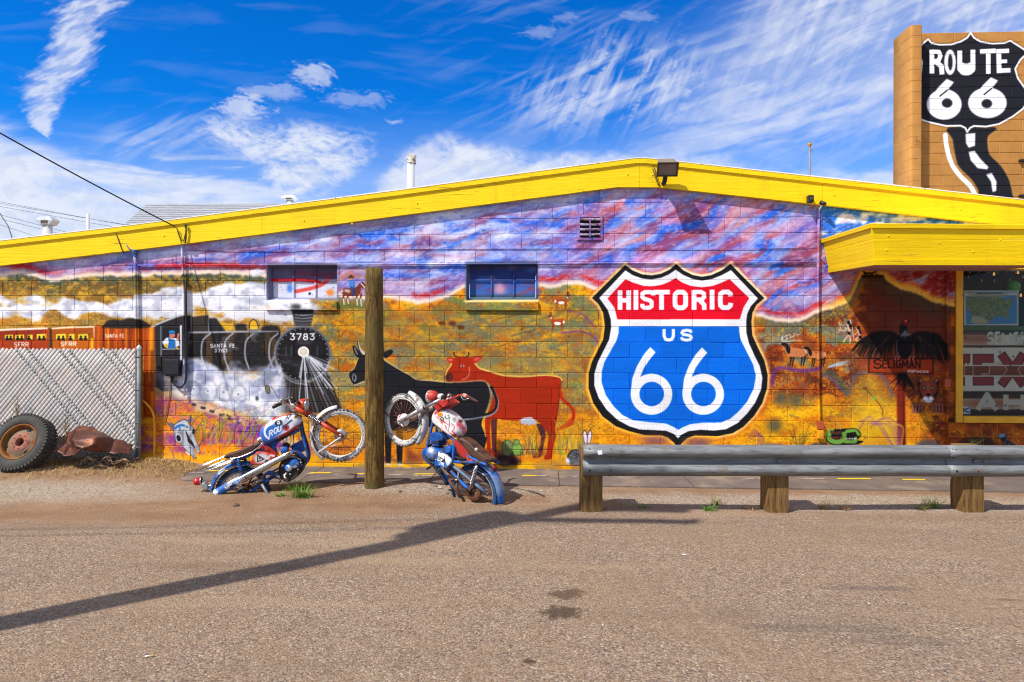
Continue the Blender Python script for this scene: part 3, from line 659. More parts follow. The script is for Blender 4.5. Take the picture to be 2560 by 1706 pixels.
    gx2, gy2 = c.grid(bx); c.put(bx, bm * sstep(.52, .7, fbm(gx2 / 40, gy2 / 14, 93, 4)), (78, 74, 76), .5)
    c.line([(1165 + 252 * math.cos(t), 1052 + 256 * math.sin(t)) for t in np.linspace(.2, 2.9, 24)], 10, (150, 152, 160), 5, 0, .8)
    c.line([(1165 + 262 * math.cos(t), 1052 + 262 * math.sin(t)) for t in np.linspace(2.3, 4.6, 24)], 12, (120, 122, 132), 6, 0, .7)
    for i in range(30):
        t = 6.283 * i / 30; c.ell((1165 + 228 * math.cos(t), 1050 + 230 * math.sin(t)), 5, 5, (206, 206, 210), 1, 0, .9, 8)
    c.text('3783', 1050, 1272, 864, 918, 11, (236, 236, 238), .35, 1, False)
    for p in (1010, 1060, 1180, 1300): c.line([(p, 980), (p + rnd.uniform(-8, 8), 1060)], 14, (96, 96, 106), 8, 0, .5)
    # cowcatcher
    c.poly([(975, 1240), (1090, 1300), (1240, 1310), (1390, 1210), (1540, 1590), (930, 1590), (950, 1400)], (36, 32, 32), 6)
    for i in range(16):
        t = i / 15; c.line([(1000 + 360 * t, 1300 - 40 * abs(t - .5)), (950 + 590 * t, 1580)], 16, rnd.choice([(100, 82, 58), (118, 118, 126), (62, 56, 54), (150, 150, 158)]), 7, 0, .55)
    c.line([(965, 1240), (1000, 1260), (1080, 1310), (1200, 1330)], 14, (140, 142, 150), 6, 3, .8); c.line([(960, 1260), (930, 1560)], 14, (120, 124, 134), 7, 0, .7)
    c.line([(900, 1080), (830, 1200)], 24, (136, 140, 150), 9, 0, .8)
    # lamp and its beam
    for i in range(40):
        t = rnd.uniform(.36, 1.75); L = rnd.uniform(160, 330) if t < .8 else rnd.uniform(150, 560)
        c.line([(1172 + 46 * math.cos(t), 1034 + 46 * math.sin(t)), (1172 + L * math.cos(t) * 1.0, 1034 + L * math.sin(t))], 4, (226, 228, 236), 3, 0, rnd.uniform(.35, .8), w2=rnd.uniform(4, 16))
    c.ell((1172, 1030), 52, 50, (240, 238, 232), 3); c.ell((1172, 1030), 38, 37, (206, 194, 174), 3); c.ell((1165, 1024), 22, 20, (222, 210, 190), 8)
    # steam below the boiler
    box = x0, x1, y0, y1 = c._box(c.pts([(-300, 1060), (1060, 1700)]), 4)
    gx2, gy2 = c.grid(box); P = x[y0:y1, x0:x1]; Q = y[y0:y1, x0:x1]
    n1 = fbm(P / 40, Q / 30, 101, 3); n2 = fbm(P / 26, Q / 20, 102, 4)
    topy = np.interp(P, [440, 470, 520, 560, 640, 700, 720], [935, 900, 905, 925, 930, 918, 960]); boty = np.interp(P, [400, 470, 540, 620, 700, 760], [985, 1000, 1012, 1040, 1072, 1090])
    m = sstep(-14, 16, Q - topy + (n1 - .5) * 60) * sstep(-12, 10, boty - Q + (n2 - .5) * 16) * sstep(376, 470, P + (n1 - .5) * 50) * (1 - sstep(690, 735, P + .16 * (Q - 1000)))
    col = lerp(C(224, 228, 244), C(150, 158, 190), sstep(.36, .72, n2)); col = lerp(col, C(118, 126, 156), sstep(.5, .74, n1) * .6); col = lerp(col, C(246, 246, 250), sstep(.46, .74, fbm(P / 30, Q / 22, 103, 3)) * .9)
    c.put(box, m, col, .93)
    for wx_, wy_, rr in ((300, 1390, 78), (445, 1400, 66), (580, 1420, 64), (170, 1370, 50)):
        c.line([(wx_ + rr * math.cos(t), wy_ + 1.3 * rr * math.sin(t)) for t in np.linspace(0, 6.28, 26)], 16, (84, 90, 112), 14, 0, .3); c.ell((wx_ - 8, wy_), 20, 20, (230, 232, 240), 5, 0, .8); c.ell((wx_ - 8, wy_), 10, 10, (110, 112, 124), 3, 0, .8)
    c.line([(140, 1210), (520, 1225), (880, 1230)], 12, (150, 156, 172), 7, 0, .6); c.ell((745, 1458), 16, 22, (66, 70, 84), 4)
    # ballast and sleepers
    c.zoom(380, 900, 5.6)
    c.line([(640, 660), (900, 720), (1300, 860), (1700, 1040), (2150, 1250)], 120, (226, 196, 160), 34, 3, .8)
    for i in range(10):
        px_, py_ = 585 + i * 128, 625 + i * 44 + i * i * 1.6
        c.poly([(px_ - 34, py_ - 22), (px_ + 36, py_ - 10), (px_ + 32, py_ + 26), (px_ - 32, py_ + 16)], (62, 62, 72), 3)
    for i in range(34):
        t = rnd.uniform(.25, 1); c.ell((640 + 1350 * t + rnd.uniform(-30, 30), 660 + 500 * t * t + rnd.uniform(40, 110)), rnd.uniform(9, 20), rnd.uniform(9, 20), rnd.choice([(96, 46, 34), (76, 40, 36), (120, 58, 40)]), 3, 0, .9, 10)
    # purple brush and long grass
    c.zoom(440, 900, 4.127)
    for i in range(30): c.line([(400 + rnd.uniform(-30, 480), 560 + rnd.uniform(0, 190)), (640 + rnd.uniform(-60, 250), 700 + rnd.uniform(-30, 60)), (850 + rnd.uniform(-60, 120), 770 + rnd.uniform(-20, 70))], rnd.uniform(8, 26), rnd.choice([(110, 40, 170), (140, 60, 190), (90, 30, 150), (170, 90, 190)]), 8, 3, .4)
    c.t = lambda p: p; c.k = 1.0
    brush(70, (468, 640), (1080, 1120), (40, 90), [(150, 190, 50), (96, 140, 40), (206, 160, 30), (50, 60, 30), (200, 90, 40)], 2.2, (-.2, .9), .5)
    brush(50, (410, 820), (1090, 1150), (15, 45), [(120, 40, 160), (150, 80, 170), (226, 110, 40), (120, 150, 60), (180, 70, 120)], 3)
    # ---- bull skull
    c.zoom(380, 900, 5.6)
    sk = [(300, 930), (340, 880), (400, 845), (450, 830), (500, 855), (520, 900), (575, 940), (600, 1000), (590, 1050), (620, 1130), (650, 1200), (678, 1290), (660, 1310), (600, 1240), (575, 1200), (590, 1270), (625, 1370), (605, 1385), (540, 1330), (450, 1240), (400, 1180), (340, 1140), (312, 1060)]
    c.poly(sk, (38, 34, 40), 3, 3)
    c.poly([(0.5 * 470 + .95 * (p[0] - 470) + 235, 1080 + .95 * (p[1] - 1080)) for p in sk], (188, 190, 198), 3, 3)
    bx, bm = c.mask(sk, 2, 3); gx2, gy2 = c.grid(bx); c.put(bx, bm * sstep(.48, .68, fbm(gx2 / 9, gy2 / 12, 95, 4)), (120, 122, 132), .8)
    c.poly([(195, 852), (230, 885), (300, 888), (300, 940), (245, 930), (210, 895)], (96, 96, 104), 3, 3); c.poly([(552, 765), (560, 830), (530, 890), (495, 870), (500, 840), (530, 820)], (96, 100, 108), 3, 3)
    c.ell((372, 1098), 46, 62, (226, 226, 230), 3, -.3); c.ell((372, 1098), 32, 48, (34, 30, 34), 3, -.3); c.ell((582, 1005), 20, 38, (34, 30, 34), 3)
    c.poly([(462, 980), (490, 1020), (530, 1100), (575, 1160), (600, 1240), (560, 1200), (505, 1150), (490, 1080)], (40, 34, 38), 3, 3)
    c.line([(325, 960), (360, 930), (430, 915), (490, 940)], 34, (44, 106, 176), 4, 3); c.line([(380, 940), (395, 980)], 18, (44, 106, 176), 3); c.line([(470, 940), (470, 890)], 16, (214, 190, 80), 3)
    for q in range(5): c.ell((478 + q * 12, 1290 + q * 9), 9, 15, (220, 216, 206), 2, .4)
    # ---- cowboy
    c.zoom(440, 600, 3.676)
    c.line([(1500, 380), (1545, 330), (1610, 315), (1660, 345), (1740, 330)], 20, (234, 120, 40), 14, 3, .6)
    c.poly([(1465, 590), (1500, 575), (1740, 585), (1760, 625), (1470, 630)], (96, 108, 46), 8, 3, .9)
    c.poly([(1525, 470), (1560, 440), (1640, 450), (1690, 395), (1720, 385), (1745, 430), (1738, 445), (1700, 440), (1695, 490), (1660, 515), (1570, 515), (1535, 505)], (112, 48, 34), 2, 2)
    for l, hh in ((1535, 592), (1575, 585), (1658, 600), (1695, 605)): c.line([(l + 8, 500), (l, 550), (l + 10, hh)], 18, (122, 54, 38), 2, 3, 1, 12); c.line([(l + 2, 545), (l + 10, hh)], 12, (232, 226, 222), 2, 0, .9)
    c.line([(1530, 470), (1500, 500), (1485, 560)], 16, (226, 222, 218), 6, 3, .9, 4); c.ell((1575, 470), 30, 14, (226, 216, 210), 4, .2, .8); c.line([(1700, 400), (1735, 440)], 9, (236, 230, 226), 2)
    c.poly([(1590, 380), (1625, 372), (1648, 430), (1612, 448), (1592, 440)], (66, 128, 196), 2, 2); c.line([(1612, 440), (1640, 470), (1625, 510)], 22, (44, 66, 130), 2, 2); c.ell((1608, 358), 14, 16, (196, 130, 100), 2); c.ell((1608, 344), 34, 9, (70, 58, 44), 2); c.ell((1608, 332), 17, 12, (70, 58, 44), 2)
    # ---- distant bison, hill ribs, bushes
    c.zoom(1080, 560, 2.5295)
    for q in ((62, 628), (130, 630), (182, 655)): c.ell(q, 24, 14, (96, 44, 22), 3, .1, .9)
    for q in range(16): 
        a, b = rnd.uniform(0, 640), rnd.uniform(560, 760); c.line([(a, b + 22), (a + 70, b), (a + 150, b - 14)], rnd.uniform(5, 12), rnd.choice([(92, 106, 96), (120, 66, 24), (104, 120, 70), (70, 70, 80)]), 5, 3, .55)
    c.line([(860, 555), (930, 560), (980, 600), (1030, 650)], 12, (150, 60, 110), 6, 3, .7); c.line([(820, 690), (930, 680), (1000, 700), (1050, 750), (1045, 790)], 10, (110, 50, 130), 5, 3, .75)
    # ---- pronghorns
    c.zoom(1180, 640, 5.2267)
    c.poly([(1195, 480), (1260, 420), (1330, 500), (1300, 520), (1240, 470), (1200, 520)], (238, 130, 20), 10, 3, .7)
    def pronghorn(o, flip, s=1.0):
        f = lambda P: [(o[0] + (p[0] * (-1 if flip else 1)) * s, o[1] + p[1] * s) for p in P]
        c.poly(f([(-85, -25), (-60, -48), (0, -50), (50, -45), (70, -80), (72, -110), (95, -112), (112, -90), (95, -78), (86, -40), (72, 0), (60, 22), (-60, 22), (-84, 5)]), (168, 70, 26), 2, 2)
        for l in (-70, -48, 48, 62): c.line(f([(l, 15), (l - 4, 60), (l + 2, 100)]), 14, (150, 62, 24), 2, 0, 1, 8)
        c.poly(f([(-40, -10), (30, -14), (36, 14), (0, 24), (-36, 18)]), (240, 236, 226), 3, 2); c.ell(f([(-80, -14)])[0], 12, 20, (240, 236, 226), 3)
        c.poly(f([(74, -84), (88, -60), (82, -48), (68, -56)]), (240, 236, 226), 2); c.line(f([(72, -108), (86, -72)]), 7, (30, 26, 26)); c.line(f([(80, -112), (76, -138)]), 8, (30, 26, 26), 1); c.line(f([(90, -112), (94, -136)]), 7, (30, 26, 26), 1); c.ell(f([(104, -92)])[0], 12, 8, (40, 32, 30), 1)
    pronghorn((1170, 610), False, 1.0); pronghorn((1115, 880), True, 1.05)
    # ---- red cow
    c.zoom(1080, 560, 2.5295)
    rc = [(92, 958), (102, 925), (125, 895), (135, 855), (160, 842), (235, 842), (262, 878), (300, 920), (370, 940), (450, 965), (560, 972), (640, 968), (720, 962), (790, 970), (815, 985), (818, 1040), (808, 1100), (800, 1160), (790, 1230), (778, 1300), (784, 1345), (770, 1400), (760, 1455), (758, 1485), (720, 1492), (708, 1478), (726, 1448), (730, 1400), (736, 1340), (712, 1300), (690, 1268), (655, 1238), (600, 1236), (520, 1246), (440, 1238), (412, 1238), (410, 1330), (404, 1450), (408, 1475), (375, 1480), (380, 1440), (376, 1240), (370, 1240), (366, 1330), (372, 1450), (345, 1475), (330, 1470), (348, 1420), (340, 1330), (336, 1240), (360, 1180), (380, 1110), (380, 1050), (360, 1008), (330, 1002), (110, 1003), (92, 990)]
    rim = (238, 190, 90)
    c.line([(262, 872), (300, 914), (370, 934), (450, 959), (560, 966), (640, 962), (720, 957), (792, 965), (822, 985)], 9, rim, 4, 0, .9); c.line([(135, 850), (120, 895), (98, 925), (86, 958)], 9, rim, 4, 0, .9)
    c.poly(rc, (162, 38, 8), 1.5, 2)
    c.poly([(372, 1236), (412, 1236), (408, 1330), (404, 1450), (380, 1440), (376, 1330)], (92, 40, 40), 2); c.poly([(660, 1270), (690, 1268), (715, 1305), (718, 1340), (706, 1400), (690, 1470), (650, 1480), (640, 1470), (675, 1420), (690, 1360), (680, 1320)], (84, 38, 42), 2, 2)
    c.poly([(636, 1480), (660, 1440), (690, 1440), (685, 1478)], (150, 40, 20), 3)
    c.line([(806, 1040), (820, 1100), (870, 1150), (895, 1190), (890, 1240), (870, 1270)], 20, (178, 40, 14), 2, 4); c.line([(878, 1255), (840, 1280), (790, 1300)], 40, (196, 66, 20), 9, 3, .9, 14)
    c.poly([(92, 852), (118, 842), (140, 850), (135, 880), (105, 876)], (176, 38, 14), 2, 2); c.ell((116, 860), 16, 8, (214, 110, 90), 3); c.poly([(240, 846), (320, 834), (296, 866), (262, 884)], (176, 38, 14), 2, 2); c.ell((282, 856), 20, 9, (196, 90, 70), 4, -.3)
    c.line([(138, 815), (142, 832), (165, 845)], 9, (44, 40, 42), 1, 3, 1, 5); c.line([(232, 815), (228, 834), (205, 845)], 9, (44, 40, 42), 1, 3, 1, 5)
    c.ell((110, 970), 24, 26, (72, 26, 22), 3); c.ell((120, 975), 10, 14, (150, 60, 50), 2); c.ell((121, 975), 6, 9, (24, 16, 18), 1); c.ell((192, 898), 13, 7, (206, 190, 190), 1); c.ell((192, 898), 7, 5, (30, 22, 24), 1)
    c.line([(236, 905), (236, 945), (220, 975), (190, 985)], 5, (236, 150, 120), 2, 3, .8)
    c.poly([(555, 1240), (580, 1226), (630, 1222), (665, 1255), (650, 1272), (625, 1266), (615, 1278), (600, 1264), (590, 1278), (575, 1262), (560, 1262)], (196, 194, 208), 2)
    c.line([(800, 1020), (806, 1090), (796, 1170), (782, 1240)], 5, (70, 20, 14), 3, 0, .8)
    # ---- black cow
    c.zoom(440, 600, 3.676)
    bc = [(1590, 1225), (1640, 1185), (1668, 1112), (1700, 1060), (1745, 1042), (1900, 1075), (1915, 1110), (2050, 1195), (2150, 1250), (2210, 1288), (2353, 1300), (2500, 1315), (2650, 1310), (2810, 1300), (2860, 1330), (2885, 1420), (2868, 1520), (2830, 1620), (2808, 1700), (2840, 1800), (2820, 1900), (2780, 1960), (2700, 1950), (2690, 1860), (2600, 1760), (2540, 1700), (2200, 1740), (2050, 1760), (1930, 1730), (1850, 1560), (1790, 1400), (1745, 1300), (1690, 1312), (1640, 1332), (1602, 1285)]
    c.poly([(p[0], p[1] - 6) for p in bc], (226, 206, 160), 9, 3, .9); c.poly(bc, (27, 27, 31), 2, 3)
    c.poly([(1622, 985), (1640, 975), (1690, 1030), (1720, 1060), (1680, 1085), (1640, 1050)], (28, 27, 30), 2, 3); c.line([(1640, 995), (1665, 1050)], 12, (176, 176, 180), 5, 0, .7); c.line([(1672, 935), (1690, 1000), (1725, 1045)], 10, (200, 196, 190), 2, 3, 1, 26); c.line([(1668, 935), (1680, 1000), (1700, 1045)], 8, (34, 30, 30), 2, 3)
    c.poly([(1910, 1040), (1960, 1010), (1990, 1015), (1985, 1050), (1920, 1090)], (28, 27, 30), 2, 3)
    c.line([(1632, 1230), (1622, 1270), (1640, 1300), (1655, 1270), (1645, 1240)], 8, (196, 200, 206), 2, 3, .8); c.line([(1640, 1335), (1690, 1318), (1740, 1300)], 9, (206, 190, 170), 5, 0, .8)
    c.zoom(880, 900, 4.127)
    c.line([(1440, 290), (1480, 380), (1498, 450), (1470, 530), (1390, 575), (1250, 595), (1130, 612)], 40, (150, 158, 170), 5, 4, .7); c.line([(1440, 280), (1480, 380), (1492, 450), (1468, 520), (1390, 562), (1250, 585), (1130, 600)], 30, (24, 24, 28), 2, 4, 1, 22)
    for l, b in ((372, 1070), (490, 1070)): c.poly([(l - 44, 620), (l + 40, 620), (l + 28, b), (l - 24, b)], (26, 26, 30), 3); c.ell((l, b + 10), 36, 16, (206, 200, 196), 4, 0, .8)
    c.poly([(330, 760), (560, 690), (700, 720), (830, 760), (840, 1060), (560, 1060), (520, 800), (460, 880), (400, 800)], (206, 128, 30), 8, 0, .55)
    c.poly([(560, 890), (640, 960), (760, 1050), (560, 1070)], (120, 50, 40), 18, 0, .8)
    c.poly([(1500, 990), (1640, 985), (1740, 1030), (1720, 1080), (1560, 1100), (1500, 1060)], (46, 22, 34), 16, 3, .95)
    c.poly([(1290, 780), (1395, 800), (1370, 900), (1335, 1085), (1285, 1085), (1300, 930)], (25, 25, 29), 3)
    # ---- the two sash windows' own colours; slate top band paints in recess shade
    c.zoom(440, 600, 3.676)
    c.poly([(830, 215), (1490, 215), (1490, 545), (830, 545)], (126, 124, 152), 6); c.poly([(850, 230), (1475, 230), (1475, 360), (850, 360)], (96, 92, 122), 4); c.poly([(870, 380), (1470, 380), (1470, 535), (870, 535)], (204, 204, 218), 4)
    c.line([(860, 366), (1130, 362), (1300, 380)], 30, (206, 36, 46), 6); c.line([(1080, 470), (1220, 440), (1330, 400), (1400, 330)], 34, (206, 60, 56), 9, 3, .9); c.line([(1080, 300), (1420, 320)], 60, (120, 50, 70), 18, 0, .6); c.ell((1020, 440), 26, 40, (60, 120, 210), 9, 0, .9); c.ell((1395, 480), 34, 30, (232, 130, 50), 7); c.ell((1205, 490), 14, 14, (60, 70, 90), 3)
    for _ in range(36): c.ell((rnd.uniform(870, 1460), rnd.uniform(250, 530)), 5, 4, (40, 50, 80), 1, 0, .8, 6)
    c.zoom(1080, 560, 2.5295)
    c.poly([(210, 240), (672, 240), (672, 480), (210, 480)], (92, 104, 140), 5); c.poly([(235, 255), (665, 255), (665, 350), (235, 350)], (46, 60, 120), 3); c.poly([(235, 352), (665, 352), (665, 470), (235, 470)], (58, 96, 170), 4)
    for q in range(26): c.ell((rnd.uniform(240, 660), rnd.uniform(260, 470)), rnd.uniform(14, 44), rnd.uniform(8, 24), rnd.choice([(30, 70, 160), (96, 60, 120), (70, 116, 190), (150, 130, 180), (110, 70, 110)]), 10, 0, .55)
    c.ell((425, 410), 40, 34, (214, 150, 170), 16, 0, .9); c.line([(530, 455), (640, 400)], 18, (150, 60, 60), 8, 0, .7); c.line([(240, 462), (660, 458)], 26, (50, 70, 70), 12, 0, .8); c.line([(210, 490), (672, 486)], 16, (206, 196, 130), 7, 0, .9)
    # cactus, grass, rabbit
    c.zoom(1180, 900, 5.2267)
    for q in range(6): c.line([(350 + q * 16, 1150), (345 + q * 10, 1010), (420 + q * 12, 900 + q * 8), (560 + q * 16, 900 + q * 10), (680 + q * 4, 1060)], 7, rnd.choice([(150, 170, 60), (200, 90, 60), (120, 120, 60)]), 4, 4, .5)
    for cx_, cy_, ra, rb, g in ((465, 1150, 78, 104, (122, 130, 74)), (590, 1170, 66, 86, (128, 170, 70)), (580, 1075, 40, 36, (128, 160, 72))):
        c.ell((cx_, cy_), ra + 6, rb + 6, (46, 66, 50), 4); c.ell((cx_, cy_), ra - 2, rb - 2, g, 8)
        for _ in range(26): c.ell((cx_ + rnd.uniform(-.6, .6) * ra, cy_ + rnd.uniform(-.6, .6) * rb), 4, 4, rnd.choice([(80, 90, 50), (180, 190, 120), (150, 80, 60)]), 1, 0, .7, 6)
    c.t = lambda p: p; c.k = 1.0
    brush(46, (1310, 1345), (1120, 1145), (30, 70), [(130, 150, 50), (120, 70, 110), (226, 190, 60), (150, 100, 40)], 2)
    brush(70, (1390, 1470), (1115, 1150), (30, 80), [(110, 160, 50), (140, 110, 60), (170, 110, 110), (226, 190, 60)], 2.2, (-.4, .3), .3)
    c.zoom(1180, 900, 5.2267)
    c.ell((1360, 1280), 118, 112, (32, 32, 36), 4); c.ell((1365, 1284), 106, 100, (104, 106, 114), 8); c.ell((1440, 1260), 110, 100, (96, 98, 106), 10)
    bx, bm = c.mask([(1365 + 106 * math.cos(t), 1284 + 100 * math.sin(t)) for t in np.linspace(0, 6.28, 30)], 2); gx2, gy2 = c.grid(bx); c.put(bx, bm * sstep(.5, .66, fbm(gx2 / 3, gy2 / 3, 96, 3)), (52, 52, 60), .8)
    c.line([(1330, 1215), (1390, 1240), (1415, 1300), (1405, 1370)], 9, (30, 30, 34), 3, 3); c.ell((1250, 1325), 26, 48, (226, 226, 232), 6, -.3); c.ell((1490, 1110), 50, 40, (110, 112, 120), 5)
    for ex, rr in ((1480, -.12), (1535, .14)): c.ell((ex, 1010), 30, 92, (34, 30, 34), 3, rr); c.ell((ex, 1012), 23, 82, (232, 206, 216), 3, rr)
    # ---- the big shield
    c.zoom(1440, 620, 3.0154)
    out = [(370, 130), (430, 172), (500, 200), (570, 208), (640, 196), (705, 165), (755, 122), (810, 170), (880, 205), (950, 218), (1020, 206), (1095, 172), (1165, 122), (1420, 380), (1360, 430), (1330, 490), (1322, 560), (1330, 660), (1375, 760), (1420, 850), (1445, 960), (1440, 1060), (1405, 1170), (1340, 1270), (1260, 1350), (1180, 1398), (1060, 1420), (900, 1412), (840, 1435), (800, 1470), (770, 1508), (735, 1465), (690, 1430), (640, 1412), (520, 1412), (400, 1382), (300, 1345), (200, 1270), (130, 1170), (95, 1060), (95, 950), (120, 860), (165, 770), (205, 690), (218, 590), (205, 490), (170, 425), (120, 378)]
    hal = out + [out[0]]
    c.line(hal, 46, (222, 60, 44), 26, 0, .5); c.line(hal, 34, (250, 206, 110), 12, 0, .85); c.line(out[:14], 30, (252, 232, 196), 8, 0, .9); c.line(out[26:46], 34, (244, 176, 16), 14, 0, .7)
    c.poly(out, (22, 22, 24), 1)
    c.poly([(372, 170), (430, 207), (500, 232), (570, 238), (640, 226), (700, 200), (752, 165), (810, 205), (880, 235), (950, 247), (1025, 235), (1100, 205), (1168, 168), (1372, 382), (1318, 440), (1290, 500), (1283, 560), (1285, 640), (1305, 720), (1345, 810), (1385, 890), (1405, 980), (1395, 1070), (1350, 1170), (1290, 1250), (1220, 1320), (1130, 1368), (1040, 1378), (940, 1372), (850, 1382), (790, 1412), (770, 1437), (740, 1405), (680, 1380), (600, 1375), (480, 1370), (400, 1345), (310, 1295), (230, 1220), (170, 1130), (138, 1040), (138, 950), (165, 860), (210, 770), (250, 690), (265, 600), (262, 540), (240, 470), (175, 378)], (236, 234, 236), 1)
    c.poly([(372, 237), (430, 262), (510, 287), (580, 290), (650, 278), (700, 258), (752, 228), (800, 262), (870, 288), (950, 298), (1030, 288), (1100, 262), (1157, 236), (1306, 380), (1262, 450), (1235, 538), (312, 540), (290, 450), (238, 382)], (222, 8, 36), 1)
    c.poly([(322, 592), (1228, 592), (1230, 640), (1245, 700), (1290, 790), (1335, 880), (1355, 960), (1340, 1060), (1290, 1160), (1220, 1240), (1160, 1290), (1090, 1318), (960, 1318), (860, 1330), (800, 1355), (772, 1373), (740, 1352), (680, 1325), (560, 1315), (430, 1300), (350, 1260), (280, 1190), (225, 1110), (192, 1010), (195, 930), (215, 860), (260, 780), (305, 700), (322, 640)], (2, 102, 212), 1)
    Wt = (240, 238, 240)
    # HISTORIC, heavy square lettering
    def bar(*P, w=36): c.line(list(P), w, Wt, .8, 0, 1, None, True)
    bar((332, 320), (332, 468)); bar((397, 320), (397, 468)); bar((332, 396), (397, 396), w=34)
    bar((452, 318), (452, 468))
    bar((583, 362), (583, 345), (565, 334), (520, 334), (501, 345), (501, 372), (518, 386), (555, 396), (570, 408), (570, 440), (552, 452), (515, 452), (500, 440), (500, 422), w=32)
    bar((580, 334), (708, 334), w=34); bar((645, 320), (645, 468))
    bar((786, 333), (765, 335), (748, 352), (746, 392), (748, 434), (765, 451), (786, 453), (808, 451), (825, 434), (827, 392), (825, 352), (808, 335), (784, 333), w=36)
    bar((890, 318), (890, 468)); bar((890, 333), (942, 333), (964, 345), (966, 370), (950, 389), (890, 392), w=32); bar((930, 392), (966, 430), (968, 468), w=34)
    bar((1026, 315), (1026, 466))
    bar((1166, 366), (1164, 348), (1146, 333), (1110, 333), (1090, 348), (1087, 392), (1090, 436), (1108, 451), (1146, 451), (1164, 436), (1167, 415), w=36)
    c.line([(664, 612), (664, 665), (676, 690), (700, 695), (722, 690), (734, 665), (734, 612)], 23, Wt, .8, 0, 1, None, True)
    c.line([(870, 640), (862, 625), (835, 621), (806, 626), (798, 640), (808, 652), (860, 662), (870, 676), (860, 692), (832, 696), (802, 690), (793, 674)], 22, Wt, .8, 0, 1, None, True)
    for dx_ in (0, 390):
        o = dx_ and 3
        c.poly([(412 + dx_, 1100), (424 + dx_, 985), (460 + dx_, 890), (510 + dx_, 806), (560 + dx_, 748 + o), (600 + dx_, 787 + o), (556 + dx_, 842), (512 + dx_, 905), (484 + dx_, 975), (520 + dx_, 1060)], Wt, .8)
        c.ell((569 + dx_, 1104), 157, 155, Wt, .8, 0, 1, 44)
        c.ell((571 + dx_, 1102), 93, 92, (2, 102, 212), .8, 0, 1, 36)
    # ---- right of the shield
    c.zoom(1880, 620, 3.0147)
    c.line([(150, 1040), (170, 930), (220, 905), (330, 920), (440, 925), (520, 900)], 22, (96, 44, 150), 12, 4, .75); c.line([(520, 950), (600, 985), (650, 1040), (720, 1100), (760, 1010), (790, 955), (880, 940), (970, 960), (1020, 1030), (1060, 1120)], 24, (84, 78, 120), 14, 4, .7)
    c.line([(560, 930), (620, 960), (690, 1040), (720, 1110)], 34, (66, 88, 78), 18, 4, .7)
    c.poly([(760, 1080), (800, 990), (880, 950), (960, 980), (1040, 1100), (1090, 1180), (1080, 1500), (800, 1500), (740, 1200)], (214, 178, 40), 40, 3, .5)
    for bx_, by_ in ((220, 1140), (330, 1150), (170, 1340)): c.ell((bx_, by_), 60, 50, (96, 84, 60), 26, 0, .8); c.ell((bx_, by_), 34, 40, (74, 82, 66), 16, 0, .6)
    c.ell((570, 1130), 66, 30, (230, 150, 20), 18, 0, .8); c.line([(510, 1110), (570, 1090), (650, 1120)], 10, (60, 36, 24), 6, 3, .7)
    for q in range(16): c.line([(rnd.uniform(640, 740), rnd.uniform(850, 880)), (rnd.uniform(560, 620), rnd.uniform(880, 905))], 9, (170, 190, 200), 6, 0, .35)
    def elk(o, s, rack):
        f = lambda P: [(o[0] + p[0] * s, o[1] + p[1] * s) for p in P]
        for l, w_ in ((22, 12), (40, 10), (105, 14), (125, 12)): c.line(f([(l, 60), (l - 4, 100), (l - 12, 140)]), w_, (24, 22, 24), 1, 2, 1, 6)
        c.poly(f([(0, 15), (30, 5), (90, 8), (128, 18), (132, 50), (110, 72), (60, 70), (15, 70), (0, 50)]), (204, 122, 74), 2, 3)
        c.poly(f([(-58, -24), (-40, -38), (-18, -32), (10, 0), (14, 30), (2, 52), (-14, 30), (-24, -8), (-50, -12)]), (26, 24, 26), 2, 2); c.line(f([(128, 20), (134, 40)]), 7, (236, 206, 180), 2)
        c.line(f([(-60, -16), (-40, -4), (-20, 30), (0, 62)]), 3, (226, 220, 214), 1, 0, .7)
        if rack:
            for k_ in (-1, 1):
                c.line(f([(-36, -36), (-30 - 24 * k_, -66), (20 - 40 * k_ + 30, -100)]), 4, (216, 210, 206), 1, 3)
                for t in range(4): c.line(f([(-40 + t * 26, -50 - t * 12), (-52 + t * 34, -84 - t * 8)]), 3, (214, 206, 200), 1)
            c.line(f([(-30, -40), (40, -52), (90, -56)]), 4, (220, 214, 208), 1, 3)
    elk((275, 750), 1.0, True); elk((440, 775), .85, False)
    # hunters
    c.poly([(640, 715), (660, 690), (760, 705), (890, 712), (700, 722)], (90, 120, 40), 5, 0, .8)
    sk_ = (214, 168, 150)
    for P, w_ in (([(722, 575), (735, 620), (730, 650)], 20), ([(735, 650), (700, 690), (690, 712)], 11), ([(730, 650), (742, 690), (738, 718)], 11), ([(715, 608), (690, 625), (660, 615)], 8), ([(800, 610), (812, 650), (806, 672)], 19), ([(806, 670), (780, 690), (792, 700)], 11), ([(818, 670), (820, 695)], 10), ([(800, 630), (775, 655)], 7)): c.line(P, w_, sk_, 1, 3)
    for q in ((722, 566), (796, 606)): c.ell(q, 14, 14, sk_, 1); c.ell((q[0] + 6, q[1] - 4), 14, 14, (26, 22, 24), 2); c.line([(q[0] + 10, q[1]), (q[0] + 22, q[1] + 40)], 14, (26, 22, 24), 2)
    c.poly([(718, 632), (742, 632), (742, 658), (722, 655)], (26, 22, 24), 1); c.poly([(800, 662), (828, 660), (826, 690), (806, 684)], (26, 22, 24), 1); c.line([(652, 560), (668, 600), (650, 640)], 3, (230, 226, 222), 1, 3); c.line([(652, 560), (715, 612)], 2.5, (230, 226, 222), 1); c.line([(756, 600), (768, 700)], 4, (220, 214, 208), 1); c.line([(740, 545), (748, 570)], 8, (200, 220, 230), 2)
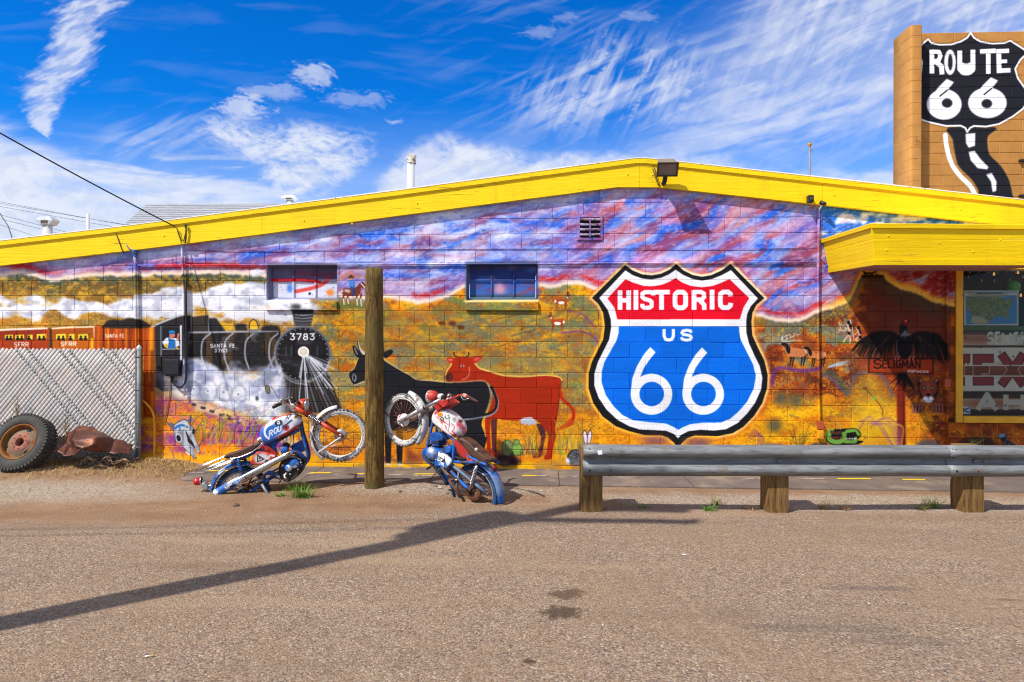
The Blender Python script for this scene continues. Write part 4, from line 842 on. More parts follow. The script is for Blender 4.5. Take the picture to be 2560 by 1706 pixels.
    # hilltop dogs in front of the moon
    c.ell((890, 185), 60, 36, (222, 178, 50), 8); c.poly([(820, 215), (840, 200), (990, 205), (1000, 225), (820, 228)], (44, 24, 16), 4); c.line([(838, 172), (850, 190), (905, 192), (935, 178)], 12, (34, 20, 14), 2); 
    for q in (850, 862, 898, 908, 940): c.line([(q, 190), (q, 210)], 6, (34, 20, 14), 1)
    # vulture on the sign
    K = (20, 17, 18)
    c.line([(1100, 560), (1130, 620)], 120, (120, 66, 50), 50, 0, .5)
    c.line([(1105, 690), (1060, 652), (985, 640), (905, 648)], 44, K, 8, 4, .95, 20); c.line([(1195, 690), (1250, 650), (1330, 648), (1410, 668)], 46, K, 8, 4, .95, 22)
    for i in range(46):
        t = i / 45; bx_ = 1100 - 190 * t + rnd.uniform(-10, 10); by_ = 680 - 26 * t + rnd.uniform(-8, 14); ex = 1075 - 330 * t ** .8 + rnd.uniform(-16, 16); ey = 815 + 40 * t - 130 * max(0, t - .55) * 1.6 + rnd.uniform(-14, 22)
        c.line([(bx_, by_), ((bx_ + ex) / 2 - 14, (by_ + ey) / 2 - 16), (ex, ey)], 24, K, 4, 3, .85, 3)
    for i in range(46):
        t = i / 45; bx_ = 1200 + 200 * t + rnd.uniform(-10, 10); by_ = 680 - 20 * t + rnd.uniform(-8, 14); ex = 1230 + 270 * t ** .8 + rnd.uniform(-16, 16); ey = 815 + 60 * t - 90 * max(0, t - .7) + rnd.uniform(-14, 26)
        c.line([(bx_, by_), ((bx_ + ex) / 2 + 10, (by_ + ey) / 2 - 14), (ex, ey)], 24, K, 4, 3, .85, 3)
    for i in range(20): q = rnd.choice((-1, 1)); c.line([(1150 + q * rnd.uniform(60, 150), 665), (1150 + q * rnd.uniform(100, 260), 770)], 3, (96, 62, 44), 2, 0, .45)
    c.ell((1150, 740), 62, 96, (18, 16, 18), 4); c.line([(1095, 690), (1090, 760), (1110, 820)], 4, (150, 150, 156), 2, 3, .6); c.line([(1150, 570), (1140, 610), (1150, 660)], 44, (34, 28, 30), 6, 3, 1, 70)
    for _ in range(26): c.line([(1120 + rnd.uniform(0, 70), 620 + rnd.uniform(0, 40)), (1115 + rnd.uniform(0, 80), 645 + rnd.uniform(0, 30))], 3, (140, 140, 146), 1, 0, .6)
    c.ell((1156, 560), 22, 24, (150, 24, 26), 3); c.ell((1160, 552), 7, 6, (214, 170, 160), 1); c.line([(1172, 556), (1200, 545)], 9, (46, 30, 28), 1, 0, 1, 3)
    # sign board and post
    c.poly([(1090, 945), (1150, 945), (1160, 1520), (1095, 1520)], (120, 34, 18), 3); c.line([(1140, 950), (1145, 1510)], 18, (84, 22, 14), 5, 0, .8)
    for i in range(18): c.line([(1130 + rnd.uniform(-30, 30), 950), (1060 + rnd.uniform(-40, 170), 1020 + rnd.uniform(0, 50))], 15, K, 3, 0, .85, 4)
    c.poly([(878, 828), (1370, 832), (1368, 950), (876, 945)], (30, 18, 14), 2); c.poly([(886, 836), (1362, 840), (1360, 942), (884, 938)], (152, 50, 20), 3)
    for i in range(20): c.line([(rnd.uniform(890, 1200), rnd.uniform(840, 935)), (rnd.uniform(1000, 1350), rnd.uniform(840, 935))], rnd.uniform(4, 12), rnd.choice([(176, 66, 26), (122, 38, 16)]), 4, 0, .4)
    c.text('S', 918, 975, 842, 908, 10, (24, 16, 14), .2, 1, False); c.text('ELIGMAN', 985, 1268, 848, 905, 9, (24, 16, 14), .28, 1, False)
    c.text('POP', 1176, 1232, 922, 942, 5, (226, 206, 190), .3, .6, False); c.text('456', 1285, 1330, 926, 942, 4, (226, 206, 190), .3, .6, False); c.line([(1240, 925), (1278, 942)], 5, (226, 206, 190)); c.line([(1240, 942), (1278, 925)], 5, (226, 206, 190))
    for q in (1085, 1110, 1190, 1220): c.line([(q, 820), (q - 8, 845)], 6, (214, 130, 110), 1)
    # cougar
    c.poly([(1255, 985), (1275, 975), (1300, 1010), (1360, 1010), (1385, 978), (1408, 985), (1405, 1060), (1390, 1120), (1350, 1165), (1310, 1165), (1270, 1120), (1252, 1050)], (28, 20, 20), 3, 3)
    c.poly([(1275, 1020), (1300, 1005), (1360, 1005), (1392, 1030), (1395, 1070), (1370, 1110), (1340, 1150), (1320, 1150), (1280, 1110), (1262, 1060)], (132, 56, 44), 4, 3)
    c.ell((1272, 1000), 10, 18, (176, 110, 96), 4, -.4); c.ell((1390, 1000), 10, 18, (176, 110, 96), 4, .4)
    for q in (1298, 1360): c.ell((q, 1056), 17, 12, (30, 20, 18), 2); c.ell((q, 1056), 10, 8, (206, 190, 90), 1); c.ell((q, 1056), 4, 6, (20, 16, 16), 1)
    c.line([(1330, 1030), (1328, 1100)], 22, (158, 78, 60), 8, 0, .8); c.ell((1328, 1108), 19, 12, (30, 18, 18), 2); c.ell((1310, 1138), 24, 18, (226, 216, 214), 4); c.ell((1348, 1138), 24, 18, (226, 216, 214), 4); c.line([(1328, 1116), (1328, 1140)], 4, (30, 20, 20), 1); c.ell((1330, 1160), 26, 9, (206, 196, 194), 4)
    for px_ in (1250, 1400):
        c.ell((px_, 1200), 52, 38, (112, 60, 44), 8)
        for q in range(4): c.line([(px_ - 36 + q * 24, 1185), (px_ - 38 + q * 25, 1238)], 16, (134, 78, 60), 3); c.line([(px_ - 24 + q * 24, 1190), (px_ - 25 + q * 24, 1240)], 5, (50, 26, 20), 2)
    # lizard, dry stalks
    c.line([(850, 1060), (900, 1110), (960, 1180), (985, 1230), (980, 1270)], 5, (70, 40, 30), 1, 4, .9); c.ell((920, 1130), 10, 20, (116, 170, 60), 2, -.4); c.ell((850, 1058), 18, 12, (130, 60, 30), 4)
    for q in range(9): c.line([(1060 + q * 8, 1500), (960 + q * 22, 1350), (860 + q * 20 + rnd.uniform(-20, 20), 1260 + rnd.uniform(0, 80)), (800 + q * 18, 1290 + rnd.uniform(0, 90))], 12, rnd.choice([(150, 90, 130), (196, 150, 60), (170, 110, 120), (216, 176, 60)]), 6, 4, .6)
    # snake on its rock
    c.zoom(1880, 860, 5.6)
    c.poly([(760, 1450), (900, 1380), (1100, 1400), (1500, 1400), (1560, 1480), (1550, 1560), (760, 1560)], (112, 82, 78), 10, 0, .95); c.poly([(780, 1450), (900, 1385), (915, 1500), (800, 1520)], (56, 40, 60), 10)
    c.poly([(1035, 1300), (1060, 1225), (1150, 1200), (1320, 1185), (1450, 1185), (1520, 1240), (1520, 1300), (1480, 1350), (1560, 1360), (1500, 1400), (1300, 1420), (1120, 1410), (1045, 1360)], (22, 22, 20), 4, 3)
    c.line([(1110, 1215), (1070, 1280), (1100, 1350), (1200, 1375), (1280, 1340), (1290, 1260)], 62, (104, 160, 62), 3, 4); c.line([(1330, 1225), (1440, 1215), (1495, 1270)], 46, (108, 168, 58), 3, 4, 1, 40); c.line([(1310, 1370), (1440, 1370), (1455, 1320)], 44, (100, 152, 62), 3, 4)
    c.line([(1110, 1235), (1180, 1250), (1240, 1240)], 40, (84, 46, 36), 4, 3)
    for q in range(7): c.poly([(1075 + q * 30, 1300), (1098 + q * 30, 1300), (1087 + q * 30, 1345)], (150, 60, 50), 2); c.poly([(1310 + q * 22, 1320), (1330 + q * 22, 1320), (1320 + q * 22, 1355)], (190, 190, 186), 2)
    c.ell((1445, 1240), 14, 9, (24, 36, 24), 2); c.line([(1200, 1095), (1240, 1190)], 14, (150, 170, 80), 2, 0, 1, 20); c.line([(1520, 1290), (1600, 1300)], 4, (60, 30, 30), 1)
    for q in range(26):
        a = rnd.uniform(480, 860); c.line([(660 + (a - 660) * .25, 1440), (a, 1100 + rnd.uniform(0, 170))], 6, rnd.choice([(70, 60, 30), (110, 140, 40), (90, 50, 30), (150, 110, 40)]), 2, 0, .8, 2)
    for q in range(12): c.line([(60 + q * 10, 1440), (90 + q * 6, 1250 + q * 4), (20 - q * 8, 1180 + q * 14)], 10, (150, 80, 100), 6, 4, .5)
    c.zoom(1440, 620, 3.0154)
    for cx_, cy_ in ((590, 1450), (920, 1465)): c.ell((cx_, cy_), 120, 34, (146, 88, 84), 20, 0, .75); c.ell((cx_ + 10, cy_ + 10), 70, 20, (96, 60, 96), 14, 0, .6)
    # under the shop window: stones, brush and a roadrunner
    c.zoom(1880, 620, 3.0147)
    for _ in range(34):
        x0_ = rnd.uniform(1480, 2050); y0_ = rnd.uniform(1310, 1480); c.ell((x0_, y0_), rnd.uniform(20, 50), rnd.uniform(12, 26), rnd.choice([(150, 62, 22), (112, 46, 22), (176, 86, 24), (90, 40, 24)]), 10, 0, .6)
    for q in (1490, 1612, 1726, 1850, 1970): c.line([(q, 1310), (q + 4, 1420)], 6, (206, 126, 30), 4, 0, .6)
    c.line([(1490, 1420), (2050, 1425)], 6, (206, 126, 30), 4, 0, .6)
    c.line([(1480, 1300), (1700, 1285), (1850, 1295), (2060, 1280)], 26, (46, 26, 18), 12, 4, .85)
    c.ell((1700, 1480), 140, 56, (62, 38, 30), 8); 
    for q in range(18): c.line([(1690 + rnd.uniform(-60, 60), 1490), (1680 + rnd.uniform(-70, 90), 1400 + rnd.uniform(0, 50))], 7, rnd.choice([(100, 130, 40), (150, 130, 60), (90, 60, 40)]), 2, 0, .8, 2)
    c.poly([(1850, 1415), (1880, 1400), (1925, 1405), (1915, 1425), (1945, 1460), (2000, 1490), (2080, 1500), (2080, 1530), (1930, 1520), (1890, 1460)], (44, 44, 52), 3, 2); c.ell((1885, 1415), 30, 14, (130, 150, 170), 4, -.2)
    for _ in range(34): c.ell((1900 + rnd.uniform(0, 120), 1450 + rnd.uniform(-20, 60)), 4, 4, (196, 196, 200), 1, 0, .6, 6)
    c.ell((1330, 1480), 90, 34, (70, 66, 74), 10, 0, .9)
    # every block took the paint a little differently; coats are uneven, and lap marks show
    zo = wall_xz(1330, 1009.4)[1] % .2032; xo = wall_xz(1380.9, 758)[0]; Xw = np.arange(c.w, dtype=np.float32)[None, :] / MPPM + MX0; Zw = MZ1 - np.arange(c.h, dtype=np.float32)[:, None] / MPPM
    ri = np.floor((Zw - zo) / .2032).astype(np.int32); r0_ = int(math.floor((wall_xz(1380.9, 758)[1] - zo) / .2032)); ci = np.floor((Xw - xo - np.where((ri - r0_) % 2 == 1, .2032, 0)) / .4064).astype(np.int32)
    c.a *= (1 + .085 * (_LAT[ri % 512, ci % 512] - .5) + .10 * (fbm(x / 70, y / 40, 161, 3) - .5) + .07 * (fbm(x / 60, y / 5, 163, 2) - .5))[..., None]
    # weathering: a little dust low on the wall, flaked spots, roller texture
    c.a *= (1 + .06 * (fbm(x / 2.2, y / 2.2, 111, 2) - .5))[..., None]
    c.a[:] = lerp(c.a, C(150, 120, 92), sstep(1138, 1172, y) * sstep(.42, .62, fbm(x / 22, y / 8, 112, 3)) * .6)
    c.a[:] = lerp(c.a, C(60, 50, 46), sstep(.86, .9, fbm(x / 9, y / 7, 113, 2)) * .55 * (1 - sstep(1480, 1500, x) * (1 - sstep(1900, 1920, x))))
    return c
# ------------------------------------------------------------------ ground
def gz(x, y):
    n = mnoise.noise(Vector((x * .55, y * .55, 3.1))) * .012 + mnoise.noise(Vector((x * 2.3, y * 2.3, 7.7))) * .005
    n *= min(1, max(0, (-y - .98) / .35)) if x > -4.55 else 1           # quiet where it meets the pavement
    m = math.exp(-((y + .15) / .55) ** 2) * max(0, min(1, (-4.45 - x) / .5)) * .10     # dirt banked up along the fence
    m += math.exp(-(((x + 1.75) / .75) ** 2 + ((y + 1.15) / .28) ** 2)) * .03 + math.exp(-(((x + .3) / 1.1) ** 2 + ((y + 1.5) / .3) ** 2)) * .03
    return n + m

def ground_material():
    m = bpy.data.materials.new('dusty asphalt and dirt'); m.use_nodes = True; nt = m.node_tree; p = nt.nodes['Principled BSDF']
    pos = N(nt, 'ShaderNodeNewGeometry').outputs['Position']; s = N(nt, 'ShaderNodeSeparateXYZ'); nt.links.new(pos, s.inputs[0]); X, Y, _ = s.outputs
    def noise(sc, det=4, rough=.55, sx=1, sy=1):
        mp = N(nt, 'ShaderNodeMapping'); mp.inputs['Scale'].default_value = (sx, sy, 1); nt.links.new(pos, mp.inputs[0])
        n = N(nt, 'ShaderNodeTexNoise', i_Scale=sc, i_Detail=det, i_Roughness=rough); wire(nt, mp, n); return n.outputs[0]
    def vor(sc):
        v = N(nt, 'ShaderNodeTexVoronoi', i_Scale=sc); v.inputs['Randomness'].default_value = 1; nt.links.new(pos, v.inputs[0]); return v
    v1, v2, v3 = vor(100), vor(64), vor(38)
    def chips(v, cols):
        sp = N(nt, 'ShaderNodeSeparateColor'); nt.links.new(v.outputs['Color'], sp.inputs[0]); r = N(nt, 'ShaderNodeValToRGB'); r.color_ramp.interpolation = 'CONSTANT'
        el = r.color_ramp.elements; el[0].color = (*cols[0][1], 1); el[1].position = cols[1][0]; el[1].color = (*cols[1][1], 1)
        for q, c in cols[2:]: e = el.new(q); e.color = (*c, 1)
        nt.links.new(sp.outputs[0], r.inputs[0]); return r.outputs[0]
    A = [(0, srgb(140, 118, 99)), (.22, srgb(160, 136, 114)), (.46, srgb(114, 97, 85)), (.58, srgb(170, 148, 124)), (.72, srgb(152, 120, 86)), (.8, srgb(72, 66, 66)), (.9, srgb(204, 186, 162)), (.96, srgb(122, 84, 72))]
    asp = mixc(nt, .40, chips(v1, A), mixc(nt, .35, chips(v2, A), chips(v3, A)))
    asp = mixc(nt, M_(nt, 'MULTIPLY', smooth_node(nt, noise(.9, 5), .40, .68), .42), asp, srgb(148, 122, 94))            # dust lying in patches
    fine = noise(210, 3, .7)
    D = [(0, srgb(150, 120, 92)), (.3, srgb(138, 108, 81)), (.6, srgb(163, 134, 105)), (.85, srgb(117, 90, 69)), (.94, srgb(184, 161, 133))]
    dirt = mixc(nt, .3, mixc(nt, smooth_node(nt, noise(3.2, 6), .3, .7), srgb(155, 123, 92), srgb(132, 99, 71)), chips(v1, D))
    G = [(0, srgb(166, 149, 129)), (.2, srgb(140, 123, 106)), (.42, srgb(184, 165, 143)), (.62, srgb(118, 103, 91)), (.76, srgb(201, 187, 168)), (.9, srgb(152, 122, 99))]
    grav = mixc(nt, .5, chips(v2, G), chips(v1, G))
    wob = noise(.7, 4); wob2 = noise(3.0, 4); wob3 = noise(13, 5, .65)
    # dirt apron between the pavement and the driveway, widest on the left
    edge = M_(nt, 'MULTIPLY_ADD', M_(nt, 'MAXIMUM', M_(nt, 'SUBTRACT', .6, X), 0.0), -.16, -1.98)      # y of the edge
    kd = smooth_node(nt, M_(nt, 'ADD', M_(nt, 'SUBTRACT', Y, edge), M_(nt, 'MULTIPLY', M_(nt, 'SUBTRACT', wob, .5), 1.5)), -.35, .3)
    base = mixc(nt, kd, asp, dirt)
    def spot(cx, cy, rx, ry, lo=.4, hi=1.0, rot=0, nz=.9):
        ca, sa = math.cos(rot), math.sin(rot); dx = M_(nt, 'SUBTRACT', X, cx); dy = M_(nt, 'SUBTRACT', Y, cy)
        a = M_(nt, 'MULTIPLY_ADD', dx, ca / rx, M_(nt, 'MULTIPLY', dy, sa / rx)); b = M_(nt, 'MULTIPLY_ADD', dx, -sa / ry, M_(nt, 'MULTIPLY', dy, ca / ry))
        q = M_(nt, 'SQRT', M_(nt, 'MULTIPLY_ADD', a, a, M_(nt, 'MULTIPLY', b, b)))
        return M_(nt, 'SUBTRACT', 1.0, smooth_node(nt, M_(nt, 'ADD', q, M_(nt, 'MULTIPLY', M_(nt, 'SUBTRACT', wob2 if rx > .3 else wob3, .5), nz if rx > .3 else 2.2)), lo, hi))
    kg = M_(nt, 'MAXIMUM', spot(-.9, -1.3, 1.7, .38, .3, 1.1), M_(nt, 'MAXIMUM', spot(-5.6, -1.6, 2.2, .75, .3, 1.1), spot(3.4, -1.62, 3.6, .5, .5, 1.1)))
    base = mixc(nt, kg, base, grav)
    for px, py, rx, ry, k, col in ((1417, 1485, .14, .12, .7, srgb(76, 56, 42)), (1405, 1532, .16, .13, .8, srgb(66, 50, 38)), (2180, 1470, .42, .07, .4, srgb(84, 76, 72)), (2060, 1568, .6, .08, .35, srgb(88, 80, 76)), (2250, 1600, .5, .1, .25, srgb(88, 80, 74)), (1325, 1655, .05, .03, .8, srgb(70, 40, 30)), (2520, 1502, .1, .03, .6, srgb(86, 66, 56)), (600, 1420, 1.1, .16, .3, srgb(122, 94, 70)), (250, 1290, 1.6, .2, .5, srgb(134, 104, 76)), (760, 1305, 1.3, .16, .45, srgb(138, 106, 78))):
        g = ground_at(px, py); base = mixc(nt, M_(nt, 'MULTIPLY', spot(g.x, g.y, rx, ry, .5, 1.0), k), base, col)
    big = noise(.28, 3); base = mixc(nt, M_(nt, 'MULTIPLY', smooth_node(nt, big, .42, .62), .10), base, srgb(112, 95, 82))
    trk = noise(1.1, 4, .55, .25, 2.6); base = mixc(nt, M_(nt, 'MULTIPLY', smooth_node(nt, trk, .54, .68), .16), base, srgb(102, 88, 78)); base = mixc(nt, M_(nt, 'MULTIPLY', smooth_node(nt, noise(.8, 5, .6, .3, 2.2), .52, .68), .34), base, srgb(178, 150, 120))
    # an old crack filled with sand
    wv = M_(nt, 'ABSOLUTE', M_(nt, 'ADD', M_(nt, 'SUBTRACT', X, .95), M_(nt, 'ADD', M_(nt, 'MULTIPLY', M_(nt, 'SUBTRACT', noise(2.2, 5), .5), .55), M_(nt, 'MULTIPLY', M_(nt, 'ADD', Y, 4.5), .12))))
    ck = M_(nt, 'MULTIPLY', M_(nt, 'SUBTRACT', 1.0, smooth_node(nt, wv, .004, .03)), smooth_node(nt, noise(4, 3), .42, .6)); base = mixc(nt, M_(nt, 'MULTIPLY', ck, .6), base, srgb(170, 144, 112))
    base = mixc(nt, M_(nt, 'MULTIPLY', smooth_node(nt, fine, .60, .70), .8), base, srgb(88, 74, 64)); 
    nt.links.new(base, p.inputs['Base Color']); p.inputs['Roughness'].default_value = .93; p.inputs['Specular IOR Level'].default_value = .15
    hgt = M_(nt, 'ADD', M_(nt, 'MULTIPLY', v1.outputs['Distance'], -.5), M_(nt, 'ADD', M_(nt, 'MULTIPLY', v2.outputs['Distance'], -.5), M_(nt, 'MULTIPLY', fine, .6)))
    b = N(nt, 'ShaderNodeBump', i_Strength=.9, i_Distance=.014); nt.links.new(hgt, b.inputs['Height']); nt.links.new(b.outputs[0], p.inputs['Normal'])
    return m

def axis(lo, hi, step, far):
    a = [lo + i * step for i in range(int((hi - lo) / step) + 1)]; e = step; L = lo; H = hi; left = []; right = []
    while L > -far:
        e *= 1.7; L -= e; left.append(L)
    e = step
    while H < far:
        e *= 1.7; H += e; right.append(H)
    return left[::-1] + a + right
GXs, GYs = axis(-7.6, 7.6, .09, 420), axis(-9.4, .3, .09, 420)
gv = [(x, y, gz(x, y) if abs(x) < 9 and -11 < y < .4 else 0.0) for y in GYs for x in GXs]; nx = len(GXs)
gf = [(j * nx + i, j * nx + i + 1, (j + 1) * nx + i + 1, (j + 1) * nx + i) for j in range(len(GYs) - 1) for i in range(nx - 1)]
g_ = MB(); g_.add(gv, gf, True); ground = g_.build('ground', ground_material(), kind='structure')

# ------------------------------------------------------------------ pavement along the wall
PAVE = mat('worn dark pavement', srgb(104, 93, 86), .9, 0, .14, 3, .35, 90, srgb(134, 118, 102), (.5, .66), 1.3, .2)
YMARK = mat('faded yellow road paint', srgb(226, 186, 20), .8, 0, .1, 30, .2, 90, srgb(150, 128, 70), (.6, .66), 22)
WMARK = mat('faded white road paint', srgb(168, 156, 146), .85, 0, .1, 30, .2, 90, srgb(112, 100, 92), (.46, .58), 16)
pav = empty('pavement', (0, 0, 0), kind='structure')
js = [at(x, 1190, -.5).x for x in (1397, 1690, 2232)]
pitch = 1.56; js = [at(1397, 1190, -.5).x + pitch * k for k in range(-4, 5)]
left_end = -4.52
cuts = [left_end] + [j for j in js if left_end + .3 < j < 7.4] + [7.6]
for a, b in zip(cuts, cuts[1:]):
    m = MB(); g = .006; z = .012 + RND.uniform(0, .004)
    if a == left_end: poly = [(a - .18, -.42), (a + .05, -.72), (a + .02, -.8), (a + .16, -.99), (b - g, -1.0), (b - g, -.012), (a - .05, -.012), (a - .2, -.3)]
    else: poly = [(a + g, -1.0 + RND.uniform(-.012, .012)), (b - g, -1.0 + RND.uniform(-.012, .012)), (b - g, -.012), (a + g, -.012)]
    m.prism(poly, lambda x, y, d: Vector((x, y, d)), -.06, z); m.build('paving_slab', PAVE, pav, .005)
for x0, x1, yy, mt in ((401, 456, 1176, 0), (520, 571, 1177, 0), (772, 825, 1182, 0), (892, 912, 1184, 0), (1033, 1082, 1185, 0), (1303, 1340, 1189, 0), (1341, 1367, 1189.5, 1), (2090, 2174, 1197, 0), (2253, 2310, 1199, 0), (2400, 2440, 1200, 0), (826, 858, 1186, 1), (763, 782, 1185, 1), (893, 903, 1187, 1), (967, 1005, 1187, 1), (1033, 1080, 1189, 1), (1412, 1442, 1191, 1), (1860, 1930, 1196, 1), (2000, 2060, 1197, 1), (472, 510, 1181, 1)):
    p, q = ground_at(x0, yy, .02), ground_at(x1, yy, .02); m = MB(); w_ = .026 if mt == 0 else .02
    m.prism([(p.x, p.y - w_), (q.x, q.y - w_), (q.x + .03, q.y + w_), (p.x + .03, p.y + w_)], lambda x, y, d: Vector((x, y, d)), .0175, .0205)
    m.build('road_marking', YMARK if mt == 0 else WMARK, pav)

# ------------------------------------------------------------------ the painted building
MURAL_C = paint_mural()
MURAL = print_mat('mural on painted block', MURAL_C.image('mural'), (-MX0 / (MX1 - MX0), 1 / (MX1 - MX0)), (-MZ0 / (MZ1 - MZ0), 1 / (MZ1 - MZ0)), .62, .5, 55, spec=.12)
shop = empty('mural_building', (0, 0, 0), label='low gabled block building painted with a desert mural under yellow trim', cat='building')
FY = -0.075                                                            # face of the gable boards
FTOP = [(-70, 613), (0, 603.5), (320, 566), (640, 523.8), (1000, 477), (1400, 422.5), (1590, 397), (1614, 397), (2100, 451), (2560, 501.5), (2660, 512)]
FBOT = [(-70, 674), (0, 664.5), (305, 629), (640, 587.7), (1000, 539), (1400, 487), (1543, 468), (1650, 468.5), (2100, 517), (2452, 556.5), (2660, 580)]
ftop = [(at(x, y, FY).x, at(x, y, FY).z) for x, y in FTOP]; fbot = [(at(x, y, FY).x, at(x, y, FY).z) for x, y in FBOT]
def lin(P, x):
    for (a, b), (c, d) in zip(P, P[1:]):
        if a <= x <= c: return b + (d - b) * (x - a) / (c - a)
    return P[0][1] if x < P[0][0] else P[-1][1]
roofz = lambda x: lin(ftop, x)
BW, BH = .4064, .2032
zj = wall_xz(1330, 1009.4)[1]; z_off = zj % BH
xj = wall_xz(1380.9, 758)[0]; zrow0 = wall_xz(1380.9, 758)[1]
row0 = int(math.floor((zrow0 - z_off) / BH))
def rowz(i): return z_off + i * BH
def nearest_row(px, py): return int(round((wall_xz(px, py)[1] - z_off) / BH))
XL, XR = -7.7, 7.2
wins = []
for (x0, x1) in ((668, 842), (1167, 1344)):
    top, bot = nearest_row((x0 + x1) / 2, 662), nearest_row((x0 + x1) / 2, 777)
    wins.append((wall_xz(x0, 700)[0], wall_xz(x1, 700)[0], rowz(bot), rowz(top)))
sw_top, sw_bot = nearest_row(2480, 658), nearest_row(2480, 1059)
SW = (wall_xz(2388, 850)[0], 7.6, rowz(sw_bot), rowz(sw_top))
openings = wins + [SW]
def cut(xa, xb, za, zb):
    segs = [(xa, xb)]
    for ox0, ox1, oz0, oz1 in openings:
        if min(zb, oz1) - max(za, oz0) < .02: continue
        out = []
        for a, b in segs:
            if b <= ox0 or a >= ox1: out.append((a, b)); continue
            if a < ox0: out.append((a, ox0))
            if b > ox1: out.append((ox1, b))
        segs = out
    return segs
_bm = {}
def block_mesh(w, h, k=0):
    key = (round(w, 3), round(h, 3), k)
    if key in _bm: return _bm[key]
    g, bv, dp = .0032, .0045, .05; x0, x1, z0, z1 = g, w - g, g, h - g; r = random.Random(k * 7 + 1)
    dy = [r.uniform(-.0012, .0012) for _ in range(4)]
    vs = [(x0 + bv, dy[0], z0 + bv), (x1 - bv, dy[1], z0 + bv), (x1 - bv, dy[2], z1 - bv), (x0 + bv, dy[3], z1 - bv), (x0, bv, z0), (x1, bv, z0), (x1, bv, z1), (x0, bv, z1), (x0, dp, z0), (x1, dp, z0), (x1, dp, z1), (x0, dp, z1)]
    fs = [(0, 1, 2, 3), (4, 5, 1, 0), (5, 6, 2, 1), (6, 7, 3, 2), (7, 4, 0, 3), (8, 9, 5, 4), (9, 10, 6, 5), (10, 11, 7, 6), (11, 8, 4, 7)]
    _bm[key] = (vs, fs, MB().add(vs, fs).mesh('block', MURAL)); return _bm[key]
blocks = []; mortar = MB()
for i in range(-1, 21):
    za, zb = rowz(i), rowz(i + 1); off = xj + (BW / 2 if (i - row0) % 2 else 0)
    xs_ok = [XL + .02 * k for k in range(int((XR - XL) / .02)) if zb < roofz(XL + .02 * k) - .05]
    if not xs_ok: continue
    lo, hi = xs_ok[0], xs_ok[-1]
    for a, b in cut(lo, hi, za, zb): mortar.span(a, b, .0062, .19, za, zb)
    k0 = math.floor((lo - off) / BW)
    x = off + k0 * BW
    while x < hi:
        for a, b in cut(max(x, lo), min(x + BW, hi), za, zb):
            if b - a > .03: blocks.append((a, b, za, zb))
        x += BW
mortar.build('mortar_bed', MURAL, shop)
def px_of(X, Y, Z):
    dX, dY, dZ = X - CAM[0], Y - CAM[1], Z - CAM[2]
    d = -dX * math.sin(TH) + dY * math.cos(TH); return CX + (dX * math.cos(TH) + dY * math.sin(TH)) / d * FPX, CY - dZ / d * FPX
def seen(b):
    xm, zm = (b[0] + b[1]) / 2, (b[2] + b[3]) / 2; px, py = px_of(xm, 0, zm)
    if not (-20 < px < 2580) or zm > lin(fbot, xm): return 0
    s = (b[1] - b[0]) * (b[3] - b[2]) / (81 + xm * xm)
    if px < 350 and py > 870: return 0
    if px > 1460 and py > 1118: return s * .1
    if px > 2060 and 560 < py < 680: return s * .1
    return s
order = sorted(blocks, key=seen, reverse=True); rest = MB()
for n_, (a, b, za, zb) in enumerate(order):
    vs, fs, me = block_mesh(b - a, zb - za, n_ % 5)
    if n_ < 300: link_mesh('block', me, shop, (a, RND.uniform(-.0015, .0015), za))
    else: rest.add([(p[0] + a, p[1], p[2] + za) for p in vs], fs)
rest.build('block_courses', MURAL, shop, kind='stuff')

# gable boards with their raised top strip
def board_strip(x0, x1, P0, P1, y0, y1, name, m_, parent, dz0=0, dz1=0, bevel=.004):
    xs = sorted({x0, x1} | {p[0] for p in P0 + P1 if x0 < p[0] < x1}); m = MB()
    up = [(x, lin(P0, x) + dz0) for x in xs]; dn = [(x, lin(P1, x) + dz1) for x in xs]
    m.prism(dn + up[::-1], lambda x, z, d: Vector((x, d, z)), y0, y1); return m.build(name, m_, parent, bevel)
seam = [at(x, 560, FY).x for x in (-70, 655, 1599, 2056, 2655)]
for a, b in zip(seam, seam[1:]):
    board_strip(a + .0015, b - .0015, ftop, fbot, FY, -.012, 'fascia_board', YELLOW, shop, -.006)
for a, b in zip([seam[0], at(1235, 500, FY).x, at(1855, 430, FY).x], [at(1235, 500, FY).x, at(1855, 430, FY).x, seam[-1]]):
    board_strip(a + .001, b - .001, ftop, ftop, FY - .022, FY - .0005, 'drip_strip', YELLOW, shop, 0, -.062)
    board_strip(a + .001, b - .001, ftop, ftop, FY - .010, FY - .0007, 'drip_strip', YELLOW, shop, -.0625, -.078, .002)
ROOFW = mat('white roof coating', srgb(232, 230, 224), .7, 0, .08, 20, .2, 30, srgb(150, 120, 96), (.62, .68), 14)
pk = (ftop[6][0] + ftop[7][0]) / 2
for side in (0, 1):
    m = MB(); P = [p for p in ftop if (p[0] <= pk) == (side == 0)]; P = P + [(pk, roofz(pk))] if side == 0 else [(pk, roofz(pk))] + P
    top = [(x, z + .013 + .004 * math.sin(x * 9)) for x, z in P]; m.prism([(x, z + .0005) for x, z in P] + top[::-1], lambda x, z, d: Vector((x, d, z)), FY - .026, 14.0)
    m.build('roof', ROOFW, shop)
m = MB(); m.span(XL, XL + .2, .2, 13.8, 0, roofz(XL) - .02); m.span(XR - .2, XR, 3.2, 13.8, 0, roofz(XR) - .02); m.build('side_wall', mat('tan stucco', srgb(180, 150, 110), .9, 0, .1, 3), shop)
m = MB(); m.span(XL + .25, XR - .25, 13.5, 13.75, 0, 2.4); m.build('rear_wall', bpy.data.materials['tan stucco'], shop)

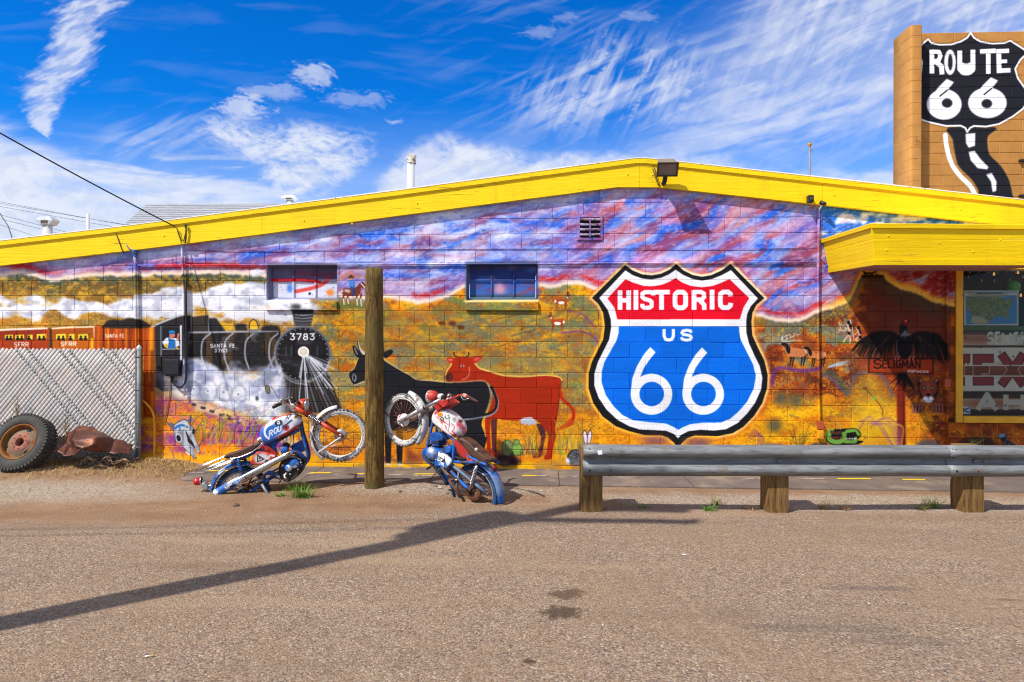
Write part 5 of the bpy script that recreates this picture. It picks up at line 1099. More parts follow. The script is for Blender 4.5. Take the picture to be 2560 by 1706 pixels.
# small steel windows, painted over with the wall
for wi, (x0, x1, z0, z1) in enumerate(wins):
    zs = wall_xz(755 if wi == 0 else 1255, 749)[1]
    m = MB(); t = .022; yb = .095
    m.span(x0, x1, yb - .02, yb + .02, z1 - t, z1); m.span(x0, x1, yb - .02, yb + .02, zs, zs + t); m.span(x0, x0 + t, yb - .0195, yb + .02, zs + t, z1 - t); m.span(x1 - t, x1, yb - .0195, yb + .02, zs + t, z1 - t)
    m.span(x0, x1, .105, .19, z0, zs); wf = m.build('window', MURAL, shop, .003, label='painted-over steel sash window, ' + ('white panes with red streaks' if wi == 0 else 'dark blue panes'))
    xs = [x0 + t + (x1 - x0 - 2 * t) * k / 3 for k in range(4)]; zm = zs + t + (z1 - zs - 2 * t) * .56; zz = [zs + t, zm, z1 - t]
    for i in range(3):
        for j in range(2):
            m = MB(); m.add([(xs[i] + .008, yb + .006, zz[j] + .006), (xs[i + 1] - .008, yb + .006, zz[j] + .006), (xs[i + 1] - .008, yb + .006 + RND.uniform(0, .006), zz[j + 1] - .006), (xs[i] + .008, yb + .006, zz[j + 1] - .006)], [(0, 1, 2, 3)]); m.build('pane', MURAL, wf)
    for i in (1, 2): m = MB(); m.span(xs[i] - .009, xs[i] + .009, yb - .014, yb + .012, zz[0], zz[2]); m.build('mullion', MURAL, wf)
    m = MB(); m.span(x0 + t, x1 - t, yb - .010, yb + .0105, zm - .008, zm + .008); m.build('glazing_bar', MURAL, wf)
    m = MB(); m.add([(x0 - .012, -.035, z0 + .006), (x1 + .012, -.035, z0 + .006), (x1 + .012, .1, z0 + .006), (x0 - .012, .1, z0 + .006), (x0 - .012, -.035, zs - .03), (x1 + .012, -.035, zs - .03), (x1 + .012, .075, zs + .006), (x0 - .012, .075, zs + .006), (x0 - .012, .1, zs + .006), (x1 + .012, .1, zs + .006)], [(0, 1, 5, 4), (4, 5, 6, 7), (7, 6, 9, 8), (0, 3, 2, 1), (0, 4, 7, 8, 3), (1, 2, 9, 6, 5)]); m.build('sill', MURAL, wf, .008)
# louvred vent
x0, zt = wall_xz(1443, 538); x1, zb = wall_xz(1506, 601); m = MB(); t = .035
m.span(x0, x1, -.02, -.003, zt - t, zt); m.span(x0, x1, -.02, -.003, zb, zb + t); m.span(x0, x0 + t, -.0195, -.003, zb + t, zt - t); m.span(x1 - t, x1, -.0195, -.003, zb + t, zt - t); vf = m.build('wall_vent', MURAL, shop, .003)
m = MB(); m.span(x0 + t, x1 - t, -.004, -.003, zb + t, zt - t); m.build('vent_back', mat('painted vent shade', srgb(30, 26, 30), .9), vf)  # flat dark sheet stands in for the shade behind the louvres
for k in range(4):
    zc = zb + t + (zt - zb - 2 * t) * (k + .62) / 4; m = MB(); m.box(((x0 + x1) / 2, -.018, zc), (x1 - x0 - 2 * t, .05, .016), Matrix.Rotation(R(30), 3, 'X')); m.build('slat', mat('slat paint %d' % k, srgb(176, 166, 196), .5, 0, .2, 30, 0, 60, srgb(120, 52, 80), (.45, .6), 14), vf)
m = MB(); m.span((x0 + x1) / 2 - .006, (x0 + x1) / 2 + .006, -.05, -.044, zb + t, zt - t); m.build('vent_rod', MURAL, vf)

# ------------------------------------------------------------------ yellow canopy over the shop front
A0, B0 = at(2055, 598, -.004), at(2074, 682, -.004); A1, B1 = at(2177, 558.5, -1.27), at(2188, 663, -1.19); A2, B2 = at(2665, 563, -1.27), at(2665, 664, -1.19)
m = MB(); m.add([A0 + Vector((.03, 0, -.012)), A1 + Vector((.03, .03, -.012)), A2 + Vector((0, .03, -.012)), Vector((A2.x, -.004, A0.z - .012)), A0 + Vector((.03, 0, -.05)), A1 + Vector((.03, .03, -.05)), A2 + Vector((0, .03, -.05)), Vector((A2.x, -.004, A0.z - .05))], [(0, 1, 2, 3), (7, 6, 5, 4), (0, 4, 5, 1), (1, 5, 6, 2), (2, 6, 7, 3), (3, 7, 4, 0)])
can = m.build('canopy', YELLOW, shop)
def face_board(P, Q, t0, t1, out, name, P2=None, Q2=None, inset=.0):
    """A board on the canopy side between heights t0..t1, from corner line P to corner line Q."""
    a, b = P; c, d = Q; n = Vector(out).normalized()
    k = [a.lerp(b, t0), c.lerp(d, t0), c.lerp(d, t1), a.lerp(b, t1)]; th = -.03
    f = [p + n * inset for p in k]; bk = [p + n * th for p in k]
    m = MB(); m.add(f + bk, [(0, 1, 2, 3), (7, 6, 5, 4), (0, 4, 5, 1), (1, 5, 6, 2), (2, 6, 7, 3), (3, 7, 4, 0)]); return m.build(name, YELLOW, can, .004)
side_n, front_n = (-1, -.02, -.25), (0, -1, -.2)
for (t0, t1, ins, nm) in ((0, .115, .022, 'trim_strip'), (.117, .375, .0, 'canopy_board'), (.38, .86, .003, 'canopy_board'), (.862, 1.0, .016, 'trim_strip')):
    face_board((A0, B0), (A1, B1), t0, t1, side_n, nm, inset=ins); face_board((A1, B1), (A2, B2), t0, t1, front_n, nm, inset=ins + .001)
m = MB(); m.add([B0 + Vector((.02, 0, .02)), B1 + Vector((.02, .02, .02)), B2 + Vector((0, .02, .02)), Vector((B2.x, -.004, B0.z + .02))], [(0, 1, 2, 3)]); m.build('soffit', mat('mauve soffit paint', srgb(170, 120, 124), .7, 0, .1, 4), can)
for px, py in ((2220, 590), (2216, 626), (2432, 630), (2500, 600), (2347, 608)):     # bolt heads
    p = at(px, py, -1.262 + (py - 560) * .0007); m = MB(); m.lathe([(.0, -.012), (.010, -.010), (.014, 0), (.016, .012)], p, (0, 1, .0), 10); m.build('bolt', YELLOW, can)
for px, py in ((1043, 508), (410, 590), (1569, 436), (1631, 438), (2400, 524), (760, 552), (880, 560), (2085, 488)):
    p = at(px, py, FY - .001); m = MB(); m.lathe([(.0, -.008), (.008, -.007), (.012, 0), (.014, .006)], p, (0, 1, 0), 10); m.build('bolt', YELLOW, shop)
# ------------------------------------------------------------------ shop window: frame, glass, what stands behind it
x0, x1, z0, z1 = SW; WOOD_Y = mat('ochre painted window wood', srgb(222, 160, 24), .5, 0, .12, 6, .2, 30, srgb(120, 52, 20), (.6, .68), 4)
gl = wall_xz(2399, 850, .03)[0]; gt = wall_xz(2450, 675, .03)[1]; gb = wall_xz(2450, 1040, .03)[1]
m = MB(); m.span(x0 + .002, x0 + .09, -.018, .1, z0 + .002, z1 - .002); m.span(x0 + .092, 7.5, -.0175, .1, gt, z1 - .002); m.span(x0 + .092, 7.5, -.03, .1, z0 + .002, gb - .001)
swf = m.build('shop_window', WOOD_Y, shop, .004, label='wide shop window with ochre frame under the canopy')
g = bpy.data.materials.new('window glass'); g.use_nodes = True; nt = g.node_tree; nt.nodes.clear()
o_ = N(nt, 'ShaderNodeOutputMaterial'); mx = N(nt, 'ShaderNodeMixShader'); tr = N(nt, 'ShaderNodeBsdfTransparent'); tr.inputs[0].default_value = (.9, .92, .9, 1); gs = N(nt, 'ShaderNodeBsdfGlossy', i_Roughness=.02); fr = N(nt, 'ShaderNodeFresnel', i_IOR=1.3)
wire(nt, fr, mx, 0, 0); wire(nt, tr, mx, 0, 1); wire(nt, gs, mx, 0, 2); wire(nt, mx, o_)
m = MB(); m.add([(x0 + .085, .03, gb - .01), (7.5, .03, gb - .01), (7.5, .03, gt + .01), (x0 + .085, .03, gt + .01)], [(0, 1, 2, 3)]); m.build('glass', g, swf)
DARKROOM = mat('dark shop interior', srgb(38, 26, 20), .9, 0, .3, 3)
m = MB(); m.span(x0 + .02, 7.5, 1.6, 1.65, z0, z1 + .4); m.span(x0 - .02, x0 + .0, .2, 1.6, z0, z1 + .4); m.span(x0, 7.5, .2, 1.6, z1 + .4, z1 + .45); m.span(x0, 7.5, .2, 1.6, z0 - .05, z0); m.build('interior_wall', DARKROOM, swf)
def plane_px(Y, xa, ya, ppm):
    def f(px, py):
        X, Z = wall_xz(px, py, Y); return (X - xa) * ppm, (ya - Z) * ppm
    return f
# metal sign in the window
SY = .14
cx0, ct = wall_xz(2396, 826, SY); cb = wall_xz(2450, 1042, SY)[1]; cx1 = 7.45; ppm = 230
c = Canvas(int((cx1 - cx0) * ppm), int((ct - cb) * ppm), plane_px(SY, cx0, ct, ppm), ppm / 195, (222, 214, 190)); c.zoom(1880, 620, 3.0147); rr = random.Random(4)
for y0_, y1_ in ((600, 655), (735, 750), (1080, 1135), (1215, 1262)): c.poly([(1500, y0_), (2700, y0_), (2700, y1_), (1500, y1_)], (30, 28, 28), 2)
for yy_ in (690, 925, 1170):
    for k in range(7): c.ell((1560 + rr.uniform(0, 700), yy_ + rr.uniform(-8, 8)), rr.uniform(120, 260), 30 if yy_ != 925 else 36, (150, 80, 44), 26, 0, .5)
c.text('SELIGMAN', 1780, 2200, 640, 722, 20, (206, 204, 180), .35, 1); 
def tex(c, col_, w_):
    B_ = lambda *P: c.line(list(P), w_, col_, 1, 0, 1, None, True); e = (w_ - 58) / 2
    B_((1500, 832), (1640 + e, 832)); B_((1570, 803 - e), (1570, 1032 + e))
    B_((1817 + e, 832), (1668 - e, 832)); B_((1698, 803 - e), (1698, 1032 + e)); B_((1698, 918), (1786 + e, 918)); B_((1698, 1003), (1817 + e, 1003))
    B_((1880 - e * .6, 803 - e), (2046 + e * .6, 1032 + e)); B_((2046 + e * .6, 803 - e), (1880 - e * .6, 1032 + e))
tex(c, (40, 26, 24), 68); tex(c, (146, 44, 50), 58); keep = c.a.copy()
c.poly([(1480, 880), (2300, 880), (2300, 970), (1480, 970)], (122, 58, 40)); c.ell((1900, 905), 400, 20, (150, 84, 54), 14, 0, .7); mid_bg = (116, 54, 38); tex(c, (206, 196, 172), 68); tex(c, mid_bg, 58); mid = c.a.copy(); c.a = keep
r0_, r1_ = (int(v) for v in c.pts([(1700, 890), (1700, 962)])[:, 1]); c.a[r0_:r1_] = mid[r0_:r1_]
for yy_ in (886, 966): c.line([(1480, yy_), (2300, yy_)], 9, (216, 210, 192), 2)
c.text('AH', 1700, 2050, 1105, 1222, 40, (200, 194, 172), .3, 1)
c.poly([(1560, 1195), (1645, 1195), (1645, 1252), (1560, 1252)], (214, 218, 226), 1)
c.line([(1568, 1215), (1585, 1205), (1600, 1216), (1640, 1204)], 9, (40, 50, 100), 1, 3); c.line([(1580, 1235), (1600, 1226), (1635, 1238)], 9, (40, 50, 100), 1, 3)
for k in range(16): c.ell((1560 + rr.uniform(0, 500), rr.uniform(640, 1250)), 8, 7, (50, 30, 26), 2, 0, .8)
SIGNM = print_mat('old enamel sign', c.image('old sign'), (-cx0 / (cx1 - cx0), 1 / (cx1 - cx0)), (-cb / (ct - cb), 1 / (ct - cb)), .45)
sgn = empty('metal_sign', (cx0, SY, cb), label='weathered striped metal sign with big red letters behind the shop glass', cat='sign')
m = MB(); m.span(0, cx1 - cx0, 0, .012, 0, ct - cb); m.build('sign_panel', SIGNM, sgn)
m = MB(); m.span(0, cx1 - cx0, -.02, .03, ct - cb + .001, ct - cb + .055); m.span(0, cx1 - cx0, -.02, .03, -.05, -.001); m.build('sign_rail', mat('green wood', srgb(70, 100, 62), .7), sgn)
# wall map
x0m, ztm = wall_xz(2411, 727, SY); x1m, zbm = wall_xz(2546, 814, SY); ppm = 420
c = Canvas(int((x1m - x0m) * ppm), int((ztm - zbm) * ppm), plane_px(SY, x0m, ztm, ppm), ppm / 195, (206, 204, 192)); c.zoom(1880, 620, 3.0147)
c.poly([(1611, 332), (1998, 326), (1998, 572), (1614, 578)], (70, 128, 176)); c.line([(1612, 352), (1998, 346)], 22, (196, 196, 170), 3)
us = [(1625, 372), (1650, 366), (1760, 372), (1850, 366), (1890, 385), (1925, 400), (1960, 372), (1975, 380), (1955, 420), (1945, 450), (1925, 480), (1930, 510), (1945, 545), (1925, 540), (1905, 510), (1860, 515), (1820, 525), (1790, 560), (1765, 540), (1740, 520), (1700, 512), (1665, 505), (1632, 465), (1618, 420)]
c.poly(us, (104, 122, 70), 3)
bx, bm_ = c.mask(us, 2); gx2, gy2 = c.grid(bx); c.put(bx, bm_ * sstep(.42, .62, fbm(gx2 / 9, gy2 / 9, 5, 4)), (150, 136, 78), .9); c.put(bx, bm_ * sstep(.52, .66, fbm(gx2 / 6, gy2 / 6, 9, 3)), (66, 96, 60), .8)
c.poly([(1660, 510), (1745, 525), (1790, 566), (1700, 574), (1650, 560)], (176, 166, 120), 4); c.poly([(1640, 345), (1940, 340), (1900, 380), (1640, 366)], (150, 152, 110), 4, 0, .7)
c.line([(1700, 344), (1890, 341)], 7, (50, 60, 70), 1)
MAPM = print_mat('printed map', c.image('map'), (-x0m / (x1m - x0m), 1 / (x1m - x0m)), (-zbm / (ztm - zbm), 1 / (ztm - zbm)), .5)
mp = empty('wall_map', (x0m, SY, zbm), label='framed relief map hanging in the shop window above the sign', cat='map'); W_, H_ = x1m - x0m, ztm - zbm
m = MB(); m.span(.012, W_ - .012, .004, .012, .012, H_ - .012); m.build('map_sheet', MAPM, mp)
m = MB(); m.span(0, W_, 0, .016, 0, .0115); m.span(0, W_, 0, .016, H_ - .0115, H_); m.span(0, .0115, .0005, .016, .0116, H_ - .0116); m.span(W_ - .0115, W_, .0005, .016, .0116, H_ - .0116); m.build('map_frame', mat('pale frame', srgb(214, 206, 188), .6), mp)
# green mask peeping over the map, string of bulbs
p = at(2531, 722, .3); m = MB(); m.lathe([(.001, .11), (.04, .105), (.075, .075), (.09, .03), (.085, -.02), (.06, -.06), (.001, -.07)], p, (0, 0, 1), 18)
mk = m.build('green_mask', mat('green rubber', srgb(70, 150, 30), .5), None, label='bright green rubber mask peeping over the map in the shop window', cat='mask')
for s in (-1, 1): m = MB(); m.lathe([(.001, -.008), (.018, -.006), (.024, 0)], p + Vector((s * .035, -.078, .005)), (s * .2, -1, 0), 12); m.build('eye', BLACK, mk)
BULB = bpy.data.materials.new('warm lit bulb'); BULB.use_nodes = True; pb = BULB.node_tree.nodes['Principled BSDF']; pb.inputs['Emission Color'].default_value = (1, .5, .12, 1); pb.inputs['Emission Strength'].default_value = .5; pb.inputs['Base Color'].default_value = (.8, .5, .2, 1)
LAMPG = mat('unlit glass bulb', srgb(190, 180, 160), .15, 0, .05)
for k, (px, py, lit) in enumerate(((2420, 694, 0), (2453, 702, 0), (2485, 703, 0), (2524, 701, 0), (2556, 693, 0), (2485, 686, 1), (2552, 739, 1), (2545, 682, 1))):
    p = at(px, py, .75); b = empty('hanging_bulb', p, label=('%s from the left of the clear unlit bulbs behind the shop glass' % ('first', 'second', 'third', 'fourth', 'fifth')[k]) if not lit else ('amber lit bulb above the map behind the shop glass', 'amber lit bulb at the right edge beside the map', 'amber lit bulb at the top right above the green mask')[k - 5], cat='light bulb', group='lit bulbs in the shop window' if lit else 'unlit bulbs in the shop window')
    m = MB(); m.lathe([(.001, -.02), (.011, -.016), (.015, -.004), (.010, .012), (.007, .026)], (0, 0, 0), (0, 0, 1), 12); m.build('bulb', BULB if lit else LAMPG, b); m = MB(); m.tube([(0, 0, .0265), (0, 0, .5)], .004, 6); m.build('cord', BLACK, b)
m = MB()
for k in range(14): m.tube([(x0 + .16 + k * .115, .16, gt + .005), (x0 + .16 + k * .115, .16, gt - .03)], .005, 6)
m.tube([(x0 + .09, .16, gt), (7.4, .16, gt)], .004, 6); m.build('light_string', mat('white plastic', srgb(200, 200, 196), .4), None, label='string of tiny white lights along the top of the shop window', cat='string lights')

# ------------------------------------------------------------------ wires, conduits and boxes on the wall
def pxw(P, Y): return [at(x, y, Y) for x, y in P]
def pipe(name, P, r, m_, label, cat, n=8, brackets=(), sm=0, group=None):
    P = [Vector(p) for p in (smooth_pts([tuple(q) for q in P], sm) if sm else P)]; o = empty(name, P[0], label=label, cat=cat, group=group); b = P[0]
    m = MB(); m.tube([p - b for p in P], r, n); m.build('pipe' if r > .008 else 'cable', m_, o)
    for q in brackets:
        q = Vector(q); m = MB(); m.span(q.x - b.x - r * 2.2, q.x - b.x + r * 2.2, -b.y - .004 + min(0, 0), -b.y - .001, q.z - b.z - .009, q.z - b.z + .009); m.tube([q - b + Vector((-r * 1.5, 0, 0)), q - b + Vector((0, -r * 1.25, 0)), q - b + Vector((r * 1.5, 0, 0))], .004, 5); m.build('strap', m_, o)
    return o
pipe('conduit', pxw([(343, 664), (700, 662), (1280, 660), (1700, 657), (2020, 656), (2038, 656)], -.022), .0115, MURAL, 'long horizontal conduit painted over with the mural sky', 'conduit', 8, pxw([(560, 662.5), (900, 661), (1390, 659), (1800, 657)], -.022))
pipe('cable', pxw([(465, 624), (640, 627), (900, 623.5), (1200, 622), (1500, 621), (1760, 622.5), (1960, 620.5), (2012, 619), (2022, 632), (2030, 652)], -.012), .0048, MURAL, 'thin sagging cable stapled across the wall above the conduit', 'cable', 6, (), 3)
pipe('cable', pxw([(465, 655), (640, 657), (900, 654), (1100, 656), (1300, 653.5), (1500, 652.5), (2000, 651)], -.012), .0048, MURAL, 'thin cable stapled to the wall close above the conduit', 'cable', 6, (), 3)
pipe('conduit', pxw([(337, 632), (339, 690), (340, 760), (341, 870), (342, 1000), (342, 1140)], -.034), .0185, MURAL, 'upright painted conduit beside the chain-link fence', 'conduit', 10, pxw([(339, 690), (341, 850)], -.034))
p = at(336, 628, -.05); m = MB(); m.lathe([(.03, -.05), (.034, -.02), (.03, .02), (.012, .035), (.001, .036)], (0, 0, 0), (.1, -.35, 1), 12); m.tube([(0, 0, -.05), (.012, .02, -.08)], .02, 8)
wh = empty('weatherhead', p, label='blue painted weatherhead on the conduit nearest the fence', cat='conduit cap'); m.build('cap', mat('blue pipe paint', srgb(70, 100, 160), .5), wh); m = MB(); m.tube([(0, -.02, 0), (-.05, -.03, .02), (-.09, -.02, .07), (-.1, -.015, .12)], .008, 6); m.build('wire_tail', mat('blue pipe paint b', srgb(40, 90, 170), .5), wh)
mast = pxw([(454, 572), (455, 620), (457, 660), (459, 720), (460, 830), (461, 930), (462, 990)], -.036)
pipe('service_conduit', mast, .017, MURAL, 'upright service conduit running down the wall past the engine cab', 'conduit', 10, pxw([(457, 690), (460, 830)], -.036))
pipe('power_cable', pxw([(464, 700), (466, 850), (466, 930), (462, 958), (452, 968), (440, 965), (432, 956), (428, 944)], -.045), .013, BLACK, 'thick black cable looping from the service conduit up into the black box', 'cable', 8, (), 4)
pipe('cable', pxw([(424, 948), (425, 980), (420, 1010), (414, 1040), (408, 1060)], -.012), .006, mat('ochre cable', srgb(150, 96, 30), .6), 'brown cable trailing down from the black meter box', 'cable', 6, (), 3)
x0, zt = wall_xz(412, 901, -.1); x1, zb = wall_xz(446, 941, -.1); bx_ = empty('meter_box', (x0, 0, zb), label='black electric box on the painted engine cab', cat='electric box'); W_, H_ = x1 - x0, zt - zb
BOXM = mat('black enamel', srgb(32, 32, 36), .4, 0, .2, 20)
m = MB(); m.span(0, W_, -.1, -.002, 0, H_); m.build('box_body', BOXM, bx_, .008); m = MB(); m.span(-.006, W_ + .006, -.112, -.1005, H_ * .12, H_ + .008); m.build('box_lid', BOXM, bx_, .004); m = MB(); m.tube([(W_ * .4, -.05, 0), (W_ * .4, -.05, -.05)], .018, 8); m.build('box_hub', BOXM, bx_)
YP = mat('yellow pipe paint', srgb(226, 160, 20), .5, 0, .1, 10, 0, 60, srgb(160, 100, 30), (.55, .66), 8)
pipe('gas_pipe', pxw([(356, 1002), (368, 1012), (379, 1026), (385, 1045), (386, 1080), (386, 1110), (385, 1142)], -.06), .014, YP, 'bent yellow gas pipe rising beside the fence post', 'pipe', 8, (), 3)
cp = pipe('conduit', pxw([(2047, 520), (2046, 600), (2045, 700), (2045.5, 850), (2046.5, 980), (2048, 1050), (2050, 1056)], -.03), .0165, MURAL, 'upright conduit painted with the mural between shield and canopy', 'conduit', 10, pxw([(2045.5, 612), (2046, 700), (2046, 880)], -.03))
pipe('cable', pxw([(2052, 520), (2053, 560), (2050, 600), (2052, 640), (2058, 652), (2070, 668), (2084, 695)], -.014), .007, MURAL, 'loose painted cable bending under the canopy end', 'cable', 6, (), 3)
pipe('conduit', pxw([(2366, 672), (2367, 800), (2368, 950), (2369, 1120)], -.03), .014, MURAL, 'upright conduit left of the shop window', 'conduit', 8)
REDBOX = mat('red oxide box paint', srgb(170, 74, 40), .6, 0, .15, 12)
for (xa, ya, xb, yb, lb, mt) in ((2046, 1054, 2058.5, 1074, 'small red electric box at the foot of the conduit beside the snake', REDBOX), (2046.5, 1076, 2058, 1098, 'small ochre electric box just under the red one', YP), (2362, 947, 2375, 969, 'small orange electric box left of the shop window', REDBOX)):
    x0, zt = wall_xz(xa, ya, -.06); x1, zb = wall_xz(xb, yb, -.06); b = empty('outlet_box', (x0, 0, zb), label=lb, cat='electric box'); m = MB(); m.span(0, x1 - x0, -.06, -.002, 0, zt - zb); m.build('box_body', mt, b, .005); m = MB(); m.span(-.003, x1 - x0 + .003, -.066, -.0605, .004, zt - zb - .004); m.build('cover', mt, b, .002)
# service drop and its tail on the gable board
anchor = at(436, 566, FY - .03); far_ = at(0, 317, -1.6); dirv = far_ - anchor; P = [anchor + dirv * t - Vector((0, 0, .5 * t * (2.2 - t) * .12)) for t in [k * .11 for k in range(21)]]
sd = empty('service_drop', anchor, label='black overhead service wire dropping to the gable board from upper left', cat='cable')
m = MB(); m.tube([p - anchor for p in P], .009, 6); m.build('wire', BLACK, sd); m = MB(); m.tube([(0, 0, 0), (.04, .0, -.04), (.05, .005, -.1)] + [(.1, .005, -.2), (.13, 0, -.19), (.15, 0, -.1)], .006, 6); m.build('drip_loop', BLACK, sd)
m = MB(); m.tube([(.152, .01, .0), (.16, .0, -.06), (.155, .005, -.16), (.14, .015, -.22)], .011, 6); m.lathe([(.014, -.02), (.018, 0), (.014, .02)], (.155, .0, .005), (0, 0, 1), 8); m.build('insulator', DARKM, sd)
pole_top = P[-1]
# brown wires on the board above the weatherhead
pipe('cable', pxw([(289, 583), (296, 600), (303, 620), (310, 634)], FY - .008), .006, DARKM, 'short brown cable slanting down the gable board to the weatherhead', 'cable', 6)
# floodlight on the ridge
o = at(1660, 452, -.12); fl = empty('floodlight', o, label='square bronze floodlight under the peak of the gable', cat='floodlight')
rot = Matrix.Rotation(R(34), 3, 'X'); hc = Vector((.0, -.17, .14)); hw, hd, hh = .25, .20, .17
def hb(x, y, z): return hc + rot @ Vector((x, y, z))
m = MB(); k = .8; m.add([hb(-hw / 2, -hd / 2, -hh / 2), hb(hw / 2, -hd / 2, -hh / 2), hb(hw / 2 * k, hd / 2, -hh / 2 * k), hb(-hw / 2 * k, hd / 2, -hh / 2 * k), hb(-hw / 2, -hd / 2, hh / 2), hb(hw / 2, -hd / 2, hh / 2), hb(hw / 2 * k, hd / 2, hh / 2 * k), hb(-hw / 2 * k, hd / 2, hh / 2 * k)], [(0, 1, 2, 3), (7, 6, 5, 4), (0, 4, 5, 1), (1, 5, 6, 2), (2, 6, 7, 3), (3, 7, 4, 0)]); fb = m.build('housing', mat('sun-bleached bronze', srgb(126, 112, 92), .55, .1, .12, 8), fl, .012)
m = MB()
def hbox(x0_, x1_, z0_, z1_, y0_, y1_): m.add([hb(x, y, z) for y in (y0_, y1_) for x, z in ((x0_, z0_), (x1_, z0_), (x1_, z1_), (x0_, z1_))], [(0, 3, 2, 1), (4, 5, 6, 7), (0, 1, 5, 4), (1, 2, 6, 5), (2, 3, 7, 6), (3, 0, 4, 7)])
e, t = hw / 2 + .006, .018; ez = hh / 2 + .006
hbox(-e, e, ez - t, ez, -hd / 2 - .02, -hd / 2 - .001); hbox(-e, e, -ez, -ez + t, -hd / 2 - .02, -hd / 2 - .001); hbox(-e, -e + t, -ez + t, ez - t, -hd / 2 - .0195, -hd / 2 - .001); hbox(e - t, e, -ez + t, ez - t, -hd / 2 - .0195, -hd / 2 - .001); m.build('bezel', DARKM, fl)
m = MB(); hbox(-e + t, e - t, -ez + t, ez - t, -hd / 2 - .008, -hd / 2 - .004); m.build('lens', mat('dusty lens', srgb(120, 104, 96), .2, 0, .1, 10), fl)
m = MB(); m.tube([(0, .09, -.03), (0, .06, -.03), (0, -.05, -.02), (0, -.1, .03), (0, -.12, .07)], .03, 8); m.span(-.05, .05, .05, .11, -.07, .02); m.build('knuckle', BOXM, fl)
m = MB(); m.tube([(-.13, .03, .2), (-.1, .0, .06), (-.06, .03, -.05), (-.03, .05, -.07)], .005, 6); m.tube([(-.15, .03, .18), (-.115, .0, .05), (-.07, .03, -.06)], .004, 6); m.build('cord', DARKM, fl)
# sensor and camera further along
p = at(2026, 498, FY - .05); so = empty('sensor', p, label='small black square sensor on the right gable board', cat='sensor'); m = MB(); m.span(-.035, .035, -.03, .045, -.045, .045); m.build('housing', BOXM, so, .006); m = MB(); m.lathe([(.001, -.012), (.016, -.01), (.02, 0)], (0, -.031, -.005), (0, 1, 0), 12); m.build('eye', DARKM, so)
p = at(2056, 508, FY - .04); so = empty('camera_dome', p, label='tiny black camera with a white bracket under the right gable board', cat='camera'); m = MB(); m.lathe([(.001, -.05), (.02, -.048), (.026, -.02), (.026, .03), (.001, .035)], (0, 0, 0), (-.5, .3, .3), 12); m.build('housing', BOXM, so); m = MB(); m.tube([(0, 0, -.01), (-.01, .03, -.05), (-.02, .09, -.1)], .01, 8); m.build('bracket', WHITEM, so)

# ------------------------------------------------------------------ on the roof and beyond it
def vent_pipe(px, ytop, ybot, Y, rpx, label, cap):
    s = FPX / (Y - CAM[1]); b = at(px, ybot, Y); t = at(px, ytop, Y); r = rpx / s; L = t.z - b.z; o = empty('roof_vent', b, label=label, cat='roof vent')
    m = MB(); m.tube([(0, 0, -1.5), (0, 0, L * (.82 if cap else 1))], r, 14); m.build('pipe', WHITEM, o)
    if cap == 'sleeve':
        m = MB(); m.lathe([(r * 1.25, L * .74), (r * 1.12, L * .83), (r * 1.14, L * .84), (r * 1.2, L * .99), (r * .2, L * 1.0)], (0, 0, 0), (.03, 0, 1), 14); m.build('cap', mat('stained vent sleeve', srgb(190, 184, 172), .7, 0, .15, 8, .2, 20, srgb(120, 100, 80), (.5, .62), 12), o)
    elif cap == 'hood':
        w_ = r * 2.1; h_ = L * .42; zb_ = L - h_; m = MB()
        m.add([(-w_, -w_ * .6, zb_ + h_ * .55), (w_, -w_ * .6, zb_ + h_ * .55), (w_, w_ * .6, zb_ + h_ * .55), (-w_, w_ * .6, zb_ + h_ * .55), (-w_ * .55, -w_ * .5, L), (w_ * .55, -w_ * .5, L), (w_ * .55, w_ * .5, L), (-w_ * .55, w_ * .5, L), (-w_ * .6, -w_ * .6, zb_), (w_ * .6, -w_ * .6, zb_), (w_ * .6, w_ * .6, zb_), (-w_ * .6, w_ * .6, zb_)], [(4, 5, 6, 7), (0, 1, 5, 4), (1, 2, 6, 5), (2, 3, 7, 6), (3, 0, 4, 7), (8, 9, 1, 0), (9, 10, 2, 1), (10, 11, 3, 2), (11, 8, 0, 3), (11, 10, 9, 8)]); h = m.build('hood', mat('galvanised hood', srgb(190, 194, 198), .35, .3, .1, 8), o)
        m = MB(); m.span(-w_ * .35, w_ * .45, -w_ * .62, -w_ * .605, zb_ + h_ * .12, zb_ + h_ * .5); m.build('opening', mat('hood shade', srgb(92, 74, 58), .9), h)
vent_pipe(1027, 388, 470, 3.0, 9.5, 'tall white vent pipe with a stained cap left of the roof peak', 'sleeve')
vent_pipe(119, 543, 592, 3.2, 11, 'white hooded roof vent at the far left', 'hood')
vent_pipe(220, 535, 575, 4.0, 4, 'slim white vent pipe near the left end of the roof', None)
vent_pipe(725, 491, 516, 3.0, 9, 'low hooded roof vent beside the grey shingle roof', 'hood')
p = at(2024, 445, 6.0); fp = empty('flagpole', p, label='thin grey flagpole with a gold ball on top', cat='flagpole'); t = at(2024, 362, 6.0) - p
m = MB(); m.tube([(0, 0, -2.5), (0, 0, t.z - .02)], [.026, .02], 8); m.build('pole', GALV, fp); m = MB(); m.lathe([(.001, -.045), (.03, -.035), (.045, 0), (.03, .035), (.001, .045)], (0, 0, t.z), (0, 0, 1), 12); m.build('finial', mat('gilt', srgb(196, 134, 30), .35, .6), fp); m = MB(); m.tube([(0, -.02, t.z - .12), (.05, -.02, t.z - .12)], .015, 6); m.build('pulley', GALV, fp)
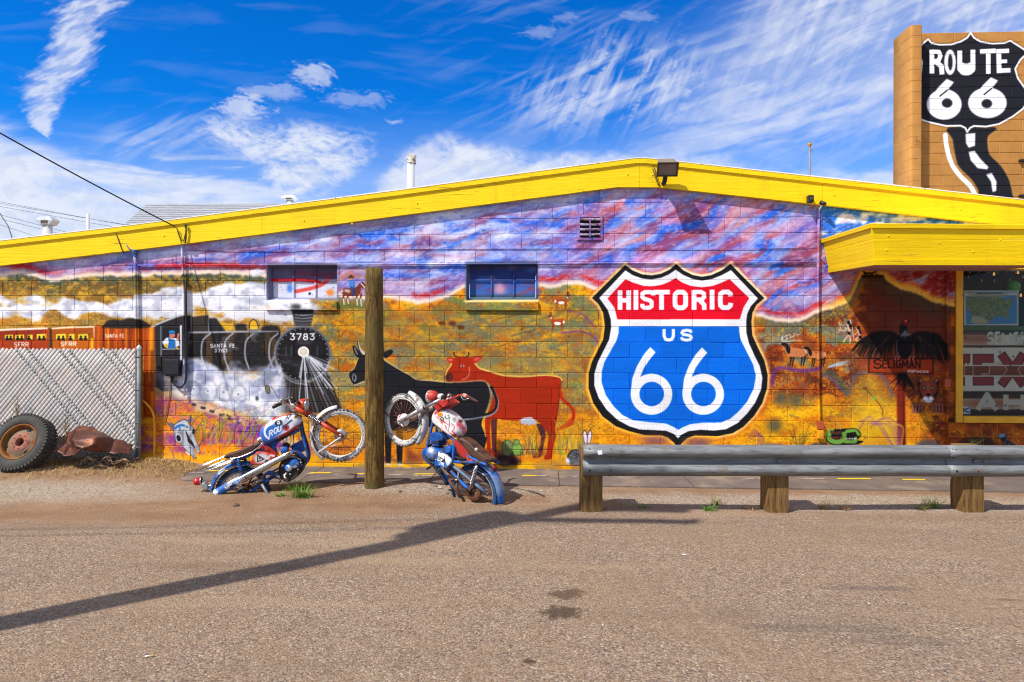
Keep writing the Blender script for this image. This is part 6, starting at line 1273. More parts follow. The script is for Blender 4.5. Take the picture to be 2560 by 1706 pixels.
# neighbour's shingled hip roof
nb = empty('neighbour_house', (0, 0, 0), label='neighbouring house showing only its grey shingled hip roof', cat='house')
SH = bpy.data.materials.new('grey asphalt shingles'); SH.use_nodes = True; nt = SH.node_tree; pp = nt.nodes['Principled BSDF']; tc = N(nt, 'ShaderNodeTexCoord'); mp_ = N(nt, 'ShaderNodeMapping'); mp_.inputs['Rotation'].default_value = (R(90), 0, 0); nt.links.new(tc.outputs[3], mp_.inputs[0])
br = N(nt, 'ShaderNodeTexBrick', i_Scale=1.0, i_Mortar_Size=.012, i_Brick_Width=.34, i_Row_Height=.075); br.inputs[1].default_value = (*srgb(164, 165, 168), 1); br.inputs[2].default_value = (*srgb(150, 152, 156), 1); br.inputs[3].default_value = (*srgb(124, 125, 130), 1); wire(nt, mp_, br); nt.links.new(br.outputs[0], pp.inputs['Base Color']); pp.inputs['Roughness'].default_value = .9
NY = 14.0; a = at(300, 572, NY); r0 = at(367, 510, NY + 3); r1 = at(900, 508, NY + 3); e1 = at(990, 585, NY)
r0.z = r1.z = (r0.z + r1.z) / 2; zb = a.z - .6
sl = (r0.z - a.z) / 3.0
def eave(v, dz): return v
a.z -= 0; a2 = Vector((a.x - .6 * (r0.x - a.x) / (r0.z - a.z), NY - .6 / sl, zb)); e2 = Vector((e1.x + 1, NY - .6 / sl, zb))
m = MB(); rows = 18
for i in range(rows):
    t0, t1 = i / rows, (i + 1) / rows; A, B, Cc, Dd = a2.lerp(r0, t0), e2.lerp(r1, t0), e2.lerp(r1, t1), a2.lerp(r0, t1); up_ = Vector((0, -.006, .014))
    m.add([A + up_, B + up_, Cc, Dd, A - up_, B - up_], [(0, 1, 2, 3), (4, 5, 1, 0)])
bk = Vector((0, 2 * (r0.y - a2.y), 0)); m.add([a2, r0, a2 + bk, r1, e2, e2 + bk], [(0, 1, 2), (2, 1, 3, 5), (4, 5, 3)]); m.build('roof', SH, nb)
m = MB(); m.span(a2.x + .3, e2.x - .3, a2.y + .3, a2.y + bk.y - .3, 0, zb + .05); m.build('wall', bpy.data.materials['tan stucco'], nb)
# thin distribution lines far left
for k, (ya, yb, xb) in enumerate(((486, 556, 340), (491, 553, 330), (498, 562, 320), (516, 588, 250), (527, 590, 230), (540, 600, 170))):
    A = at(-900, ya - (yb - ya) * 900 / xb * .9, 22); B = at(xb + 400, yb + (yb - ya) * 400 / xb, 22); P = [A.lerp(B, t / 10) - Vector((0, 0, .8 * (t / 10) * (1 - t / 10))) for t in range(11)]
    o = empty('power_line', P[0], label='thin far power line sloping behind the left roof, number %s from the top' % ('one', 'two', 'three', 'four', 'five', 'six')[k], cat='power line', group='far power lines at the left'); m = MB(); m.tube([p - P[0] for p in P], .008, 5); m.build('wire', BLACK, o)
A, B = at(-6, 525, 1.5), at(48, 602, 1.5); o = empty('guy_wire', B, label='frayed pale guy wire slanting to the roof at the far left edge', cat='cable'); m = MB(); m.tube([(0, 0, -.3), (A - B) * .5 + Vector((0, 0, -.02)), (A - B) * 1.0, (A - B) * 1.6 + Vector((0, 0, .3))], .008, 6); m.build('wire', GALV, o)

# ------------------------------------------------------------------ block sign tower
TY, WF = 4.0, 3.76
tower = empty('sign_tower', at(2430, 480, TY), label='tan block tower with a painted black shield behind the roof on the right', cat='tower'); tower.location.z = 0; tb = Vector(tower.location)
tx0 = at(2300, 200, TY).x; tx1 = at(2680, 200, TY).x; ttop = at(2400, 81, TY).z; ppm = 150; tz0 = ttop - 3.7
def tmap(px, py):
    X, Z = wall_xz(px, py, TY); return (X - tx0 + .3) * ppm, (ttop + .05 - Z) * ppm
TW, THt = tx1 - tx0 + .4, 3.8
c = Canvas(int(TW * ppm), int(THt * ppm), tmap, ppm / 134, (182, 128, 64)); c.zoom(2040, 40, 3.0154)
gx2, gy2 = np.meshgrid(np.arange(c.w, dtype=np.float32), np.arange(c.h, dtype=np.float32)); c.a *= (1 + .16 * (fbm(gx2 / 30, gy2 / 22, 3, 4) - .5))[..., None]
K = (26, 26, 34); Wh = (238, 238, 240)
shp = [(770, 260), (800, 215), (845, 175), (870, 205), (930, 218), (1020, 216), (1090, 195), (1140, 165), (1165, 128), (1190, 165), (1240, 195), (1330, 210), (1420, 205), (1465, 188), (1600, 275), (1540, 330), (1500, 400), (1520, 470), (1570, 540), (1610, 620), (1560, 700), (1480, 760), (1380, 815), (1280, 835), (1190, 830), (1160, 845), (1140, 875), (1125, 845), (1090, 828), (980, 830), (880, 808), (800, 785), (740, 740), (700, 640), (730, 540), (790, 440), (800, 350)]
c.poly([(1000, 840), (1350, 840), (1300, 900), (1290, 960), (1310, 1050), (1390, 1130), (1450, 1230), (1475, 1330), (1470, 1420), (1240, 1420), (1225, 1320), (1170, 1230), (1080, 1140), (1050, 1050), (1030, 930)], K, 2, 3)
c.line(shp + [shp[0]], 30, (120, 78, 36), 8, 0, .5); c.poly(shp, K, 1); c.line(shp + [shp[0]], 13, Wh, 2)
def L(P, w=38): c.line(P, w, Wh, 2, 0, 1, None, True)
L([(873, 255), (873, 435)], 36); L([(873, 270), (925, 272), (938, 300), (925, 335), (880, 345)], 32); L([(900, 345), (945, 380), (950, 442)], 36)
c.ell((1010, 350), 44, 96, Wh, 2); c.ell((1012, 350), 17, 62, K, 2)
L([(1083, 262), (1083, 400), (1105, 425), (1132, 428), (1160, 425), (1182, 400), (1182, 255)], 36); c.poly([(1068, 355), (1200, 350), (1196, 420), (1150, 450), (1105, 448), (1070, 415)], Wh, 2); c.ell((1132, 340), 28, 20, K, 2)
L([(1235, 270), (1355, 264)], 36); L([(1298, 262), (1298, 437)], 34); L([(1376, 250), (1380, 432)], 36); L([(1365, 268), (1455, 264)], 34); L([(1375, 345), (1440, 342)], 28); L([(1365, 414), (1466, 410)], 34)
for dx_, dy_ in ((0, 0), (332, -12)):
    c.poly([(880 + dx_, 600 + dy_), (920 + dx_, 540 + dy_), (985 + dx_, 475 + dy_), (1040 + dx_, 500 + dy_), (985 + dx_, 570 + dy_), (950 + dx_, 620 + dy_), (880 + dx_, 660 + dy_)], Wh, 2); c.ell((966 + dx_ * .98, 668 + dy_), 132 + (dx_ > 0) * 14, 116, Wh, 2); c.ell((988 + dx_ * .9, 658 + dy_ + (dx_ > 0) * 16), 40, 34, K, 2); c.line([(935 + dx_, 605 + dy_), (990 + dx_, 560 + dy_)], 10, K, 3)
c.line([(975, 898), (985, 990), (1020, 1110), (1080, 1200), (1160, 1280), (1195, 1340)], 34, Wh, 2, 4); c.poly([(1128, 890), (1200, 884), (1198, 980), (1150, 995), (1130, 960)], Wh, 2); c.poly([(1150, 1025), (1195, 1018), (1240, 1080), (1300, 1140), (1290, 1158), (1220, 1150), (1165, 1090)], Wh, 2); c.poly([(1282, 1195), (1325, 1185), (1360, 1250), (1358, 1320), (1330, 1330), (1318, 1250)], Wh, 2); c.poly([(1300, 1362), (1330, 1352), (1345, 1420), (1300, 1420)], Wh, 2)
TOWERM = print_mat('tower paint', c.image('tower'), (-(tx0 - .3) / TW, 1 / TW), (-(ttop + .05 - THt) / THt, 1 / THt), .7, .35, 60, spec=.2)
TAN = mat('tan painted block', srgb(184, 130, 66), .75, 0, .1, 4, .35, 60, srgb(150, 96, 44), (.6, .7), 3, .2)
def mblock(w, h, d, bv=.006):
    g = .004; m = MB(); x0_, x1_, z0_, z1_ = g, w - g, g, h - g
    m.add([(x0_ + bv, 0, z0_ + bv), (x1_ - bv, 0, z0_ + bv), (x1_ - bv, 0, z1_ - bv), (x0_ + bv, 0, z1_ - bv), (x0_, bv, z0_), (x1_, bv, z0_), (x1_, bv, z1_), (x0_, bv, z1_), (x0_, d, z0_), (x1_, d, z0_), (x1_, d, z1_), (x0_, d, z1_)], [(0, 1, 2, 3), (4, 5, 1, 0), (5, 6, 2, 1), (6, 7, 3, 2), (7, 4, 0, 3), (8, 9, 5, 4), (9, 10, 6, 5), (10, 11, 7, 6), (11, 8, 4, 7)]); return m
tower.location = (tx0, TY, 0); me_f = mblock(BW, BH, .19).mesh('block', TOWERM); me_h = mblock(BW / 2, BH, .19).mesh('block', TOWERM)
for i in range(17):
    z = ttop - (i + 1) * BH; x = -.2 - (BW / 2 if i % 2 else 0)
    while x < tx1 - tx0:
        if x < -.06: link_mesh('block', mblock(x + BW + .06, BH, .19).mesh('block', TOWERM), tower, (-.06, 0, z))
        else: link_mesh('block', me_f, tower, (x, 0, z))
        x += BW
m = MB(); m.span(-.05, tx1 - tx0, .007, .18, ttop - 17 * BH, ttop - .01); m.build('mortar_bed', TOWERM, tower)
wx1 = at(2305, 300, WF).x; wt = at(2295, 62, WF).z; wlen = .62; wm = []
def wing_ring(z, ins=0.0):
    x1_, x0_ = wx1 - tx0 - ins, wx1 - tx0 - .2 + ins; y0_, y1_ = WF - TY + ins, WF - TY + wlen - ins; r = .045
    P = [(x1_, y1_), (x1_, y0_ + r * .5)] + [(x1_ - r * .5 + r * .5 * math.cos(t), y0_ + r * .5 - r * .5 * math.sin(t)) for t in (R(30), R(60), R(90))] + [(x0_ + r - r * math.sin(t), y0_ + r - r * math.cos(t)) for t in (0, R(22), R(45), R(68), R(90))] + [(x0_, y1_)]
    return [Vector((p[0], p[1], z)) for p in P]
for i in range(18):
    z1_ = wt - i * BH; z0_ = z1_ - BH; m = MB(); m.rings([wing_ring(z0_ + .002, .0022), wing_ring(z0_ + .006)], False, False, False); m.rings([wing_ring(z0_ + .006), wing_ring(z1_ - .006)], False, False, True); m.rings([wing_ring(z1_ - .006), wing_ring(z1_ - .002, .0022)], True, False, False); m.build('block', TAN, tower)
m = MB(); m.rings([wing_ring(wt - 18 * BH, .004), wing_ring(wt - .01, .004)]); m.build('mortar_core', TAN, tower)
for py in (392, 480):
    p = at(2556, py + 10, TY - .03); m = MB(); m.span(p.x - tx0 - .05, p.x - tx0 + .2, -.06, .0, p.z - .02, p.z + .02); m.build('bracket', BOXM, tower)
# ------------------------------------------------------------------ timber post
POSTW = bpy.data.materials.new('treated pine'); POSTW.use_nodes = True; nt = POSTW.node_tree; p_ = nt.nodes['Principled BSDF']
tc = N(nt, 'ShaderNodeTexCoord'); mp_ = N(nt, 'ShaderNodeMapping'); mp_.inputs['Scale'].default_value = (9, 9, 1.1); nt.links.new(tc.outputs[3], mp_.inputs[0])
n1 = N(nt, 'ShaderNodeTexNoise', i_Scale=2.2, i_Detail=6, i_Distortion=1.6); wire(nt, mp_, n1); n2 = N(nt, 'ShaderNodeTexNoise', i_Scale=14, i_Detail=4); wire(nt, mp_, n2); n3 = N(nt, 'ShaderNodeTexNoise', i_Scale=1.3, i_Detail=3); nt.links.new(tc.outputs[3], n3.inputs[0])
cc = mixc(nt, smooth_node(nt, n1.outputs[0], .35, .62), srgb(74, 56, 30), srgb(122, 94, 46)); cc = mixc(nt, smooth_node(nt, n2.outputs[0], .52, .66), cc, srgb(56, 42, 24)); cc = mixc(nt, smooth_node(nt, n3.outputs[0], .45, .65), cc, srgb(90, 80, 46))
nt.links.new(cc, p_.inputs['Base Color']); p_.inputs['Roughness'].default_value = .85; p_.inputs['Specular IOR Level'].default_value = .15
b_ = N(nt, 'ShaderNodeBump', i_Strength=.5, i_Distance=.01); nt.links.new(n2.outputs[0], b_.inputs['Height']); nt.links.new(b_.outputs[0], p_.inputs['Normal'])
def wood_post(name, base, top, r, label, cat, seed=0, nseg=20):
    o = empty(name, base, label=label, cat=cat); L = (top - base); rr = random.Random(seed); P = []; m = MB(); rings = []
    for i in range(nseg + 1):
        t = i / nseg; c = L * t + Vector((0, 0, -.12 * (1 - t))); ring = []
        for k in range(20):
            a = 2 * math.pi * k / 20; w_ = r * (1.06 - .1 * t) * (1 + .035 * mnoise.noise(Vector((math.cos(a) * 1.6, math.sin(a) * 1.6, t * 3 + seed))))
            dd = abs((a - R(262) + math.pi) % (2 * math.pi) - math.pi)
            if dd < .2: w_ *= 1 - .10 * (1 - dd / .2) * (.4 + .6 * abs(math.sin(t * 5 + 1)))
            if i == nseg: w_ *= .965
            ring.append(c + Vector((math.cos(a) * w_, math.sin(a) * w_, 0)))
        rings.append(ring)
    m.rings(rings); m.build('shaft', POSTW, o); return o
pb = ground_at(936, 1222); pt = at(935.5, 671, pb.y); wood_post('timber_post', pb, pt, .106, 'stout round timber post standing between the two motorcycles', 'post', 3)

# ------------------------------------------------------------------ guardrail
gr0, gr1 = ground_at(1484, 1275), ground_at(2440, 1276)
ge = (gr1 - gr0); ge.z = 0; ge.normalize(); gn = Vector((ge.y, -ge.x, 0))     # gn points to the road
def gp(s, off, z): return Vector((gr0.x, gr0.y, 0)) + ge * s + gn * off + Vector((0, 0, z))
def s_of(px, py, off):
    d = Vector(ray(px, py)); o = Vector(CAM); n = gn; t = ((gp(0, off, 0) - o).dot(n)) / d.dot(n); q = o + d * t; return (q - gp(0, off, 0)).dot(ge), q.z
prof = [(-.156, 0), (-.150, .004), (-.128, .058), (-.112, .078), (-.085, .083), (-.060, .075), (-.036, .02), (-.018, .004), (0, .0)]
prof = prof + [(-z, y) for z, y in prof[-2::-1]]
railc = (s_of(1900, 1117, .19)[1] + s_of(1900, 1194, .19)[1]) / 2
posts = []
GPW = grain_mat('weathered square timber', (srgb(96, 70, 40), srgb(138, 106, 62), srgb(60, 44, 28), srgb(92, 78, 44)), 1.4, (14, 14, 1.2))
glab = ['square timber guardrail post at the left end of the rail', 'square timber guardrail post under the middle of the rail', 'square timber guardrail post at the rail joint on the right']
for k, px in enumerate((1480, 1945, 2434)):
    s0, _ = s_of(px, 1240, .1); h = s_of(px, 1112, .0)[1]
    o = empty('guardrail_post', gp(s0, 0, 0), label=glab[k], cat='post', group='guardrail posts'); b0 = Vector(o.location); m = MB(); vs = []
    rr = random.Random(k + 2); w_ = .104; zs = [-.15, .0, .2, .4, h - .01, h]
    rings = [[(ge * (sx * w_ * (1 + rr.uniform(-.04, .04) - (.04 if z == h else 0))) + gn * (sy * w_ * (1 - (.04 if z == h else 0))) + Vector((0, 0, z))) for sx, sy in ((-1, -1), (-1, 1), (1, 1), (1, -1))] for z in zs]
    m.rings(rings, True, False, False); m.build('timber', GPW, o, .006)
    for zz in (.0, ): m = MB(); p = gn * (w_ + .022) + Vector((0, 0, railc)); m.lathe([(.0, .014), (.014, .012), (.018, .0)], p + ge * (.0), gn, 10); m.build('bolt', GALV, o)
    posts.append(s0)
def rail(name, s0, s1, lift, label):
    o = empty(name, gp(s0, .108, railc), label=label, cat='guardrail', group='guardrail beams'); m = MB(); n = max(2, int((s1 - s0) / .12)); V = []; rr = random.Random(int(s1 * 10))
    for thick in (0, -.004):
        for i in range(n + 1):
            s = (s1 - s0) * i / n
            for z, y in prof:
                d = .003 * mnoise.noise(Vector((s * 1.7, z * 5, s0))); V.append(ge * s + gn * (y + lift + thick + d) + Vector((0, 0, z + d)))
    k = len(prof); F = []; N0 = (n + 1) * k
    for i in range(n):
        for j in range(k - 1):
            a = i * k + j; F.append((a, a + k, a + k + 1, a + 1)); F.append((N0 + a, N0 + a + 1, N0 + a + k + 1, N0 + a + k))
    for j in range(k - 1): F.append((j, j + 1, N0 + j + 1, N0 + j)); a = n * k + j; F.append((a, N0 + a, N0 + a + 1, a + 1))
    for i in range(n): a = i * k; F.append((a, N0 + a, N0 + a + k, a + k)); a = i * k + k - 1; F.append((a, a + k, N0 + a + k, N0 + a))
    m.add(V, F, True); rb = m.build('beam', RAILM, o)
    for (ds, dz) in [(.06, .118), (.06, .04), (.06, -.085), (.27, .118), (.27, .045), (.27, -.085), (.27, -.15)]:
        for base in ([0, s1 - s0 - .33] if s1 - s0 < 5 else [0]):
            m = MB(); y = lin([(p[0], p[1]) for p in prof], dz); m.lathe([(.0, .003), (.010, .003), (.011, .0)], ge * (base + ds) + gn * (y + lift) + Vector((0, 0, dz)), gn, 8); m.build('bolt_hole', BLACK if ds < .1 else RUST, o)
    for q in posts:
        if s0 + .1 < q < s1 - .05: m = MB(); m.lathe([(.0, .016), (.011, .014), (.019, .008), (.022, .0)], ge * (q - s0 + (.1 if q < s0 + .4 else 0)) + gn * (lift + .001), gn, 10); m.build('bolt', GALV, o)
    return o
sA = s_of(1459, 1150, .19)[0]; sJ = s_of(2452, 1150, .19)[0]; sE = s_of(2700, 1150, .19)[0]
rail('guardrail_beam', sA, sJ, 0.0, 'long galvanised guardrail beam in front of the mural'); rail('guardrail_beam', sJ - .3, sE + .6, .0055, 'guardrail beam running out of the picture at the right')
a, z = s_of(1493, 1127, .19); m = MB(); q = gp(a, .108 + .083, z); m.add([q + gn * .002, q + ge * .045 + gn * .002 + Vector((0, 0, .008)), q + ge * .052 + gn * .002 - Vector((0, 0, .035)), q + ge * .01 + gn * .002 - Vector((0, 0, .04))], [(0, 1, 2, 3)]); m.add([q + gn * .001, q + ge * .045 + gn * .001 + Vector((0, 0, .008)), q + ge * .052 + gn * .001 - Vector((0, 0, .035)), q + ge * .01 + gn * .001 - Vector((0, 0, .04))], [(3, 2, 1, 0)])
m.build('sticker', mat('white sticker', srgb(226, 226, 226), .5), None, label='small white sticker near the left end of the guardrail', cat='sticker')

# ------------------------------------------------------------------ slatted chain-link fence
FYp = -.17; fl0 = at(-60, 1000, FYp).x; fr0 = at(340, 1000, FYp).x; ftopz = at(200, 873, FYp).z; fbotz = .06
fence = empty('chain_link_fence', (fr0, FYp, 0), label='chain-link fence threaded with pale plastic slats on the left', cat='fence'); fb0 = Vector((fr0, FYp, 0))
SLAT = [mat('pale slat plastic %d' % k, c, .45, 0, .06, 10, 0, 60, srgb(176, 160, 156), (.6, .75), 3) for k, c in enumerate((srgb(190, 183, 177), srgb(180, 175, 171), srgb(194, 183, 175)))]; SLATG = mat('grey slat plastic', srgb(158, 158, 152), .5, 0, .08, 8)
ang = R(50); ds = Vector((math.cos(ang), 0, math.sin(ang))); pn = Vector((-math.sin(ang), 0, math.cos(ang))); pitch = .0605 * math.sin(ang); wd = .046
def clip_line(c, d):
    ts = []; t0, t1 = -9, 9
    for a, lo, hi in ((0, fl0, fr0), (2, fbotz, ftopz)):
        if abs(d[a]) < 1e-6: continue
        q0, q1 = (lo - c[a]) / d[a], (hi - c[a]) / d[a]; t0, t1 = max(t0, min(q0, q1)), min(t1, max(q0, q1))
    return (t0, t1) if t1 - t0 > .06 else None
corner = Vector((fl0, FYp, ftopz)); far = Vector((fr0, FYp, fbotz)); span_ = abs((far - corner).dot(pn)); k = 0; rs = random.Random(9)
while k * pitch < span_:
    c = corner - pn * (k * pitch + .02); tt = clip_line(c, ds); k += 1
    if not tt: continue
    t0, t1 = tt; t1 += rs.uniform(-.008, .008); n = 5; m = MB(); R_ = []
    for i in range(n + 1):
        q = c + ds * (t0 + (t1 - t0) * i / n) - fb0; bow = .002 * rs.uniform(-1, 1)
        R_.append([q + pn * (wd / 2 * a) + Vector((0, -.008 * (1 - a * a) + bow, 0)) for a in (-1, -.55, 0, .55, 1)] + [q + pn * (wd / 2 * a) + Vector((0, .005 + bow, 0)) for a in (.9, -.9)])
    m.rings(R_, True, False, True); m.build('slat', rs.choice(SLAT), fence)
d2 = Vector((math.cos(R(-49)), 0, math.sin(R(-49)))); p2 = Vector((math.sin(R(49)), 0, math.cos(R(49))))
for px in (-470, -430, -270, -235, 40, 70, 148, 172, 255, 278):     # the few woven the other way
    c = at(px, 873, FYp); tt = clip_line(c, d2)
    if not tt: continue
    t0, t1 = tt; n = int((t1 - t0) / .014); m = MB(); V = []
    for i in range(n + 1):
        t = t0 + (t1 - t0) * i / n; q = c + d2 * t; ph = (q - corner).dot(pn) / pitch; y = -.011 + .009 * math.cos(2 * math.pi * (-ph - .33)) 
        V += [q - fb0 + p2 * .017 + Vector((0, y, 0)), q - fb0 - p2 * .017 + Vector((0, y, 0))]
    m.add(V, [(2 * i, 2 * i + 1, 2 * i + 3, 2 * i + 2) for i in range(n)], True); m.build('cross_slat', SLATG, fence)
m = MB(); k = 0; span2 = abs((Vector((fr0, FYp, ftopz)) - Vector((fl0, FYp, fbotz))).dot(p2))
while k * .05 < span2:
    c = Vector((fl0, FYp, fbotz)) + p2 * (k * .05); tt = clip_line(c, d2); k += 1
    if tt: m.tube([c + d2 * tt[0] - fb0 + Vector((0, -.0095, 0)), c + d2 * tt[1] - fb0 + Vector((0, -.0095, 0))], .0016, 4)
k = 0
while k * pitch < span_:
    c = corner - pn * (k * pitch + .02 + pitch / 2); tt = clip_line(c, ds); k += 1
    if tt: m.tube([c + ds * tt[0] - fb0 + Vector((0, .004, 0)), c + ds * (tt[1] + .02) - fb0 + Vector((0, .004, 0))], .0018, 4)
m.build('wire_mesh', GALV, fence, kind='stuff')
fp0 = at(347.5, 1000, FYp); pz = at(347.5, 869, FYp).z
m = MB(); m.tube([(fp0.x - fr0, 0, -.1), (fp0.x - fr0, 0, pz)], .029, 14); m.build('fence_post', GALV, fence); m = MB(); m.lathe([(.033, -.03), (.034, .0), (.03, .008), (.012, .03), (.001, .036)], (fp0.x - fr0, 0, pz), (0, 0, 1), 14); m.build('post_cap', mat('bright zinc', srgb(196, 200, 206), .35, .5), fence)
m = MB(); m.span(-.008, .004, -.012, .006, fbotz, ftopz - .01); m.build('tension_bar', GALV, fence)
for py in (892, 974, 1056, 1118):
    z = at(347, py, FYp).z; m = MB(); m.tube([(fp0.x - fr0 + .033 * math.cos(a), .033 * math.sin(a), z) for a in [R(d) for d in range(-170, 191, 30)]], .006, 5); m.tube([(fp0.x - fr0 - .03, -.012, z), (-.012, -.014, z)], .0055, 5); m.build('tie_band', GALV, fence)

# ------------------------------------------------------------------ old truck wheel
n_ = Vector((.0, -.92, .44)).normalized(); c_ = at(57, 1109, -.56); tyre = empty('truck_wheel', c_, label='old truck tyre on a rusty wheel leaning on the slatted fence', cat='tyre')
TY_ = mat('dusty tyre rubber', srgb(70, 68, 64), .85, 0, .2, 6, .25, 40, srgb(104, 98, 88), (.55, .72), 3, .2); RIMR = mat('rusty wheel paint', srgb(134, 88, 40), .8, 0, .25, 6, .4, 30, srgb(120, 52, 26), (.45, .6), 5, .2); HUBR = mat('red oxide hub', srgb(150, 92, 72), .8, 0, .2, 8, .3, 30, srgb(96, 56, 40), (.5, .64), 6)
ro = .378; m = MB()
m.lathe([(.225, .03), (.232, .075), (.25, .098), (.29, .108), (.325, .104), (.345, .092), (.362, .085), (.372, .07), (ro, .0), (.372, -.07), (.345, -.1), (.29, -.112), (.235, -.085), (.225, -.03)], (0, 0, 0), n_, 56)
e1 = n_.orthogonal().normalized(); e2 = n_.cross(e1)
for k in range(52):
    a = 2 * math.pi * k / 52; rad = e1 * math.cos(a) + e2 * math.sin(a); tg = n_.cross(rad); M3 = Matrix((tg, n_, rad)).transposed()
    m.box(rad * .362 + n_ * .079, (.024, .036, .03), M3); m.box(rad * .366 - n_ * .079, (.024, .036, .03), M3)
for k in range(40):
    a = 2 * math.pi * k / 40; rad = e1 * math.cos(a) + e2 * math.sin(a); tg = n_.cross(rad); M3 = Matrix((tg, n_, rad)).transposed(); m.box(rad * .375, (.05, .1, .014), M3)
m.build('tyre_casing', TY_, tyre)
m = MB(); m.lathe([(.236, .088), (.228, .092), (.216, .086), (.206, .062), (.198, .03), (.19, -.02)], (0, 0, 0), n_, 48); m.build('rim', RIMR, tyre)
m = MB(); m.lathe([(.197, .02), (.18, .022), (.15, .05), (.128, .056)], (0, 0, 0), n_, 48); dsc = m.build('disc', mat('flaking wheel disc', srgb(118, 104, 82), .8, 0, .2, 8, .3, 30, srgb(130, 66, 30), (.5, .62), 5), tyre)
for a in (R(20), R(-95), R(140)):
    rad = e1 * math.cos(a + 1.1) + e2 * math.sin(a + 1.1); tg = n_.cross(rad); M3 = Matrix((tg, n_, rad)).transposed(); mm = MB(); mm.lathe([(.001, .004), (.022, .004), (.026, -.004)], rad * .166 + n_ * .038, n_ + rad * .6, 14); mm.build('hand_hole', BLACK, tyre)
m = MB(); m.lathe([(.128, .0555), (.12, .064), (.06, .064), (.052, .058), (.05, -.02)], (0, 0, 0), n_, 40); m.build('hub_plate', HUBR, tyre)
for k in range(8):
    a = 2 * math.pi * k / 8 + .2; rad = e1 * math.cos(a) + e2 * math.sin(a); m = MB(); m.lathe([(.001, .003), (.007, .002), (.009, -.002)], rad * .09 + n_ * .066, n_, 8); m.build('bolt_hole', BLACK, tyre)
m = MB(); m.lathe([(.05, -.018), (.001, -.02)], (0, 0, 0), n_, 20); m.build('axle_hole', BLACK, tyre)

# ------------------------------------------------------------------ crumpled rusty sheet, roots, scrap
def zf(P, k=4.611, ox=0, oy=860): return [(ox + p[0] / k, oy + p[1] / k) for p in P]
def sheet_pt(x, y, Y): p = at(*zf([(x, y)])[0], Y); return p
V = [sheet_pt(*q) for q in ((820, 1115, -.62), (900, 960, -.34), (985, 935, -.24), (1190, 1025, -.30), (1330, 1080, -.24), (1520, 1170, -.23), (1490, 1280, -.42), (1350, 1270, -.50), (1200, 1250, -.52), (1090, 1160, -.66), (1100, 1090, -.60), (930, 1215, -.74), (860, 1290, -.70), (740, 1290, -.66), (640, 1250, -.62), (640, 1160, -.36), (700, 1080, -.26), (815, 1190, -.46), (985, 1025, -.42), (760, 1170, -.48))]
F = [(1, 2, 18), (1, 18, 0), (2, 3, 18), (18, 3, 10), (18, 10, 0), (0, 10, 9), (0, 9, 11), (10, 3, 4), (10, 4, 9), (4, 5, 7), (5, 6, 7), (4, 7, 8), (4, 8, 9), (9, 8, 11), (11, 12, 17), (0, 11, 17), (17, 12, 13), (17, 13, 19), (19, 13, 14), (19, 14, 15), (16, 19, 15), (16, 17, 19), (1, 0, 17), (1, 17, 16)]
bm = bmesh.new(); bv = [bm.verts.new(v) for v in V]
for f in F: bm.faces.new([bv[i] for i in f])
bmesh.ops.recalc_face_normals(bm, faces=bm.faces); bmesh.ops.subdivide_edges(bm, edges=bm.edges, cuts=6, use_grid_fill=True)
for v in bm.verts: v.co += Vector((.01, .05, .03)) * (.35 - abs(mnoise.noise(v.co * 6.0))) + Vector((0, .016, .012)) * (.3 - abs(mnoise.noise(v.co * 17)))
for f in bm.faces: f.smooth = True
me = bpy.data.meshes.new('rusty_sheet'); bm.to_mesh(me); bm.free(); me.materials.append(mat('brown rusted sheet', srgb(92, 54, 42), .42, .35, .3, 5, .3, 26, srgb(132, 76, 50), (.5, .64), 4))
so = bpy.data.objects.new('rusty_sheet', me); COL.objects.link(so); tag(so, 'crumpled brown rusty metal sheet lying against the fence', 'scrap metal'); sm_ = so.modifiers.new('gauge', 'SOLIDIFY'); sm_.thickness = .004
ROOT = mat('bleached root wood', srgb(150, 128, 104), .9, 0, .25, 8, .5, 40, srgb(88, 66, 50), (.45, .6), 6, .1); rr = random.Random(21)
ob = ground_at(258, 1171, .05); ob.z = gz(ob.x, ob.y) + .015; ro_ = empty('dead_roots', ob, label='tangle of bleached dead roots at the foot of the rusty sheet', cat='roots')
for k in range(26):
    x = rr.uniform(-.32, .3); y = rr.uniform(-.1, .22); L = rr.uniform(.12, .4); a = rr.uniform(-.5, .5); h = rr.uniform(.0, .16) * max(0, 1 - abs(x) * 1.6); P = []
    for i in range(7): t = i / 6 - .5; P.append((x + L * t * math.cos(a), y + L * t * math.sin(a) * .6 + .02 * math.sin(i * 1.7 + k), h + .03 * math.sin(i * 1.1 + k * 2) + rr.uniform(-.01, .01)))
    r0 = rr.uniform(.005, .022); m = MB(); m.tube(smooth_pts(P, 2), [r0 * (1 - .6 * abs(2 * i / 12 - 1)) for i in range(13)], 6); m.build('root', ROOT, ro_)
sb = ground_at(165, 1158, .02); m = MB(); m.box((0, 0, .04), (.34, .1, .08), Matrix.Rotation(.25, 3, 'Z')); m.build('timber_scrap', mat('split yellow timber', srgb(150, 112, 60), .9, 0, .25, 9, .4, 30), None, .006, sb, label='short split timber scrap half hidden behind the truck tyre', cat='timber')
